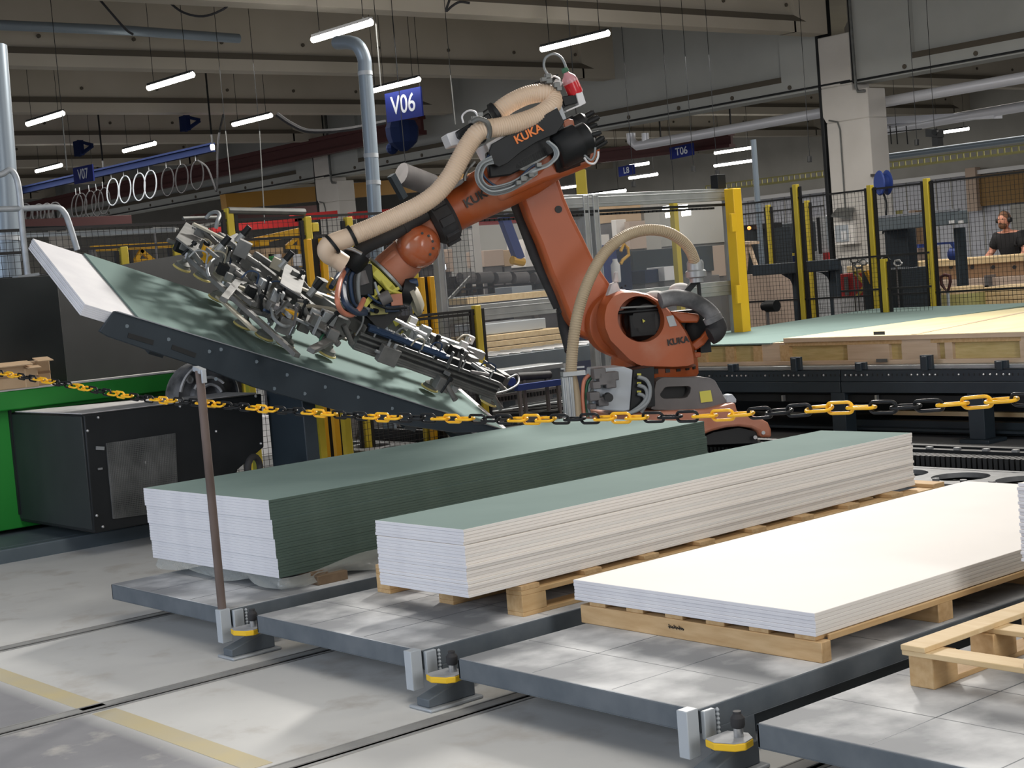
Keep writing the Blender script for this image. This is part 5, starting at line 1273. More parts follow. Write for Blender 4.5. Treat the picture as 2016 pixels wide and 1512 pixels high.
m = MB(); m.sphere(R(1338, 570, -0.1), 0.07, 12, 8, 1.3, 1.0, 0.7); m.sphere(R(1288, 582, -0.1), 0.06, 12, 8, 1.4, 1.0, 0.6); m.build('dusty_cover', MT['white_dust'], rb, smooth=80)
P = smoothpath([R(x, y, -0.42) for x, y in [(1300, 592), (1325, 586), (1355, 590), (1382, 602), (1402, 620), (1412, 640)]], 6)
MB().tube(P, 0.058, 16).build('rear_hose', MT['dusty_black'], rb, smooth=60)
P = smoothpath([R(x, y, -0.42) for x, y in [(1408, 632), (1413, 645), (1408, 656), (1398, 662)]], 5)
MB().tube(P, 0.064, 16).build('rear_hose_end', MT['rubber'], rb, smooth=60)
a, b = R(1401, 622, -0.42), R(1406, 632, -0.42); MB().cyl(a, b, 0.068, n=18).build('hose_clamp', MT['dusty_black'], rb)
m = MB(); m.prism(RP([(1125, 290), (1355, 315), (1365, 345), (1350, 385), (1215, 385), (1150, 330)], -0.34, Z1), RA*0.10); m.build('rear_yoke', MT['orange'], rb, bevel=0.012)
m = MB(); m.prism(RP([(1290, 560), (1370, 500), (1440, 415), (1480, 420), (1465, 470), (1400, 560), (1330, 608)], -0.28, Z1), RA*0.10); m.build('rear_yoke', MT['orange'], rb, bevel=0.012)
m = MB(); m.lathe(R(1372, 645, -0.1), -RA, [(0.10, -0.1), (0.12, 0), (0.12, 0.12), (0.08, 0.15)], 20); m.obox(R(1350, 635, -0.1), RH*0.12, UZ*0.09, RA*0.1); m.build('rear_motor', MT['black_metal'], rb, smooth=40)
m = MB(); m.obox(R(1385, 680, -0.2), RH*0.04, UZ*0.05, RA*0.05); m.build('rear_bracket', MT['black_metal'], rb)
m = MB(); m.prism([R(x, y, -0.2) for x, y in [(1196, 585), (1205, 558), (1215, 555), (1222, 572), (1212, 590)]], RA*0.08); m.prism([R(x, y, -0.2) for x, y in [(1208, 555), (1212, 535), (1217, 535), (1218, 556)]], RA*0.04); m.build('arm_bracket', MT['white_dust'], rb, bevel=0.006)
# control cabinet and media posts at the foot
m = MB(); m.prism([R(x, y, -0.62) for x, y in [(1176, 726), (1229, 722), (1246, 728), (1240, 808), (1228, 810), (1166, 806)]], RA*0.3); m.build('junction_cabinet', MT['cabinet_grey'], rb, bevel=0.008)
m = MB(); m.prism([R(x, y, -0.60) for x, y in [(1247, 728), (1288, 722), (1290, 800), (1240, 808)]], RA*0.3); m.build('socket_panel', MT['black_metal'], rb, bevel=0.004)
for py in (737, 754, 771):
    m = MB(); m.prism([R(x, y, -0.61) for x, y in [(1254, py-2), (1262, py-2), (1262, py+2), (1254, py+2)]], -RA*0.004); m.build('yellow_tag', MT['yellow_label'], rb)
cab([(1256, 742), (1272, 748), (1280, 765), (1276, 790), (1258, 806), (1235, 815)], -0.66, 0.014, 'cable_grey', n=8)
cab([(1256, 758), (1270, 764), (1274, 780), (1262, 798), (1240, 814)], -0.65, 0.014, 'cable_grey', n=8)
cab([(1256, 775), (1268, 780), (1272, 795), (1262, 812)], -0.64, 0.013, 'cable_grey', n=8)
m = MB()
for px, py, s_ in ((1178, 735, .06), (1190, 745, .07), (1205, 740, .05), (1200, 755, .05), (1172, 758, .04), (1168, 780, .05), (1185, 790, .05), (1196, 782, .035), (1165, 800, .03)):
    m.obox(R(px, py, -0.66), RH*s_*0.7, UZ*s_*0.6, RA*0.05)
m.build('cable_connectors', MT['casting_grey'], rb, bevel=0.006)['kind'] = 'stuff'
m = MB(); m.cyl(R(1196, 781, -0.7), R(1199, 783, -0.78), 0.03, n=14); m.build('selector_knob', MT['black'], rb)
for px, wd, lab in ((1117, 0.075, 'media_post'),):
    a, b = R(1110, 742, -0.62), R(1116, 830, -0.62); b.x, b.y = a.x, a.y
    m = MB(); m.bar(a-RH*0.02, b-RH*0.02, 0.075, 0.05, up=RA)
    for o_ in (-0.02, 0.012): m.bar(a-RH*(0.02+o_)-RA*0.03, b-RH*(0.02+o_)-RA*0.03, 0.012, 0.012, up=RA)
    m.build(lab, MT['alu'], rb, bevel=0.004)
    m = MB(); m.bar(R(1106, 737, -0.62), R(1150, 733, -0.62), 0.08, 0.03); m.bar(R(1104, 726, -0.6), R(1150, 722, -0.6), 0.02, 0.012); m.build('post_cap', MT['alu'], rb)
cab([(1124, 733), (1130, 760), (1134, 790), (1136, 830)], -0.60, 0.035, 'hose_tan', 'tan_hose_lower', n=10)
cab([(1160, 738), (1150, 750), (1147, 780), (1150, 820)], -0.60, 0.014, 'cable_salmon', n=8)
cab([(1166, 740), (1156, 756), (1153, 785), (1156, 820)], -0.59, 0.012, 'cap_green', n=8)
cab([(1172, 750), (1160, 770), (1158, 800), (1164, 822)], -0.60, 0.010, 'cable_grey', n=8)

# bottle carried at the top of the robot
c0 = R(1124, 160, -0.32)
bt = thing('spray_bottle', tuple(c0), 'clear bottle half full of red liquid in a white bracket on top of the robot', 'bottle')
bax = (R(1118, 140, -0.32)-R(1136, 180, -0.32)).normalized(); b0 = R(1134, 186, -0.32)
m = MB(); m.lathe(b0, bax, [(0.0, -0.01), (0.05, 0.0), (0.055, 0.02), (0.055, 0.06)], 20, cap=False); m.lathe(b0, bax, [(0.055, 0.06), (0.054, 0.085)], 20, cap=False); m.build('red_liquid', MT['red_liquid'], bt, smooth=60)
m = MB(); m.lathe(b0, bax, [(0.054, 0.085), (0.056, 0.095), (0.046, 0.13), (0.022, 0.155), (0.018, 0.17)], 20, cap=False); m.build('bottle_shoulder', MT['clear_pink'], bt, smooth=60)
m = MB(); m.lathe(b0, bax, [(0.024, 0.165), (0.026, 0.168), (0.024, 0.195), (0.014, 0.20)], 14); m.build('cap', MT['cap_green'], bt, smooth=40)
m = MB(); m.prism([R(x, y, -0.38) for x, y in [(1134, 184), (1147, 181), (1154, 203), (1141, 210)]], RA*0.10); m.build('white_holder', MT['white_plastic'], rb, bevel=0.004)
m = MB(); m.prism([R(x, y, -0.36) for x, y in [(1106, 190), (1135, 186), (1139, 202), (1112, 209)]], RA*0.14); m.build('bottle_bracket', MT['black_metal'], rb, bevel=0.004)
m = MB(); m.bar(R(1093, 176, -0.33), R(1112, 212, -0.33), 0.03, 0.04); m.build('bracket_arm', MT['black_metal'], rb)
m = MB(); m.bar(R(1112, 220, -0.33), R(1138, 209, -0.33), 0.10, 0.01); m.build('bracket_plate', MT['white_plastic'], rb)

# ------------------------------------------------------------------ vacuum gripper
gr = thing('vacuum_gripper', tuple(onb(690, 640, 0.35)), 'long aluminium vacuum gripper with suction cups hovering over the tilted green sheet', 'gripper')
def gx(px, py, h): return onb(px, py, h)
GN = TNn
def gbar(p0, p1, h, w_, t_, mname, name, mb=None):
    m = mb or MB(); m.bar(gx(*p0, h), gx(*p1, h), w_, t_, up=GN)
    return m if mb is not None else m.build(name, MT[mname], gr, bevel=0.003)
# main aluminium profile, grooved
a, b = gx(700, 668, 0.27), gx(975, 768, 0.27); du = (b-a).normalized(); dv = GN.cross(du).normalized()
if dv.dot(RA) < 0: dv = -dv
m = MB(); m.bar(a, b, 0.06, 0.13, up=GN)
for o_ in (-0.052, -0.018, 0.018, 0.052): m.bar(a-dv*0.032+GN*o_, b-dv*0.032+GN*o_, 0.012, 0.012, up=GN)
m.build('main_profile', MT['alu_dark'], gr, bevel=0.002)
m = MB(); m.bar(a-dv*0.034, b-dv*0.034, 0.004, 0.012, up=GN); m.bar(a-dv*0.034+GN*0.036, b-dv*0.034+GN*0.036, 0.004, 0.01, up=GN); m.build('profile_grooves', MT['black'], gr)
a2, b2 = a+GN*0.10, b+GN*0.10
a2 = a2+du*0.03
m = MB(); m.bar(a2-dv*0.02, b2-dv*0.02, 0.05, 0.045, up=GN); m.build('cable_tray', MT['black_metal'], gr)
m = MB(); m.bar(a2-dv*0.03+GN*0.015, a2+du*0.62-dv*0.03+GN*0.015, 0.05, 0.04, up=GN); m.tube([a2+du*0.05*k-dv*0.05+GN*(0.01+0.006*(k % 2)) for k in range(14)], 0.014, 6); m.build('blue_cables', MT['cable_blue'], gr)
for k in range(9): MB().bar(a2+du*(0.06+0.12*k)-dv*0.05-GN*0.03, a2+du*(0.06+0.12*k)-dv*0.05+GN*0.04, 0.006, 0.012, up=du).build('cable_tie', MT['alu'], gr)
# second profile, far side
a3, b3 = gx(560, 560, 0.30), gx(950, 700, 0.30)
m = MB(); m.bar(a3, b3, 0.06, 0.06, up=GN); m.build('far_profile', MT['alu'], gr, bevel=0.003)
m = MB(); m.bar(gx(430, 470, 0.32), gx(660, 650, 0.30), 0.05, 0.10, up=GN); m.build('left_profile', MT['grip_grey'], gr, bevel=0.003)
m = MB(); m.bar(gx(372, 508, 0.26), gx(585, 700, 0.22), 0.045, 0.03, up=GN); m.build('left_near_bar', MT['grip_grey'], gr, bevel=0.003)
m = MB(); m.bar(gx(500, 505, 0.36), gx(720, 655, 0.34), 0.04, 0.08, up=GN); m.build('left_far_bar', MT['alu_dark'], gr, bevel=0.003)
for p0_, p1_ in (((400, 500), (470, 465)), ((470, 560), (540, 530)), ((540, 625), (620, 590)), ((612, 690), (690, 650)), ((760, 690), (830, 655)), ((880, 735), (930, 695)), ((440, 590), (480, 540)), ((500, 600), (450, 560))):
    gbar(p0_, p1_, 0.28, 0.05, 0.03, 'grip_grey', 'cross_bar')
# diagonal light bars
for p0_, p1_, h_, mn in (((548, 548), (635, 585), 0.42, 'beige_part'), ((590, 600), (660, 610), 0.40, 'beige_part'), ((760, 620), (840, 660), 0.42, 'white_plastic'), ((380, 440), (440, 470), 0.45, 'beige_part'), ((430, 585), (500, 650), 0.2, 'beige_part'), ((640, 570), (690, 600), 0.40, 'beige_part')):
    gbar(p0_, p1_, h_, 0.05, 0.016, mn, 'light_bar')
# suction cups: stem, bellows, lip
def cup(px, py, h0=0.035, top=0.24, mirror=0):
    c = gx(px, py, h0)
    m = MB(); m.lathe(c, GN, [(0.062, 0.0), (0.058, 0.012), (0.048, 0.022), (0.052, 0.03), (0.036, 0.042), (0.022, 0.052), (0.018, 0.07)], 20); m.build('suction_cup', MT['cup_grey'], gr, smooth=40)
    m = MB(); m.lathe(c, GN, [(0.060, -0.012), (0.068, -0.006), (0.064, 0.004), (0.058, 0.006)], 20); m.build('cup_lip', MT['cup_lip'], gr, smooth=40)
    m = MB(); m.cyl(c+GN*0.06, c+GN*top, 0.012, n=8); m.cyl(c+GN*0.09, c+GN*0.13, 0.02, n=8); m.build('cup_stem', MT['steel'], gr)
    return c
def block(c, s_=(0.05, 0.045, 0.07), mn='grip_grey', nm='valve_block', tw=0.0):
    u_ = du*math.cos(tw)+dv*math.sin(tw); v_ = dv*math.cos(tw)-du*math.sin(tw)
    m = MB(); m.obox(c, u_*s_[0], v_*s_[1], GN*s_[2]); m.build(nm, MT[mn], gr, bevel=0.004)
    return c
cups = [(358, 527), (398, 546), (428, 587), (478, 640), (520, 662), (562, 678), (644, 696), (784, 706), (846, 763), (900, 745), (962, 792), (700, 640), (610, 610)]
for i, (px, py) in enumerate(cups):
    c = cup(px, py)
    if i not in (7,): block(c+GN*0.21, (0.045, 0.05, 0.045), 'grip_grey', 'valve_block', 0.3)
    if i in (0, 2, 3, 6, 8, 10): 
        m = MB(); m.obox(c+GN*0.145, du*0.075, dv*0.04, GN*0.008); m.build('spring_plate', MT['beige_part'], gr)
rg = random.Random(11)
# second layer: small parts scattered through the frame of the gripper
for i in range(90):
    t_ = rg.random(); left = i < 62
    if left:
        px = 362+290*t_+rg.uniform(-8, 8); py = 468+185*t_+rg.uniform(-26, 30)*(1-0.3*t_)
    else:
        px = 790+170*t_+rg.uniform(-6, 6); py = 648+80*t_+rg.uniform(-10, 22)
    h_ = rg.uniform(.22, .42); c = gx(px, py, h_); k = i % 5; mn = rg.choice(['grip_grey', 'alu_dark', 'alu', 'grip_grey', 'black_metal', 'casting_grey'])
    m = MB()
    if k == 0: s_ = rg.uniform(.015, .03); m.obox(c, du*s_, dv*s_, GN*s_*rg.uniform(1, 2.2)); nm = 'small_block'
    elif k == 1: dd = (du*rg.choice([-1, 1])+GN*rg.uniform(-.3, .3)).normalized(); L_ = rg.uniform(.07, .16); m.cyl(c, c+dd*L_, rg.uniform(.009, .016), n=8); nm = 'push_rod'
    elif k == 2: dd = (GN+du*rg.uniform(-.4, .4)).normalized(); m.bar(c-dd*.06, c+dd*.06, .03, .008, up=du); nm = 'thin_plate'
    elif k == 3: dd = (dv+du*rg.uniform(-.5, .5)).normalized(); m.bar(c-dd*.09, c+dd*.07, .022, .022, up=GN); nm = 'cross_rod'
    else:
        a_ = c-du*rg.uniform(.04, .09); b_ = c+du*rg.uniform(.04, .09); m.tube(smoothpath([a_, a_.lerp(b_, .25)+GN*.06, a_.lerp(b_, .75)+GN*.07-dv*.02, b_], 4), .006, 6); nm = 'hose_loop'; mn = rg.choice(['alu', 'cable_grey', 'beige_part', 'cable_blue'])
    m.build(nm, MT[mn], gr, smooth=50)
# the crowded cluster at the left end and smaller ones along the beam
cl = [(365, 486, .34), (385, 500, .30), (395, 455, .42), (440, 500, .36), (455, 535, .30), (430, 540, .26), (470, 500, .42), (478, 490, .48), (500, 540, .34), (520, 560, .36), (495, 580, .28), (470, 575, .24), (510, 595, .28), (535, 610, .28), (480, 610, .20), (545, 585, .36), (560, 600, .34), (575, 620, .32), (590, 605, .38), (560, 640, .26), (600, 640, .30), (620, 625, .36), (630, 650, .30), (545, 520, .45), (580, 545, .42), (655, 660, .32), (670, 640, .36), (645, 625, .4),
      (820, 668, .34), (835, 655, .38), (850, 672, .34), (868, 680, .34), (885, 690, .34), (902, 700, .32), (922, 715, .30), (940, 725, .3), (855, 700, .26), (800, 650, .34), (780, 640, .36), (875, 715, .24), (965, 745, .26), (975, 762, .22), (870, 755, .2), (893, 765, .18), (960, 775, .18)]
for i, (px, py, h_) in enumerate(cl):
    c = gx(px, py, h_); s_ = rg.uniform(0.028, 0.05); mn = ('grip_grey', 'grip_grey', 'alu_dark', 'alu', 'grip_grey', 'beige_part')[i % 6]
    if px > 790 and i % 2: mn = 'alu'
    block(c, (s_, s_*rg.uniform(.5, .9), s_*rg.uniform(.8, 1.3)), mn, 'bracket_block', rg.uniform(-.4, .4))
    if i % 2 == 0:
        m = MB(); dd = (du*rg.uniform(.4, 1)-GN*rg.uniform(-.1, .5)).normalized(); q_ = c+dv*-0.05+GN*0.02
        m.cyl(q_, q_+dd*0.13, 0.018, n=12); m.cyl(q_+dd*0.13, q_+dd*0.15, 0.021, n=12); m.build('air_cylinder', MT['grip_grey'], gr, smooth=40)
    if i % 3 == 0:
        m = MB(); q_ = c-dv*0.06; dd = (GN+du*rg.uniform(-.5, .5)).normalized(); m.cyl(q_-dd*0.05, q_+dd*0.08, 0.009, n=8); m.cyl(q_+dd*0.05, q_+dd*0.075, 0.018, n=8); m.build('fitting', MT['black_metal'], gr)
# open frame plates at the left end
for p0_, p1_, p2_, p3_, h_ in (((345, 470), (365, 440), (402, 462), (384, 500), .36), ((505, 560), (540, 540), (575, 590), (545, 620), .30), ((560, 520), (600, 545), (590, 585), (550, 560), .42), ((610, 600), (650, 620), (640, 655), (600, 635), .36)):
    m = MB(); m.prism([gx(*q_, h_) for q_ in (p0_, p1_, p2_, p3_)], GN*0.012); m.build('mount_plate', MT['grip_grey'], gr, bevel=0.002)
for px, py, h_, s_ in ((402, 497, .30, .042), (562, 622, .30, .045), (650, 555, .45, .03)):
    c = gx(px, py, h_); m = MB(); m.obox(c-dv*0.05, du*s_, dv*0.02, GN*s_*1.3); m.build('yellow_sensor_block', MT['yellow_deep'], gr, bevel=0.004)
c = gx(755, 690, 0.27)-dv*0.03; m = MB(); m.obox(c-dv*0.06, du*0.07, dv*0.03, GN*0.06); m.build('grey_junction_box', MT['grip_grey'], gr, bevel=0.004)
m = MB()
for o_ in (-0.03, 0.02): m.cyl(c-dv*0.06+du*o_+GN*0.06, c-dv*0.06+du*o_+GN*0.09, 0.012, n=8)
m.cyl(c-dv*0.06-du*0.07, c-dv*0.06-du*0.10, 0.012, n=8); m.build('box_gland', MT['alu'], gr)
c = gx(785, 700, 0.14); m = MB(); m.obox(c, du*0.05, dv*0.03, GN*0.03); m.cyl(c-du*0.05, c-du*0.09+GN*0.02, 0.015, n=8); m.build('dark_gripper_hook', MT['black_metal'], gr, bevel=0.003)
# hoses
def gh(pts, r, mn, nm='air_hose', n=8):
    P = smoothpath([gx(x, y, h) for x, y, h in pts], 6); return MB().tube(P, r, n).build(nm, MT[mn], gr, smooth=60)
gh([(425, 450, .45), (428, 435, .5), (432, 425, .52), (428, 418, .5), (415, 420, .45), (405, 430, .4)], 0.014, 'cable_grey')
gh([(412, 545, .3), (408, 530, .33), (415, 515, .36), (430, 505, .36), (445, 505, .36)], 0.009, 'alu')
gh([(535, 608, .3), (540, 628, .28), (560, 642, .27), (582, 636, .28), (588, 620, .3)], 0.011, 'cable_grey')
gh([(520, 610, .28), (535, 618, .26), (555, 632, .26)], 0.010, 'cable_blue')
gh([(630, 690, .2), (632, 665, .28), (650, 650, .3), (665, 660, .28)], 0.009, 'cap_green')
gh([(832, 690, .32), (838, 702, .28), (832, 715, .24), (822, 720, .22)], 0.007, 'alu')
gh([(884, 712, .3), (892, 725, .26), (885, 738, .22), (870, 742, .2)], 0.008, 'alu')
gh([(900, 670, .36), (912, 660, .4), (924, 662, .38), (926, 672, .36)], 0.008, 'beige_part')
gh([(1000, 745, .3), (1018, 738, .3), (1020, 755, .26), (1000, 768, .24), (975, 775, .22)], 0.008, 'alu')
gh([(700, 622, .42), (706, 618, .45), (715, 622, .45), (712, 640, .38), (700, 660, .3)], 0.007, 'alu')
gh([(692, 520, .62), (678, 535, .62), (668, 560, .6), (664, 590, .56), (672, 612, .5), (690, 620, .48), (706, 610, .5), (716, 590, .52)], 0.018, 'cable_salmon')
for j in range(3): gh([(690-3*j, 522, .6), (680-2*j, 545, .6), (678-2*j, 575, .58), (684-2*j, 600, .54), (700, 612+2*j, .5), (720, 612+3*j, .45)], 0.016, 'cable_blue')
gh([(652, 565, .45), (664, 545, .5), (676, 530, .55)], 0.018, 'cable_blue')
# tool changer: yellow plate, struts, black valves
cF = FL+FD*0.04
m = MB(); m.lathe(cF, FD, [(0.175, 0.0), (0.19, 0.01), (0.19, 0.055), (0.175, 0.065)], 8); m.build('yellow_flange', MT['yellow_label'], gr, bevel=0.003)
pb = gx(720, 625, 0.34)
side_ = FD.cross(RA).normalized()
for sgn, q_ in ((1, (700, 628)), (-1, (790, 655)), (0, (745, 640))):
    m = MB(); m.bar(cF+FD*0.05+side_*(0.09*sgn)-RA*0.1, gx(*q_, 0.32), 0.035, 0.02, up=RA); m.build('yellow_strut', MT['yellow_label'], gr, bevel=0.002)
m = MB(); m.bar(R(748, 565, -0.3), R(716, 603, -0.34), 0.035, 0.03, up=RA); m.bar(R(785, 567, -0.3), R(735, 590, -0.34), 0.02, 0.02, up=RA); m.build('yellow_strut', MT['yellow_label'], gr)
m = MB(); m.lathe(cF, FD, [(0.12, 0.05), (0.13, 0.1), (0.13, 0.2), (0.1, 0.26)], 24); m.obox(cF+FD*0.18+side_*0.14, FD*0.1, side_*0.1, RA*0.12); m.build('tool_changer', MT['black'], gr, smooth=40)
m = MB(); m.obox(R(716, 552, -0.27), RH*0.06, UZ*0.11, RA*0.07); m.build('black_valve_box', MT['black_metal'], gr, bevel=0.012)
m = MB(); m.cyl(R(708, 535, -0.3), R(716, 560, -0.3), 0.055, n=16); m.build('vacuum_ejector', MT['casting_grey'], gr, smooth=40)
for j in range(7):
    x_ = 684+5.5*j
    P = smoothpath([R(x_+2, 528+1.5*j, -0.38+.01*j), R(x_-9+2*j, 548, -0.41+.015*j), R(x_-7+1.5*j, 575, -0.42+.02*j), R(x_+1.2*j, 597+1.2*j, -0.41+.02*j), R(x_+14+2*j, 607+1.0*j, -0.36)], 6)
    MB().tube(P, 0.011 if j % 2 else 0.016, 8).build('air_hose', MT[('cable_blue', 'black_metal', 'cable_blue', 'rubber', 'cable_grey', 'cable_blue', 'black_metal')[j]], gr, smooth=60)
for j, (pa, pb) in enumerate((((738, 556), (762, 590)), ((752, 552), (790, 578)), ((725, 580), (775, 600)), ((735, 597), (800, 606)))):
    P = smoothpath([R(*pa, -0.36), R((pa[0]+pb[0])/2-4, (pa[1]+pb[1])/2+6, -0.40), R(*pb, -0.34)], 5)
    MB().tube(P, 0.009, 6).build('thin_hose', MT[('cable_light', 'yellow_label', 'cable_blue', 'black_metal')[j]], gr, smooth=60)
m = MB(); m.obox(R(770, 600, -0.3), RH*0.05, UZ*0.05, RA*0.05); m.build('blue_valve', MT['cable_blue'], gr, bevel=0.005)
m = MB(); m.cyl(R(798, 560, -0.25), R(822, 556, -0.25), 0.03, n=12); m.build('pump_outlet', MT['cable_blue'], gr, smooth=40)
m = MB(); m.cyl(R(790, 570, -0.2), R(812, 576, -0.2), 0.10, n=20); m.build('pump_body', MT['black_metal'], gr, smooth=40)
m = MB(); m.lathe(R(812, 590, -0.2), R(822, 586, -.2)-R(812, 590, -.2), [(0.12, -0.01), (0.12, 0.02), (0.07, 0.06)], 16); m.build('white_filter_cap', MT['beige_part'], gr, smooth=40)
m = MB(); m.cyl(R(748, 592, -0.38), R(768, 582, -0.38), 0.045, n=16); m.build('grey_motor_can', MT['casting_grey'], gr, smooth=40)
m = MB(); m.obox(R(780, 590, -0.36), RH*0.04, UZ*0.04, RA*0.03); m.build('orange_bracket', MT['orange_dusty'], gr, bevel=0.004)
m = MB(); m.obox(R(745, 608, -0.3), RH*0.06, UZ*0.04, RA*0.04); m.build('brass_valve', MT['tray_yellow'], gr, bevel=0.004)
m = MB(); m.bar(gx(668, 612, 0.36), gx(745, 640, 0.36), 0.05, 0.05, up=GN); m.build('black_manifold', MT['black'], gr, bevel=0.004)
for k, (px, py, h_) in enumerate(((562, 512, .5), (620, 568, .46), (818, 622, .42), (478, 462, .5), (438, 482, .44))):
    c = gx(px, py, h_); m = MB(); m.cyl(c, c+GN*0.07+du*0.02, 0.022, n=10); m.build('sensor_cap', MT['black_metal'], gr)
    m = MB(); m.cyl(c-GN*0.06-du*0.02, c, 0.024, n=10); m.build('sensor_body', MT['alu'], gr)
for px, py, h_ in ((812, 632, .42), (808, 645, .40), (925, 668, .36), (912, 680, .34)):
    c = gx(px, py, h_); m = MB(); m.obox(c, du*0.03, dv*0.02, GN*0.03); m.build('white_connector', MT['white_plastic'], gr, bevel=0.003)
c = gx(1008, 752, 0.2); m = MB(); m.cyl(c, c+dv*0.03, 0.035, n=14); m.build('blue_gauge', MT['blue_paint'], gr)

# ------------------------------------------------------------------ background things
def prop(o, p, r=0.02):
    MB().cyl((p[0], p[1], 0), p, r, n=6).build('stand', MT['casting_grey'], o)
def face(px0, py0, px1, py1, X=None, Y=None):
    kw = dict(X=X) if X is not None else dict(Y=Y)
    pm, qm = (px0+px1)/2, (py0+py1)/2
    a, b = at(px0, qm, **kw), at(px1, qm, **kw); t_, l_ = at(pm, py0, **kw), at(pm, py1, **kw)
    return a, b, t_.z, l_.z
def bx(px0, py0, px1, py1, th, X=None, Y=None, floor=False, mb=None, mi=0):
    a, b, zt_, zl = face(px0, py0, px1, py1, X, Y)
    if floor: zl = 0
    mb = mb or MB()
    if X is not None: mb.box((X, b.y, zl), (X+th, a.y, zt_), mi)
    else: mb.box((a.x, Y, zl), (b.x, Y+th, zt_), mi)
    return mb
def BX(name, r, th, mm, label, cat, X=None, Y=None, floor=False, bevel=0.006, group=None, stand=False):
    o = tag(bx(*r, th, X, Y, floor).build(name, MT[mm], bevel=bevel), label, cat, group)
    if stand:      # a rack under it, hidden in the photograph by the things in front
        a, b, zt_, zl = face(*r, X=X, Y=Y); m = MB()
        q = (a+b)/2
        if X is not None: m.box((X+0.03, b.y+0.02, 0), (X+th-0.03, a.y-0.02, zl))
        else: m.box((a.x+0.02, Y+0.03, 0), (b.x-0.02, Y+th-0.03, zl))
        m.build('stand', MT['casting_grey'], o)
    return o

# electrical cabinet on the right column
XE = XG-0.25
t = thing('electrical_cabinet', tuple(at(1665, 450, X=XE)), 'pale grey electrical cabinet with sloped roof on the right concrete column', 'cabinet')
bx(1642, 436, 1682, 482, 0.2, X=XE, mb=None).build('case', MT['gypsum_cream'], t, bevel=0.01)
bx(1644, 443, 1670, 476, 0.02, X=XE-0.02).build('front_window', MT['cabinet_grey'], t, bevel=0.004)
bx(1656, 455, 1666, 472, 0.02, X=XE-0.035).build('switch_plate', MT['white_plastic'], t)
a, b = at(1636, 430, X=XE-0.1), at(1682, 410, X=XE+0.2)
MB().prism([at(1636, 427, X=XE-0.15), at(1676, 432, X=XE-0.15), at(1682, 411, X=XE+0.18), at(1648, 413, X=XE+0.18)], (0, 0, 0.03)).build('sloped_roof', MT['alu_dark'], t)
# blue hose reel
XR = 23.0
t = thing('hose_reel', tuple(at(1738, 358, X=XR)), 'blue hose reel with hanging hose beside the right concrete column', 'hose reel')
c = at(1738, 360, X=XR); m = MB(); m.lathe(c, (0.85, -0.45, 0), [(0.2, -0.08), (0.22, -0.06), (0.14, -0.04), (0.14, 0.06), (0.22, 0.08), (0.2, 0.1)], 20); m.build('drum', MT['blue_paint'], t, smooth=40)
MB().tube(smoothpath([at(*q, X=XR) for q in ((1738, 378), (1744, 395), (1745, 415), (1743, 440), (1738, 460))], 4), 0.02, 6).build('hose', MT['black_metal'], t)
MB().bar(at(1716, 345, X=XG+0.0), at(1735, 345, X=XR), 0.05, 0.05).build('arm', MT['black_metal'], t)
p_ = at(1483, 275, X=19)
tag(MB().cyl(p_, (p_.x, p_.y, 0), 0.045, n=10).build('thin_pole', MT['duct_blue']), 'slim grey vertical pipe behind the yellow gate post', 'pipe')
m = MB(); c = at(1840, 262, X=24); m.obox(c, (0.1, 0, 0), (0, 0.12, 0.02), (0, 0, 0.07)); m.obox(c+Vector((0, -0.05, -0.14)), (0.08, 0, 0), (0, 0.06, 0), (0, 0, 0.09)); m.cyl(c+Vector((-0.1, -0.1, 0.02)), c+Vector((-0.18, -0.12, 0.0)), 0.05, n=10)
o = m.build('floodlight', MT['black_metal']); hang(o, c)
tag(o, 'black floodlight hanging beside the thin tube lamp on the right', 'lamp')
m = MB()
for k, px in enumerate((1742, 1752, 1764, 1784)): m.cyl(at(px, 248, X=26), at(px+3, 284, X=26), 0.012, n=5)
m.bar(at(1740, 262, X=26), at(1815, 254, X=26), 0.02, 0.02)
o = m.build('cable_drops', MT['black_metal']); hang(o, at(1764, 248, X=26)); o['kind'] = 'stuff'
tag(o, 'cluster of thin cable drops left of the floodlight', 'cable')
for k, (px, py) in enumerate(((1594, 313), (1412, 340), (1365, 332), (1805, 280), (1247, 362))):
    o = tag(MB().cyl(at(px, py-5, D=27), at(px, py+6, D=27), 0.04, n=8).build('pull_switch', MT['black']), ['small black pull switch left of the right column', 'small black pull switch above the gate post', 'small black pull switch under the T06 sign', 'small black pull switch in the right background', 'small black pull switch under the L8 sign'][k], 'switch'); hang(o, at(px, py-5, D=27))
# far wall dressing on the right
t = thing('roller_shutter', tuple(at(1960, 400, X=WX-0.3)), 'brown roller shutter at the far right', 'shutter')
a, b, zt_, zl = face(1922, 336, 2100, 398, X=WX-0.3)
for k in range(16):
    z = zl+(zt_-zl)*k/16; MB().box((WX-0.3-0.02*(k % 2), b.y, z), (WX-0.2, a.y, z+(zt_-zl)/16)).build('slat', MT['shutter'], t)
BX('shutter_guide', (1902, 330, 1922, 416, ), 0.3, 'pink_board', 'pinkish beige wall pier left of the brown roller shutter', 'pier', X=WX-0.5)
BX('grey_screen', (1990, 398, 2100, 470), 0.1, 'wall_grey', 'grey panel behind the man', 'board', X=WX-0.4)
t = thing('door', tuple(at(1617, 470, X=31)), 'white door with a narrow dark window behind the right column', 'door'); t['kind'] = 'structure'
bx(1600, 425, 1632, 600, 0.1, X=31, floor=True).build('leaf', MT['white_plastic'], t); bx(1610, 428, 1615, 500, 0.02, X=30.97).build('glass_strip', MT['black'], t); bx(1631, 425, 1635, 600, 0.14, X=30.95, floor=True).build('frame', MT['cabinet_grey'], t)
BX('coat', (1620, 497, 1632, 512), 0.1, 'red', 'red garment hanging beside the white door', 'garment', X=30.9)
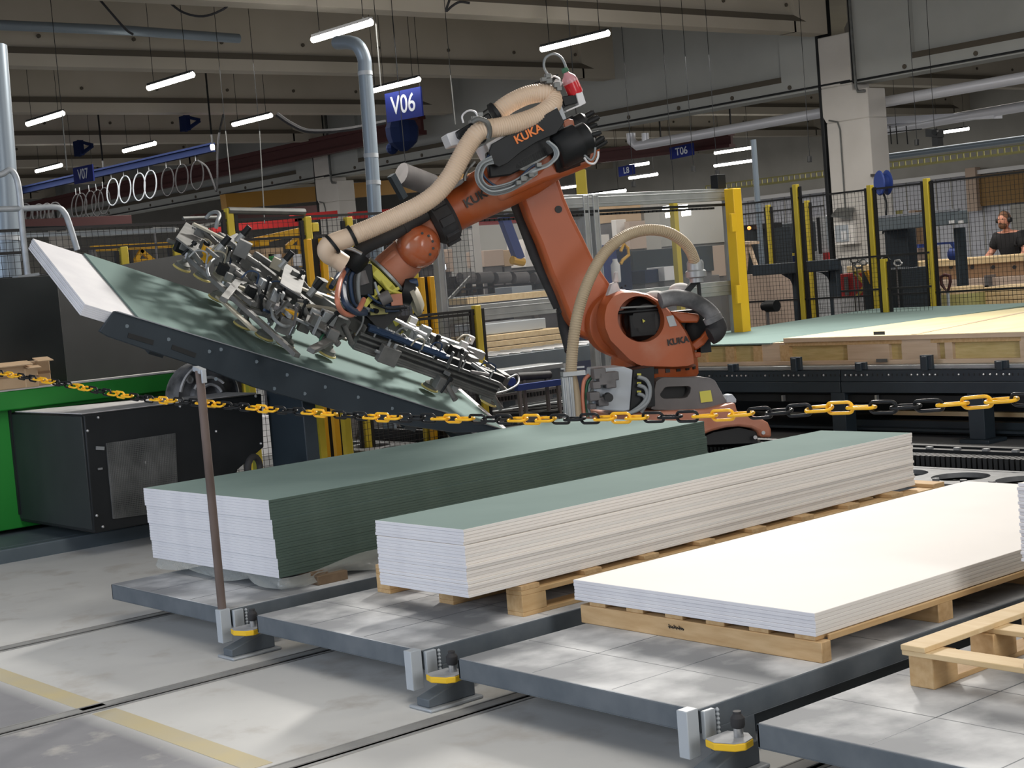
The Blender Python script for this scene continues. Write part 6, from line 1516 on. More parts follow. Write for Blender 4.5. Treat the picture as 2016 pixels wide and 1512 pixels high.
BX('white_band', (1460, 360, 2100, 352), 0.1, 'white_plastic', 'white duct strip along the far right wall', 'duct', X=WX-0.4)
# standing boards in the rack
cols_ = [('tray_yellow', 1765, 1778), ('wall_panel', 1779, 1790), ('pink_board', 1791, 1803), ('cardboard_dark', 1804, 1815)]
for i, (mm, p0_, p1_) in enumerate(cols_):
    BX('panel_board', (p0_, 414, p1_, 486), 0.08, mm, ['olive', 'pale', 'pinkish', 'dark brown'][i]+' upright board in the rack behind the slate gantry', 'board', X=27.0, floor=True, group='upright boards in the far rack')
# slate gantry right
t = thing('steel_gantry', tuple(at(1810, 600, X=17.5)), 'slate blue steel gantry behind the right fence', 'gantry')
a, b = at(1728, 443, X=17.5), at(1897, 432, X=17.5); MB().bar(a, Vector((b.x, b.y, a.z+0.0)), 0.2, 0.17).build('cross_beam', MT['slate_light'], t, bevel=0.01)
MB().bar(a+Vector((-0.08, 0, 0.10)), a+Vector((-0.08, -0.75, 0.10)), 0.05, 0.03).build('linear_rail', MT['steel'], t); MB().bar(Vector((a.x-0.08, b.y+0.45, a.z+0.1)), Vector((a.x-0.08, b.y, a.z+0.1)), 0.05, 0.03).build('linear_rail', MT['steel'], t)
for p0_, p1_ in ((1745, 1790), (1881, 1888)): bx(p0_, 448, p1_, 600, 0.2, X=17.6, floor=True).build('leg', MT['slate'], t, bevel=0.008)
for p0_ in (1868, 1886):
    bx(p0_, 434, p0_+9, 440, 0.02, X=17.38).build('pale_label', MT['white_plastic'], t)
# slate gantry middle
t = thing('steel_gantry', tuple(at(1590, 600, X=17.0)), 'slate blue low gantry behind the tall fence posts', 'gantry')
a, b = at(1492, 532, X=17.0), at(1645, 520, X=17.0); b.z = a.z; MB().bar(a, b, 0.25, 0.15).build('cross_beam', MT['slate'], t, bevel=0.01)
for p0_, p1_ in ((1560, 1578), (1632, 1648)): bx(p0_, 525, p1_, 612, 0.15, X=17.05, floor=True).build('leg', MT['slate'], t, bevel=0.008)
c = at(1620, 535, X=17.06); m = MB(); m.prism([at(1610, 536, X=17.05), at(1634, 534, X=17.05), at(1634, 556, X=17.05), at(1628, 545, X=17.05), at(1620, 539, X=17.05)], (0.1, 0, 0)); m.prism([at(1538, 540, X=17.05), at(1562, 538, X=17.05), at(1562, 565, X=17.05), at(1555, 550, X=17.05)], (0.1, 0, 0)); m.build('gusset', MT['slate'], t)
# red cabinet and neighbours
t = thing('red_cabinet', tuple(at(1678, 590, X=15.6)), 'red metal cabinet on white plastic behind the low gate', 'cabinet')
bx(1655, 538, 1701, 586, 0.5, X=15.6).build('case', MT['red'], t, bevel=0.01); bx(1662, 545, 1669, 582, 0.02, X=15.57).build('handle_strip', MT['alu_dark'], t)
m = MB(); m.bar(at(1683, 536, X=15.55), at(1700, 556, X=15.55), 0.03, 0.03); m.bar(at(1700, 566, X=15.55), at(1687, 584, X=15.55), 0.03, 0.03); m.bar(at(1683, 536, X=15.55), at(1700, 534, X=15.55), 0.03, 0.03); m.build('yellow_brace', MT['yellow_post'], t)
BX('plastic_wrapped_pallet', (1642, 584, 1703, 640), 0.8, 'gypsum', 'white plastic wrapped load under the red cabinet', 'wrapped load', X=15.5, floor=True)
BX('slate_cover', (1701, 532, 1732, 640), 0.6, 'slate', 'slate grey machine cover right of the red cabinet', 'machine cover', X=15.4, floor=True)
BX('slate_cover', (1748, 530, 1778, 640), 0.6, 'slate_dark', 'dark machine cover behind the low gate', 'machine cover', X=15.4, floor=True)
m = MB(); m.prism([at(*q, X=15.0) for q in ((1710, 518), (1728, 512), (1732, 540), (1724, 566), (1716, 552), (1722, 535))], (0.15, 0, 0)); m.bar(at(1706, 534, X=15.0), at(1722, 566, X=15.0), 0.05, 0.04)
o = m.build('yellow_tool', MT['yellow_deep']); prop(o, at(1724, 560, X=15.05))
tag(o, 'yellow folding tool arm behind the low gate', 'tool')
for k, (px, py, mm) in enumerate(((1700, 516, 'alu'), (1690, 522, 'cable_grey'), (1745, 512, 'black_metal'), (1768, 518, 'white_plastic'), (1682, 512, 'alu_dark'))):
    pts = [at(px+8*math.cos(a), py+6*math.sin(a), X=15.0) for a in (0, 1, 2, 3, 4, 5)]
    o = MB().tube(pts, 0.012, 6, closed=True).build('tool_hose', MT[mm], smooth=60); prop(o, pts[2], 0.01)
    tag(o, ['silver', 'grey', 'black', 'white', 'dark metal'][k]+' looped hose above the low gate', 'hose')
# left of it, dark machine with red lamp
t = thing('dark_machine', tuple(at(1500, 560, X=19)), 'dark green black machine with a small red lamp behind the gate post', 'machine')
bx(1455, 450, 1512, 545, 0.6, X=19.5).build('body', MT['slate_dark'], t, bevel=0.01); bx(1522, 440, 1562, 500, 0.6, X=20.5).build('tank', MT['slate_dark'], t, bevel=0.02); bx(1455, 442, 1515, 452, 0.3, X=19.2).build('top_beam', MT['black_metal'], t)
MB().sphere(at(1475, 449, X=19.1), 0.03, 8, 6).build('red_lamp', MT['red_lamp'], t); bx(1455, 545, 1512, 640, 0.5, X=19.6, floor=True).build('base', MT['black_metal'], t)
m = MB(); m.bar(at(1472, 480, X=17.6), at(1466, 545, X=17.6), 0.05, 0.04); m.bar(at(1474, 480, X=17.6), at(1496, 545, X=17.6), 0.05, 0.04); m.bar(at(1462, 478, X=17.6), at(1486, 478, X=17.6), 0.2, 0.04)
tag(m.build('trestle', MT['wood_pine']), 'wooden trestle behind the gate post', 'trestle')
BX('pale_crate', (1462, 540, 1512, 640), 0.8, 'pink_board', 'pale wooden crate behind the gate post', 'crate', X=17.2, floor=True)
BX('yellow_bin', (1524, 492, 1562, 508), 0.5, 'yellow_post', 'yellow plastic bin between the slim fence posts, upper', 'bin', X=21.5, stand=True)
BX('blue_tarp', (1526, 505, 1564, 518), 0.5, 'blue_dark', 'dark blue tarp below the yellow bin', 'tarp', X=21.3)
BX('shelf_unit', (1520, 518, 1568, 640), 0.5, 'cardboard', 'brown shelf unit below the blue tarp', 'shelf', X=21.6, floor=True)
BX('yellow_bin', (1532, 577, 1560, 608), 0.4, 'yellow_post', 'yellow plastic bin between the slim fence posts, lower', 'bin', X=18.9, stand=True)
m = MB(); c = at(1510, 603, X=14.3); m.cyl(c, c+Vector((0, -0.15, 0)), 0.07, n=12); m.cyl(c+Vector((0, 0.06, 0)), c, 0.05, n=12)
o = m.build('motor', MT['black_metal'], smooth=40); prop(o, c)
tag(o, 'small black motor at the foot of the slim fence post', 'motor')
# timber beam on trestles where the man works
t = thing('timber_beam', tuple(at(1950, 560, X=20.6)), 'long glued timber beam lying in front of the man', 'beam')
a, b, zt_, zl = face(1670, 512, 2100, 545, X=20.6)
zt_ = at(1900, 508, X=20.6).z; z1_ = at(1900, 522, X=20.6).z; z2_ = at(1900, 548, X=20.6).z
MB().box((20.6, b.y, z2_), (21.2, a.y, z1_)).build('brown_face', MT['cardboard_dark'], t)
MB().box((20.55, b.y, z1_), (21.25, a.y, zt_)).build('pale_top', MT['wood_light'], t, bevel=0.01)
for px in (1872, 1914, 1955, 1997): MB().cyl(at(px, 526, X=20.58), at(px, 526, X=20.62), 0.03, n=8).build('bolt_hole', MT['black'], t)
BX('timber_beam_lower', (1845, 545, 2100, 562), 0.5, 'pink_board', 'second brownish timber beam below the long one', 'beam', X=20.4, stand=True)
m = MB(); bx(1938, 542, 1946, 566, 0.2, X=20.3, mb=m); bx(1790, 545, 1800, 640, 0.3, X=20.6, floor=True, mb=m); bx(2040, 545, 2060, 640, 0.3, X=20.6, floor=True, mb=m); bx(1870, 560, 2100, 566, 0.3, X=20.3, mb=m)
tag(m.build('beam_support', MT['casting_grey']), 'grey steel supports under the long timber beam', 'support')
for k in range(4):
    BX('timber_plank', (1916+2*(k % 2), 563+9*k, 2100, 571+9*k), 0.8, 'wood_light', ['topmost', 'second', 'third', 'lowest'][k]+' pale plank of the pile at the right edge behind the fence', 'plank', X=17.2, group='plank pile behind the fence')
BX('pile_base', (1925, 598, 2100, 640), 0.6, 'casting_grey', 'grey rack under the plank pile at the right edge', 'rack', X=17.3, floor=True)
t = thing('drum', tuple(at(1893, 600, X=16.8)), 'yellow wooden drum with a green label beside the plank pile', 'drum')
c = at(1895, 564, X=17.0); MB().lathe((c.x, c.y, 0), UZ, [(0.24, 0), (0.26, 0.05), (0.26, c.z-0.02), (0.25, c.z)], 24).build('barrel', MT['wood_light'], t, smooth=40)
MB().lathe((c.x, c.y, 0), UZ, [(0.265, c.z-0.3), (0.265, c.z-0.08)], 24, cap=False).build('green_label', MT['tray_yellow'], t, smooth=40)
t = thing('shovel', tuple(at(1865, 600, X=15.6)), 'shovel with a red brown D handle leaning behind the fence', 'shovel')
m = MB(); m.tube([at(*q, X=15.6) for q in ((1866, 576), (1854, 560), (1852, 545), (1860, 541), (1870, 543), (1871, 555))], 0.02, 8, closed=True); m.build('d_handle', MT['red_dark'], t, smooth=60)
p_ = at(1866, 576, X=15.6); MB().cyl(p_, (p_.x, p_.y, 0), 0.018, n=8).build('shaft', MT['cabinet_grey'], t)
m = MB(); m.bar(at(1843, 480, X=19.5), at(1875, 478, X=19.5), 0.05, 0.03); m.bar(at(1875, 478, X=19.5), at(1890, 500, X=19.5), 0.06, 0.05); m.cyl(at(1872, 500, X=19.5), at(1895, 500, X=19.5), 0.09, n=12)
o = m.build('circular_saw', MT['blue_paint']); prop(o, at(1885, 500, X=19.5))
tag(o, 'blue and white power saw on the timber beam', 'saw')
m = MB(); bx(1787, 482, 1809, 489, 0.4, X=21.5, mb=m); o = m.build('blue_tray', MT['blue_paint']); prop(o, at(1798, 489, X=21.7))
tag(o, 'blue tray on the shelf left of the power saw', 'tray')
m = MB(); bx(1783, 489, 1812, 640, 0.6, X=21.8, floor=True, mb=m); tag(m.build('shelf_unit', MT['pink_board']), 'beige shelf unit under the blue tray', 'shelf')

# ------------------------------------------------------------------ the man
pc = at(1991, 500, X=22.0); PX, PYm = 22.0, pc.y
man = thing('person', (PX, PYm, 0), 'bearded man in a black shirt with ear muffs leaning over the long timber beam', 'person')
fwd = Vector((-1, 0, 0)); lf = Vector((0, 1, 0))
def pp_(f, l, z): return Vector((PX, PYm-0.06, 0))+fwd*f+lf*l+UZ*z*1.05
def skin_body(name, verts, edges, radii, root, mats, parent, sub=2):
    me = bpy.data.meshes.new(name); inv = parent.matrix_world.inverted()
    me.from_pydata([tuple(inv @ v) for v in verts], edges, []); o = bpy.data.objects.new(name, me); col.objects.link(o); o.parent = parent
    o.modifiers.new('skin', 'SKIN'); 
    if not me.skin_vertices:
        bmm = bmesh.new(); bmm.from_mesh(me); bmm.verts.layers.skin.verify(); bmm.to_mesh(me); bmm.free()
    for i, r_ in enumerate(radii):
        sv = me.skin_vertices[0].data[i]; sv.radius = r_ if isinstance(r_, tuple) else (r_, r_); sv.use_root = (i == root)
    s_ = o.modifiers.new('sub', 'SUBSURF'); s_.levels = sub; s_.render_levels = sub
    for m_ in mats: me.materials.append(m_)
    o.modifiers['skin'].use_smooth_shade = True
    return o
V = [pp_(0, 0, 0.98), pp_(0.04, 0, 1.12), pp_(0.10, 0, 1.30), pp_(0.14, 0, 1.46), pp_(0.18, 0, 1.54), pp_(0.20, 0, 1.60),
     pp_(0.13, 0.19, 1.46), pp_(0.16, 0.30, 1.25), pp_(0.36, 0.33, 1.12), pp_(0.42, 0.33, 1.09),
     pp_(0.13, -0.19, 1.46), pp_(0.16, -0.30, 1.25), pp_(0.36, -0.33, 1.12), pp_(0.42, -0.33, 1.09),
     pp_(0, 0.10, 0.92), pp_(0.02, 0.12, 0.50), pp_(-0.02, 0.13, 0.08), pp_(0.12, 0.13, 0.05),
     pp_(0, -0.10, 0.92), pp_(0.02, -0.12, 0.50), pp_(-0.02, -0.13, 0.08), pp_(0.12, -0.13, 0.05)]
Ed = [(0, 1), (1, 2), (2, 3), (3, 4), (4, 5), (3, 6), (6, 7), (7, 8), (8, 9), (3, 10), (10, 11), (11, 12), (12, 13), (0, 14), (14, 15), (15, 16), (16, 17), (0, 18), (18, 19), (19, 20), (20, 21)]
Rd = [(.17, .13), (.16, .13), (.18, .13), (.13, .10), .062, .058, .085, .055, .042, .03, .085, .055, .042, .03, .10, .07, .05, .04, .10, .07, .05, .04]
skin_body('body', V, Ed, Rd, 0, [MT['skin']], man)
# shirt and trousers follow the body, a little larger
SV = [0, 1, 2, 3, 6, 7, 10, 11]
vv = [V[i] for i in SV]; vv[5] = V[6].lerp(V[7], 0.85); vv[7] = V[10].lerp(V[11], 0.85); vv.append(pp_(0.165, 0, 1.505))
skin_body('shirt', vv, [(0, 1), (1, 2), (2, 3), (3, 4), (4, 5), (3, 6), (6, 7), (3, 8)], [(.19, .15), (.19, .16), (.21, .155), (.17, .14), .11, .085, .11, .085, .082], 0, [MT['shirt']], man)
TV_ = [V[0], V[14], V[15], V[16], V[18], V[19], V[20]]
skin_body('trousers', TV_, [(0, 1), (1, 2), (2, 3), (0, 4), (4, 5), (5, 6)], [(.19, .15), .12, .09, .075, .12, .09, .075], 0, [MT['blue_dark']], man)
hc = pp_(0.24, 0, 1.70)
m = MB(); m.sphere(hc, 0.108, 24, 16, 1.0, 0.78, 1.18)
m.sphere(hc+Vector((-0.095, 0, -0.005)), 0.022, 8, 6, 1, .8, 1.4); m.sphere(hc+Vector((-0.01, 0.085, 0)), 0.025, 8, 6, 0.6, .5, 1.2); m.sphere(hc+Vector((-0.01, -0.085, 0)), 0.025, 8, 6, 0.6, .5, 1.2)
m.build('head', MT['skin'], man, smooth=80)
m = MB(); m.sphere(hc+Vector((0.018, 0, 0.035)), 0.112, 20, 12, 1.0, 0.82, 1.0); m.build('hair', MT['hair'], man, smooth=80)
m = MB(); m.sphere(hc+Vector((-0.045, 0, -0.075)), 0.075, 16, 10, 0.9, 0.9, 0.85); m.build('beard', MT['hair'], man, smooth=80)
m = MB(); m.sphere(hc+Vector((-0.092, 0.033, 0.02)), 0.012, 8, 6); m.sphere(hc+Vector((-0.092, -0.033, 0.02)), 0.012, 8, 6); m.bar(hc+Vector((-0.105, -0.022, -0.045)), hc+Vector((-0.105, 0.022, -0.045)), 0.01, 0.008); m.build('eyes_and_mouth', MT['letter_black'], man)
m = MB()
for sg in (1, -1): m.cyl(hc+Vector((0, 0.085*sg, 0)), hc+Vector((0, 0.125*sg, 0)), 0.045, 0.038, n=16)
m.tube([hc+Vector((0, 0.10*math.cos(a), 0.0+0.145*math.sin(a))) for a in [PI*k/12 for k in range(13)]], 0.009, 6); m.build('ear_muffs', MT['black'], man, smooth=50)
def hand(c, d, sidev, name='hand'):
    """palm and five bent fingers"""
    up_ = d.cross(sidev).normalized(); vs = [c, c+d*0.05, c+d*0.09]; ed = [(0, 1), (1, 2)]; rd = [(.03, .02), (.042, .018), (.04, .016)]
    for k, (o_, L_) in enumerate(((-.033, .06), (-.011, .075), (.011, .07), (.033, .055))):
        b = len(vs); vs += [c+d*0.09+sidev*o_, c+d*(0.09+L_*0.5)+sidev*o_*1.1, c+d*(0.09+L_)+sidev*o_*1.1-up_*0.02]; ed += [(2, b), (b, b+1), (b+1, b+2)]; rd += [.010, .009, .008]
    b = len(vs); vs += [c+d*0.03+sidev*0.04, c+d*0.07+sidev*0.065-up_*0.01]; ed += [(1, b), (b, b+1)]; rd += [.012, .010]
    skin_body(name, vs, ed, rd, 0, [MT['skin']], man, 1)
hand(V[9], (fwd*0.9-UZ*0.3).normalized(), -lf); hand(V[13], (fwd*0.9-UZ*0.3).normalized(), lf)
t = thing('glue_bottle', tuple(V[9]+Vector((-0.1, 0, 0))), 'small white bottle in the hand of the man', 'bottle')
q_ = V[9]+fwd*0.1+lf*(-0.03); m = MB(); m.lathe(q_-UZ*0.12, (0.1, 0.1, 1), [(0.035, 0), (0.04, 0.02), (0.04, 0.10), (0.015, 0.14), (0.008, 0.2)], 14); m.build('flask', MT['white_plastic'], t, smooth=50)

# ------------------------------------------------------------------ behind the plexiglass
Y1_ = 15.0
BX('cardboard_box', (1212, 402, 1262, 436), 0.5, 'cardboard', 'big open cardboard box behind the plexiglass, top right of the arm', 'box', Y=17.5, stand=True)
BX('white_board', (1214, 432, 1234, 486), 0.1, 'gypsum_cream', 'narrow pale panel left of the arched tan hose', 'board', Y=17.2, stand=True)
BX('pale_board', (1240, 435, 1272, 490), 0.1, 'pink_board', 'pale board inside the arch of the tan hose', 'board', Y=17.0, stand=True)
BX('dark_cabinet', (1270, 400, 1300, 500), 0.6, 'wall_grey', 'grey dark cabinet behind the arched tan hose', 'cabinet', Y=17.6, stand=True)
t = thing('blue_tank', tuple(at(1205, 560, Y=13.5)), 'blue metal cabinet with a yellow clamp behind the plexiglass', 'cabinet')
bx(1170, 482, 1219, 640, 0.5, Y=13.5, floor=True).build('case', MT['blue_paint'], t, bevel=0.01); bx(1219, 490, 1246, 640, 0.4, Y=13.7, floor=True).build('side_case', MT['blue_dark'], t, bevel=0.01)
m = MB(); m.tube([at(*q, Y=13.4) for q in ((1222, 495), (1228, 480), (1236, 488), (1238, 502), (1226, 512), (1222, 520))], 0.02, 6); m.build('yellow_clamp', MT['yellow_deep'], t)
m = MB(); c = at(1214, 556, Y=13.2); m.lathe(c, UZ, [(0.05, 0), (0.055, 0.03), (0.055, 0.2), (0.03, 0.24), (0.03, 0.27)], 14); o = m.build('white_bottle', MT['white_plastic'], smooth=50); prop(o, c, 0.03)
tag(o, 'white bottle in front of the blue cabinet', 'bottle')
BX('pale_carton', (1172, 462, 1200, 484), 0.3, 'gypsum_cream', 'pale carton on top of the blue cabinet', 'box', Y=13.55)
BX('dark_machine_bed', (1246, 488, 1405, 540), 0.8, 'slate_dark', 'long dark machine bed behind the plexiglass', 'machine', Y=14.2, stand=True)
BX('machine_underframe', (1246, 548, 1420, 640), 0.6, 'casting_grey', 'grey underframe below the dark machine bed', 'frame', Y=14.3, floor=True)
BX('white_sack', (1308, 524, 1332, 552), 0.3, 'gypsum', 'white sack behind the arched tan hose', 'sack', Y=13.6, stand=True)
BX('dark_sack', (1270, 530, 1310, 556), 0.3, 'blue_dark', 'dark blue bundle left of the white sack', 'bundle', Y=13.7, stand=True)
BX('pink_carton', (1384, 484, 1428, 545), 0.4, 'pink_board', 'pinkish carton behind the plexiglass at the gate', 'box', Y=14.5, stand=True)
BX('steel_rack', (1330, 395, 1432, 480), 0.6, 'wall_grey', 'grey rack behind the right half of the plexiglass', 'rack', Y=19.0, stand=True)
p_ = at(1325, 395, Y=13.0)
tag(MB().bar(p_, (p_.x, 13.0, 0), 0.07, 0.07, up=(0, 1, 0)).build('yellow_pole', MT['yellow_post']), 'thin yellow pole behind the plexiglass', 'pole')
m = MB(); 
for px, py in ((1312, 411), (1318, 424), (1344, 409), (1350, 421)): m.bar(at(px-6, py, Y=19.0-0.6), at(px+8, py-2, Y=18.4), 0.05, 0.08)
o = m.build('lamp_reflections', MT['tube_on']); hang(o, at(1330, 416, Y=18.4))  # added glowing bars stand in for lamp reflections in the panes
tag(o, 'four glowing bars behind the plexiglass, added for lamp reflections in it', 'lamp')
# left half
BX('steel_shelf', (935, 440, 1100, 560), 0.8, 'wall_grey', 'grey storage wall behind the black gas tube', 'storage', Y=22, stand=True)
p_ = at(931, 435, Y=17)
tag(MB().bar(p_, (p_.x, 17, 0), 0.12, 0.1, up=(0, 1, 0)).build('pale_pole', MT['concrete_column']), 'pale vertical pole under the forearm', 'pole')
for k, (r_, mm) in enumerate((((953, 492, 992, 524), 'pink_board'), ((992, 492, 1010, 524), 'cardboard'), ((1034, 470, 1056, 525), 'gypsum_cream'), ((882, 490, 892, 535), 'pink_board'), ((858, 500, 876, 520), 'gypsum_cream'))):
    BX('storage_carton', r_, 0.4, mm, ['wide pinkish carton on the rack under the forearm', 'brown carton right of the wide pinkish one', 'tall pale panel beside the black gas tube', 'thin pinkish board right of the red wrist', 'pale carton above the bright screen'][k], 'box', Y=17.5, group='cartons behind the plexiglass', stand=True)
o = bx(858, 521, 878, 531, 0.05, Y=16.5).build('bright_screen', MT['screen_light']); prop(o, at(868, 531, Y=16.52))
tag(o, 'small bright window reflection screen right of the red wrist', 'screen')
tag(MB().bar(at(990, 425, Y=14), at(1022, 510, Y=14), 0.12, 0.08, up=(0, 1, 0)).build('blue_strap', MT['blue_paint']), 'blue hanging strap behind the plexiglass', 'strap')
m = MB(); m.cyl(at(1008, 512, Y=14), at(1030, 516, Y=14), 0.05, n=8); tag(m.build('yellow_hook', MT['yellow_deep']), 'yellow hook under the blue strap', 'hook')
t = thing('roller_machine', tuple(at(980, 560, Y=14.5)), 'dark roller machine behind the plexiglass wall', 'machine')
m = MB(); bx(870, 538, 1075, 556, 0.4, Y=14.5, mb=m); m.build('rollers_bed', MT['black_metal'], t)
for px in (905, 940, 975, 1010, 1050):
    MB().cyl(at(px, 548, Y=14.4), at(px+26, 546, Y=14.4), 0.07, n=12).build('roller', MT['casting_grey'], t)
bx(860, 556, 900, 700, 0.4, Y=14.6, floor=True).build('leg', MT['slate_dark'], t); bx(1060, 556, 1080, 700, 0.4, Y=14.6, floor=True).build('leg', MT['slate_dark'], t)
m = MB()
for k in range(4): bx(905+22*k, 556, 908+22*k, 585, 0.1, Y=14.4, mb=m)
bx(870, 562, 1085, 566, 0.1, Y=14.4, mb=m); m.build('guard_bars', MT['black_metal'], t); m = MB(); m.bar(at(884, 590, Y=13.9), at(926, 545, Y=13.9), 0.03, 0.03); m.build('lever', MT['alu_dark'], t)
BX('pale_carton', (930, 563, 950, 575), 0.3, 'cardboard', 'small tan block under the dark roller machine', 'block', Y=14.8, stand=True)
BX('grey_carton', (1008, 563, 1048, 581), 0.3, 'cabinet_grey', 'grey box on the line under the roller machine', 'box', Y=13.6, stand=True)
BX('steel_line', (865, 578, 1100, 590), 0.5, 'alu', 'pale steel conveyor line behind the plexiglass', 'conveyor', Y=13.9, stand=True)
a, b = at(902, 594, Y=12.6), at(1085, 584, Y=12.6); m = MB(); m.bar(a, Vector((b.x, b.y, a.z)), 0.3, 0.06)
o = m.build('pale_timber', MT['wood_light']); prop(o, a.lerp(b, 0.2), 0.04); prop(o, a.lerp(b, 0.8), 0.04)
tag(o, 'long pale timber lying on the aluminium line left of the arm', 'timber')
BX('pale_boards', (955, 632, 1075, 653), 0.5, 'cabinet_grey', 'pale blue grey boards under the aluminium line', 'boards', Y=12.4, stand=True)
for k in range(3): BX('timber_plank', (955, 653+12*k, 1115, 664+12*k), 0.6, 'wood_light', ['upper', 'middle', 'lower'][k]+' pale plank of the pile left of the robot arm', 'plank', Y=12.3, group='plank pile left of the arm')
t = thing('roller_conveyor', tuple(at(1030, 715, Y=11.6)), 'grey roller conveyor left of the robot shoulder', 'conveyor')
bx(880, 692, 1240, 722, 0.05, Y=11.4).build('side_rail', MT['slate_light'], t, bevel=0.004)
a, b, zt_, zl = face(880, 692, 1240, 722, Y=11.4)
for k in range(16):
    x = a.x+(b.x-a.x)*(k+0.5)/16; MB().cyl((x, 11.45, zt_-0.02), (x, 12.1, zt_-0.02), 0.035, n=10).build('roller', MT['steel'], t, smooth=50)
m = MB()
for px in (900, 1000, 1100, 1200): bx(px, 715, px+12, 800, 0.1, Y=11.45, floor=True, mb=m)
m.build('leg_frame', MT['slate_dark'], t)['kind'] = 'stuff'
BX('black_cylinder_bench', (940, 725, 1110, 735), 0.3, 'alu', 'pale steel ledge behind the gripper tip', 'ledge', Y=10.4)
o = MB().cyl(at(1018, 742, Y=10.2), at(1082, 738, Y=10.2), 0.035, n=14).build('black_roller', MT['rubber'], smooth=50); prop(o, at(1030, 742, Y=10.2)); prop(o, at(1075, 739, Y=10.2))
tag(o, 'black rubber roller right of the gripper tip', 'roller')
o = MB().bar(at(1016, 764, Y=10.1), at(1104, 752, Y=10.1), 0.05, 0.05).build('blue_bar', MT['blue_paint']); prop(o, at(1022, 765, Y=10.1)); prop(o, at(1098, 754, Y=10.1))
tag(o, 'blue steel bar right of the gripper tip', 'bar')
t = thing('steel_grating', tuple(at(1030, 800, Y=9.8)), 'dark slatted steel grating between the tilted table and the robot', 'grating')
a = at(950, 800, Z=0.38); b = at(1112, 822, Z=0.38)
for k in range(9): MB().bar(at(948+8*k, 822-2.6*k, Z=0.38), at(1100+4*k, 812-4.2*k, Z=0.38), 0.025, 0.03).build('slat', MT['alu_dark'] if k % 2 else MT['black_metal'], t)
a, b, zt_, zl = face(950, 770, 1115, 785, Y=10.6); MB().box((a.x, 10.6, zl), (b.x, 10.65, zt_)).build('toothed_rail', MT['casting_grey'], t)
m = MB()
for k in range(26): m.box((a.x+0.02+(b.x-a.x)*k/26, 10.59, zl+0.01), (a.x+0.04+(b.x-a.x)*k/26, 10.601, zt_-0.02))
m.build('rail_slots', MT['black'], t)
m = MB(); m.box((a.x-0.3, 9.4, 0.0), (b.x-0.1, 10.4, 0.30)); m.build('dark_base', MT['black'], t)

# ------------------------------------------------------------------ behind the left fence
t = thing('jib_arm', tuple(at(560, 480, Y=17)), 'yellow jib crane arm behind the left fence', 'jib crane')
m = MB(); m.bar(at(462, 484, Y=17), at(592, 455, Y=17), 0.06, 0.09); m.bar(at(592, 455, Y=17), at(600, 487, Y=17), 0.06, 0.06); m.bar(at(596, 458, Y=17), at(564, 486, Y=17), 0.04, 0.05); m.bar(at(564, 486, Y=17), at(600, 487, Y=17), 0.05, 0.05); m.build('arm', MT['yellow_deep'], t)
bx(511, 467, 530, 484, 0.2, Y=16.9).build('trolley', MT['yellow_deep'], t, bevel=0.01)
MB().cyl((at(592, 455, Y=17).x, 17, 0), (at(592, 455, Y=17).x, 17, at(592, 450, Y=17).z), 0.06, n=10).build('mast', MT['yellow_deep'], t)
m = MB(); m.bar(at(180, 490, Y=18), at(420, 478, Y=18), 0.08, 0.07); m.bar(at(276, 492, Y=18), at(302, 514, Y=18), 0.05, 0.05); m.bar(at(264, 515, Y=18), at(304, 514, Y=18), 0.06, 0.06); m.bar(at(280, 492, Y=18), at(266, 514, Y=18), 0.05, 0.05)
o = m.build('yellow_bracket_arm', MT['yellow_deep']); prop(o, at(182, 490, Y=18), 0.05)
tag(o, 'yellow triangular bracket arm behind the fence at the left', 'jib crane')
t = thing('storage_shelf', tuple(at(560, 540, Y=15)), 'grey shelf carrying cartons behind the left fence', 'shelf')
bx(512, 528, 606, 536, 0.6, Y=15).build('shelf_board', MT['casting_grey'], t); bx(515, 536, 520, 700, 0.1, Y=15, floor=True).build('leg', MT['casting_grey'], t); bx(600, 536, 605, 700, 0.1, Y=15, floor=True).build('leg', MT['casting_grey'], t)
for k, (r_, mm, lb) in enumerate((((513, 500, 530, 528), 'cardboard', 'brown carton on the grey shelf, leftmost'), ((531, 504, 542, 528), 'green_print', 'green printed carton on the grey shelf'), ((542, 500, 556, 528), 'gypsum', 'white carton right of the green one'), ((578, 500, 598, 524), 'gypsum', 'white carton beside the orange channel post'), ((566, 498, 577, 524), 'cardboard', 'slim brown carton between two white ones'), ((520, 488, 558, 500), 'cardboard', 'opened flat carton lying on top of the others'))):
    BX('carton', r_, 0.35, mm, lb, 'box', Y=15.05, group='cartons on the grey shelf')
for k, (px0, py0, px1, py1, Y_) in enumerate(((370, 448, 450, 440, 14), (300, 452, 350, 452, 14), (360, 430, 430, 428, 20), (390, 452, 440, 432, 13))):
    o = MB().cyl(at(px0, py0, Y=Y_), at(px1, py1, Y=Y_), 0.025, n=8).build('silver_rod', MT['alu_dark']); prop(o, at(px0+4, (py0*0.9+py1*0.1), Y=Y_), 0.012)
    tag(o, ['silver rod above the gripper end', 'short silver rod left of the gripper', 'pale rod under the concrete girder', 'tilted silver rod near the yellow post'][k], 'rod')
BX('red_sign', (628, 520, 642, 536), 0.028, 'red', 'small red sign on the fence beside the hose elbow', 'sign', Y=FY-0.028)
BX('yellow_sign', (616, 438, 628, 456), 0.03, 'yellow_post', 'small yellow sign right of the double post', 'sign', Y=FY-0.028)
BX('wrapped_crate', (692, 812, 792, 900), 0.8, 'casting_grey', 'grey wrapped crate under the right part of the tilted table', 'crate', Y=12.6, floor=True)
BX('white_load', (340, 830, 545, 1000), 0.8, 'gypsum', 'white wrapped load behind the dark table column', 'wrapped load', Y=13.5, floor=True)
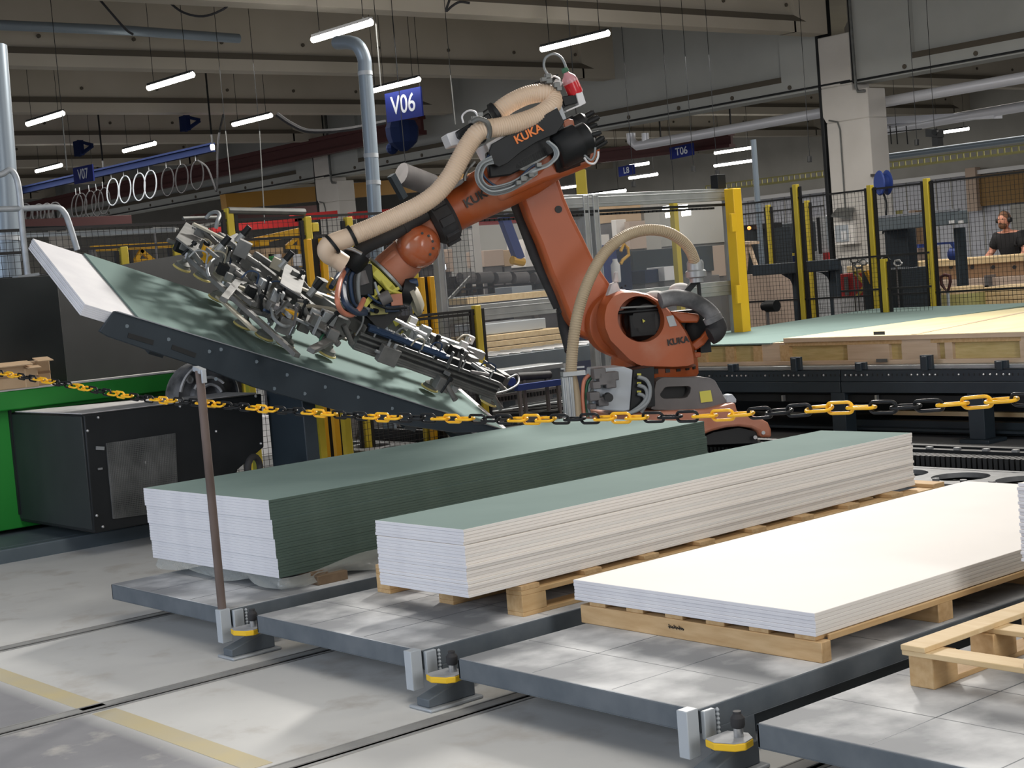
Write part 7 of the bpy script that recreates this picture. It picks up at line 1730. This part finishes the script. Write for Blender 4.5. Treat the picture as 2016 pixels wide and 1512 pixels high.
BX('white_load', (840, 800, 900, 900), 0.5, 'gypsum', 'white wrapped load beyond the lower end of the tilted table', 'wrapped load', Y=12.9, floor=True)
BX('brown_storage', (20, 428, 260, 448), 0.5, 'red_dark', 'dark reddish storage beam behind the cable loops', 'beam', Y=30)
t = thing('extractor_arm', tuple(at(790, 342, Y=19)), 'grey extractor arm hanging behind the beige hose', 'extractor')
MB().cyl(at(790, 342, Y=19), at(850, 365, Y=19), 0.17, n=14).build('hood', MT['casting_grey'], t, smooth=40)
m = MB(); m.bar(at(770, 345, Y=19), at(795, 390, Y=19), 0.10, 0.10); m.build('joint_arm', MT['slate_dark'], t)
p_ = at(800, 345, Y=19); MB().cyl(p_, (p_.x, p_.y, 6.78), 0.006, n=6).build('hanger', MT['black_metal'], t)

# ------------------------------------------------------------------ small pieces go under the part they sit on
UNDER = {'pin_cap': 'pin', 'plate_top': 'yellow_plate', 'tape_seam': 'carton', 'flap': 'carton', 'screw': 'cover_box', 'latch': 'cover_box', 'settled_dust': 'cover_box',
         'vent_mesh': 'vent_backing', 'bolt': 'side_plate', 'slot': 'side_plate', 'worn_top_edge': 'side_plate', 'guard_ribs': 'pulley_guard', 'cover_bolt': 'perforated_cover',
         'rail_screw': 'guide_rail', 'yellow_tag': 'socket_panel', 'yellow_sticker': 'base_casting', 'base_window': 'base_casting', 'cooling_slot': 'turret_foot',
         'shoulder_lettering': 'shoulder_housing', 'rating_plate': 'shoulder_housing', 'arm_hole': 'link_arm', 'white_wear_pad': 'link_arm', 'forearm_lettering': 'forearm',
         'box_lettering': 'box_side_panel', 'warning_triangle': 'motor_box', 'wrist_bolts': 'wrist_housing', 'cup_lip': 'suction_cup', 'cup_stem': 'suction_cup',
         'profile_grooves': 'main_profile', 'cable_tie': 'cable_tray', 'box_gland': 'grey_junction_box', 'switch_plate': 'case', 'dusty_rim': 'body', 'carriage_bolt': 'carriage',
         'pale_label': 'cross_beam', 'hinge_plate': 'post_tube', 'lettering': 'board', 'burnt_stamp': 'end_plank', 'bolt_hole': 'brown_face', 'grey_stamp': 'top_plate', 'slot_holes': 'front_rail', 'rail_bolts': 'front_rail'}
def stem(o): return o.name.split('.')[0]
kids = {}
for o in list(col.objects):
    if o.parent is not None and o.parent.parent is None: kids.setdefault(o.parent.name, []).append(o)
for root, L in kids.items():
    for i, o in enumerate(L):
        want = UNDER.get(stem(o))
        if not want: continue
        cand = [q for q in L[:i] if stem(q) == want] or [q for q in L if stem(q) == want]
        if cand:
            h_ = cand[-1]
            o.parent = h_          # parts sit at their thing's origin, so the piece keeps its own transform
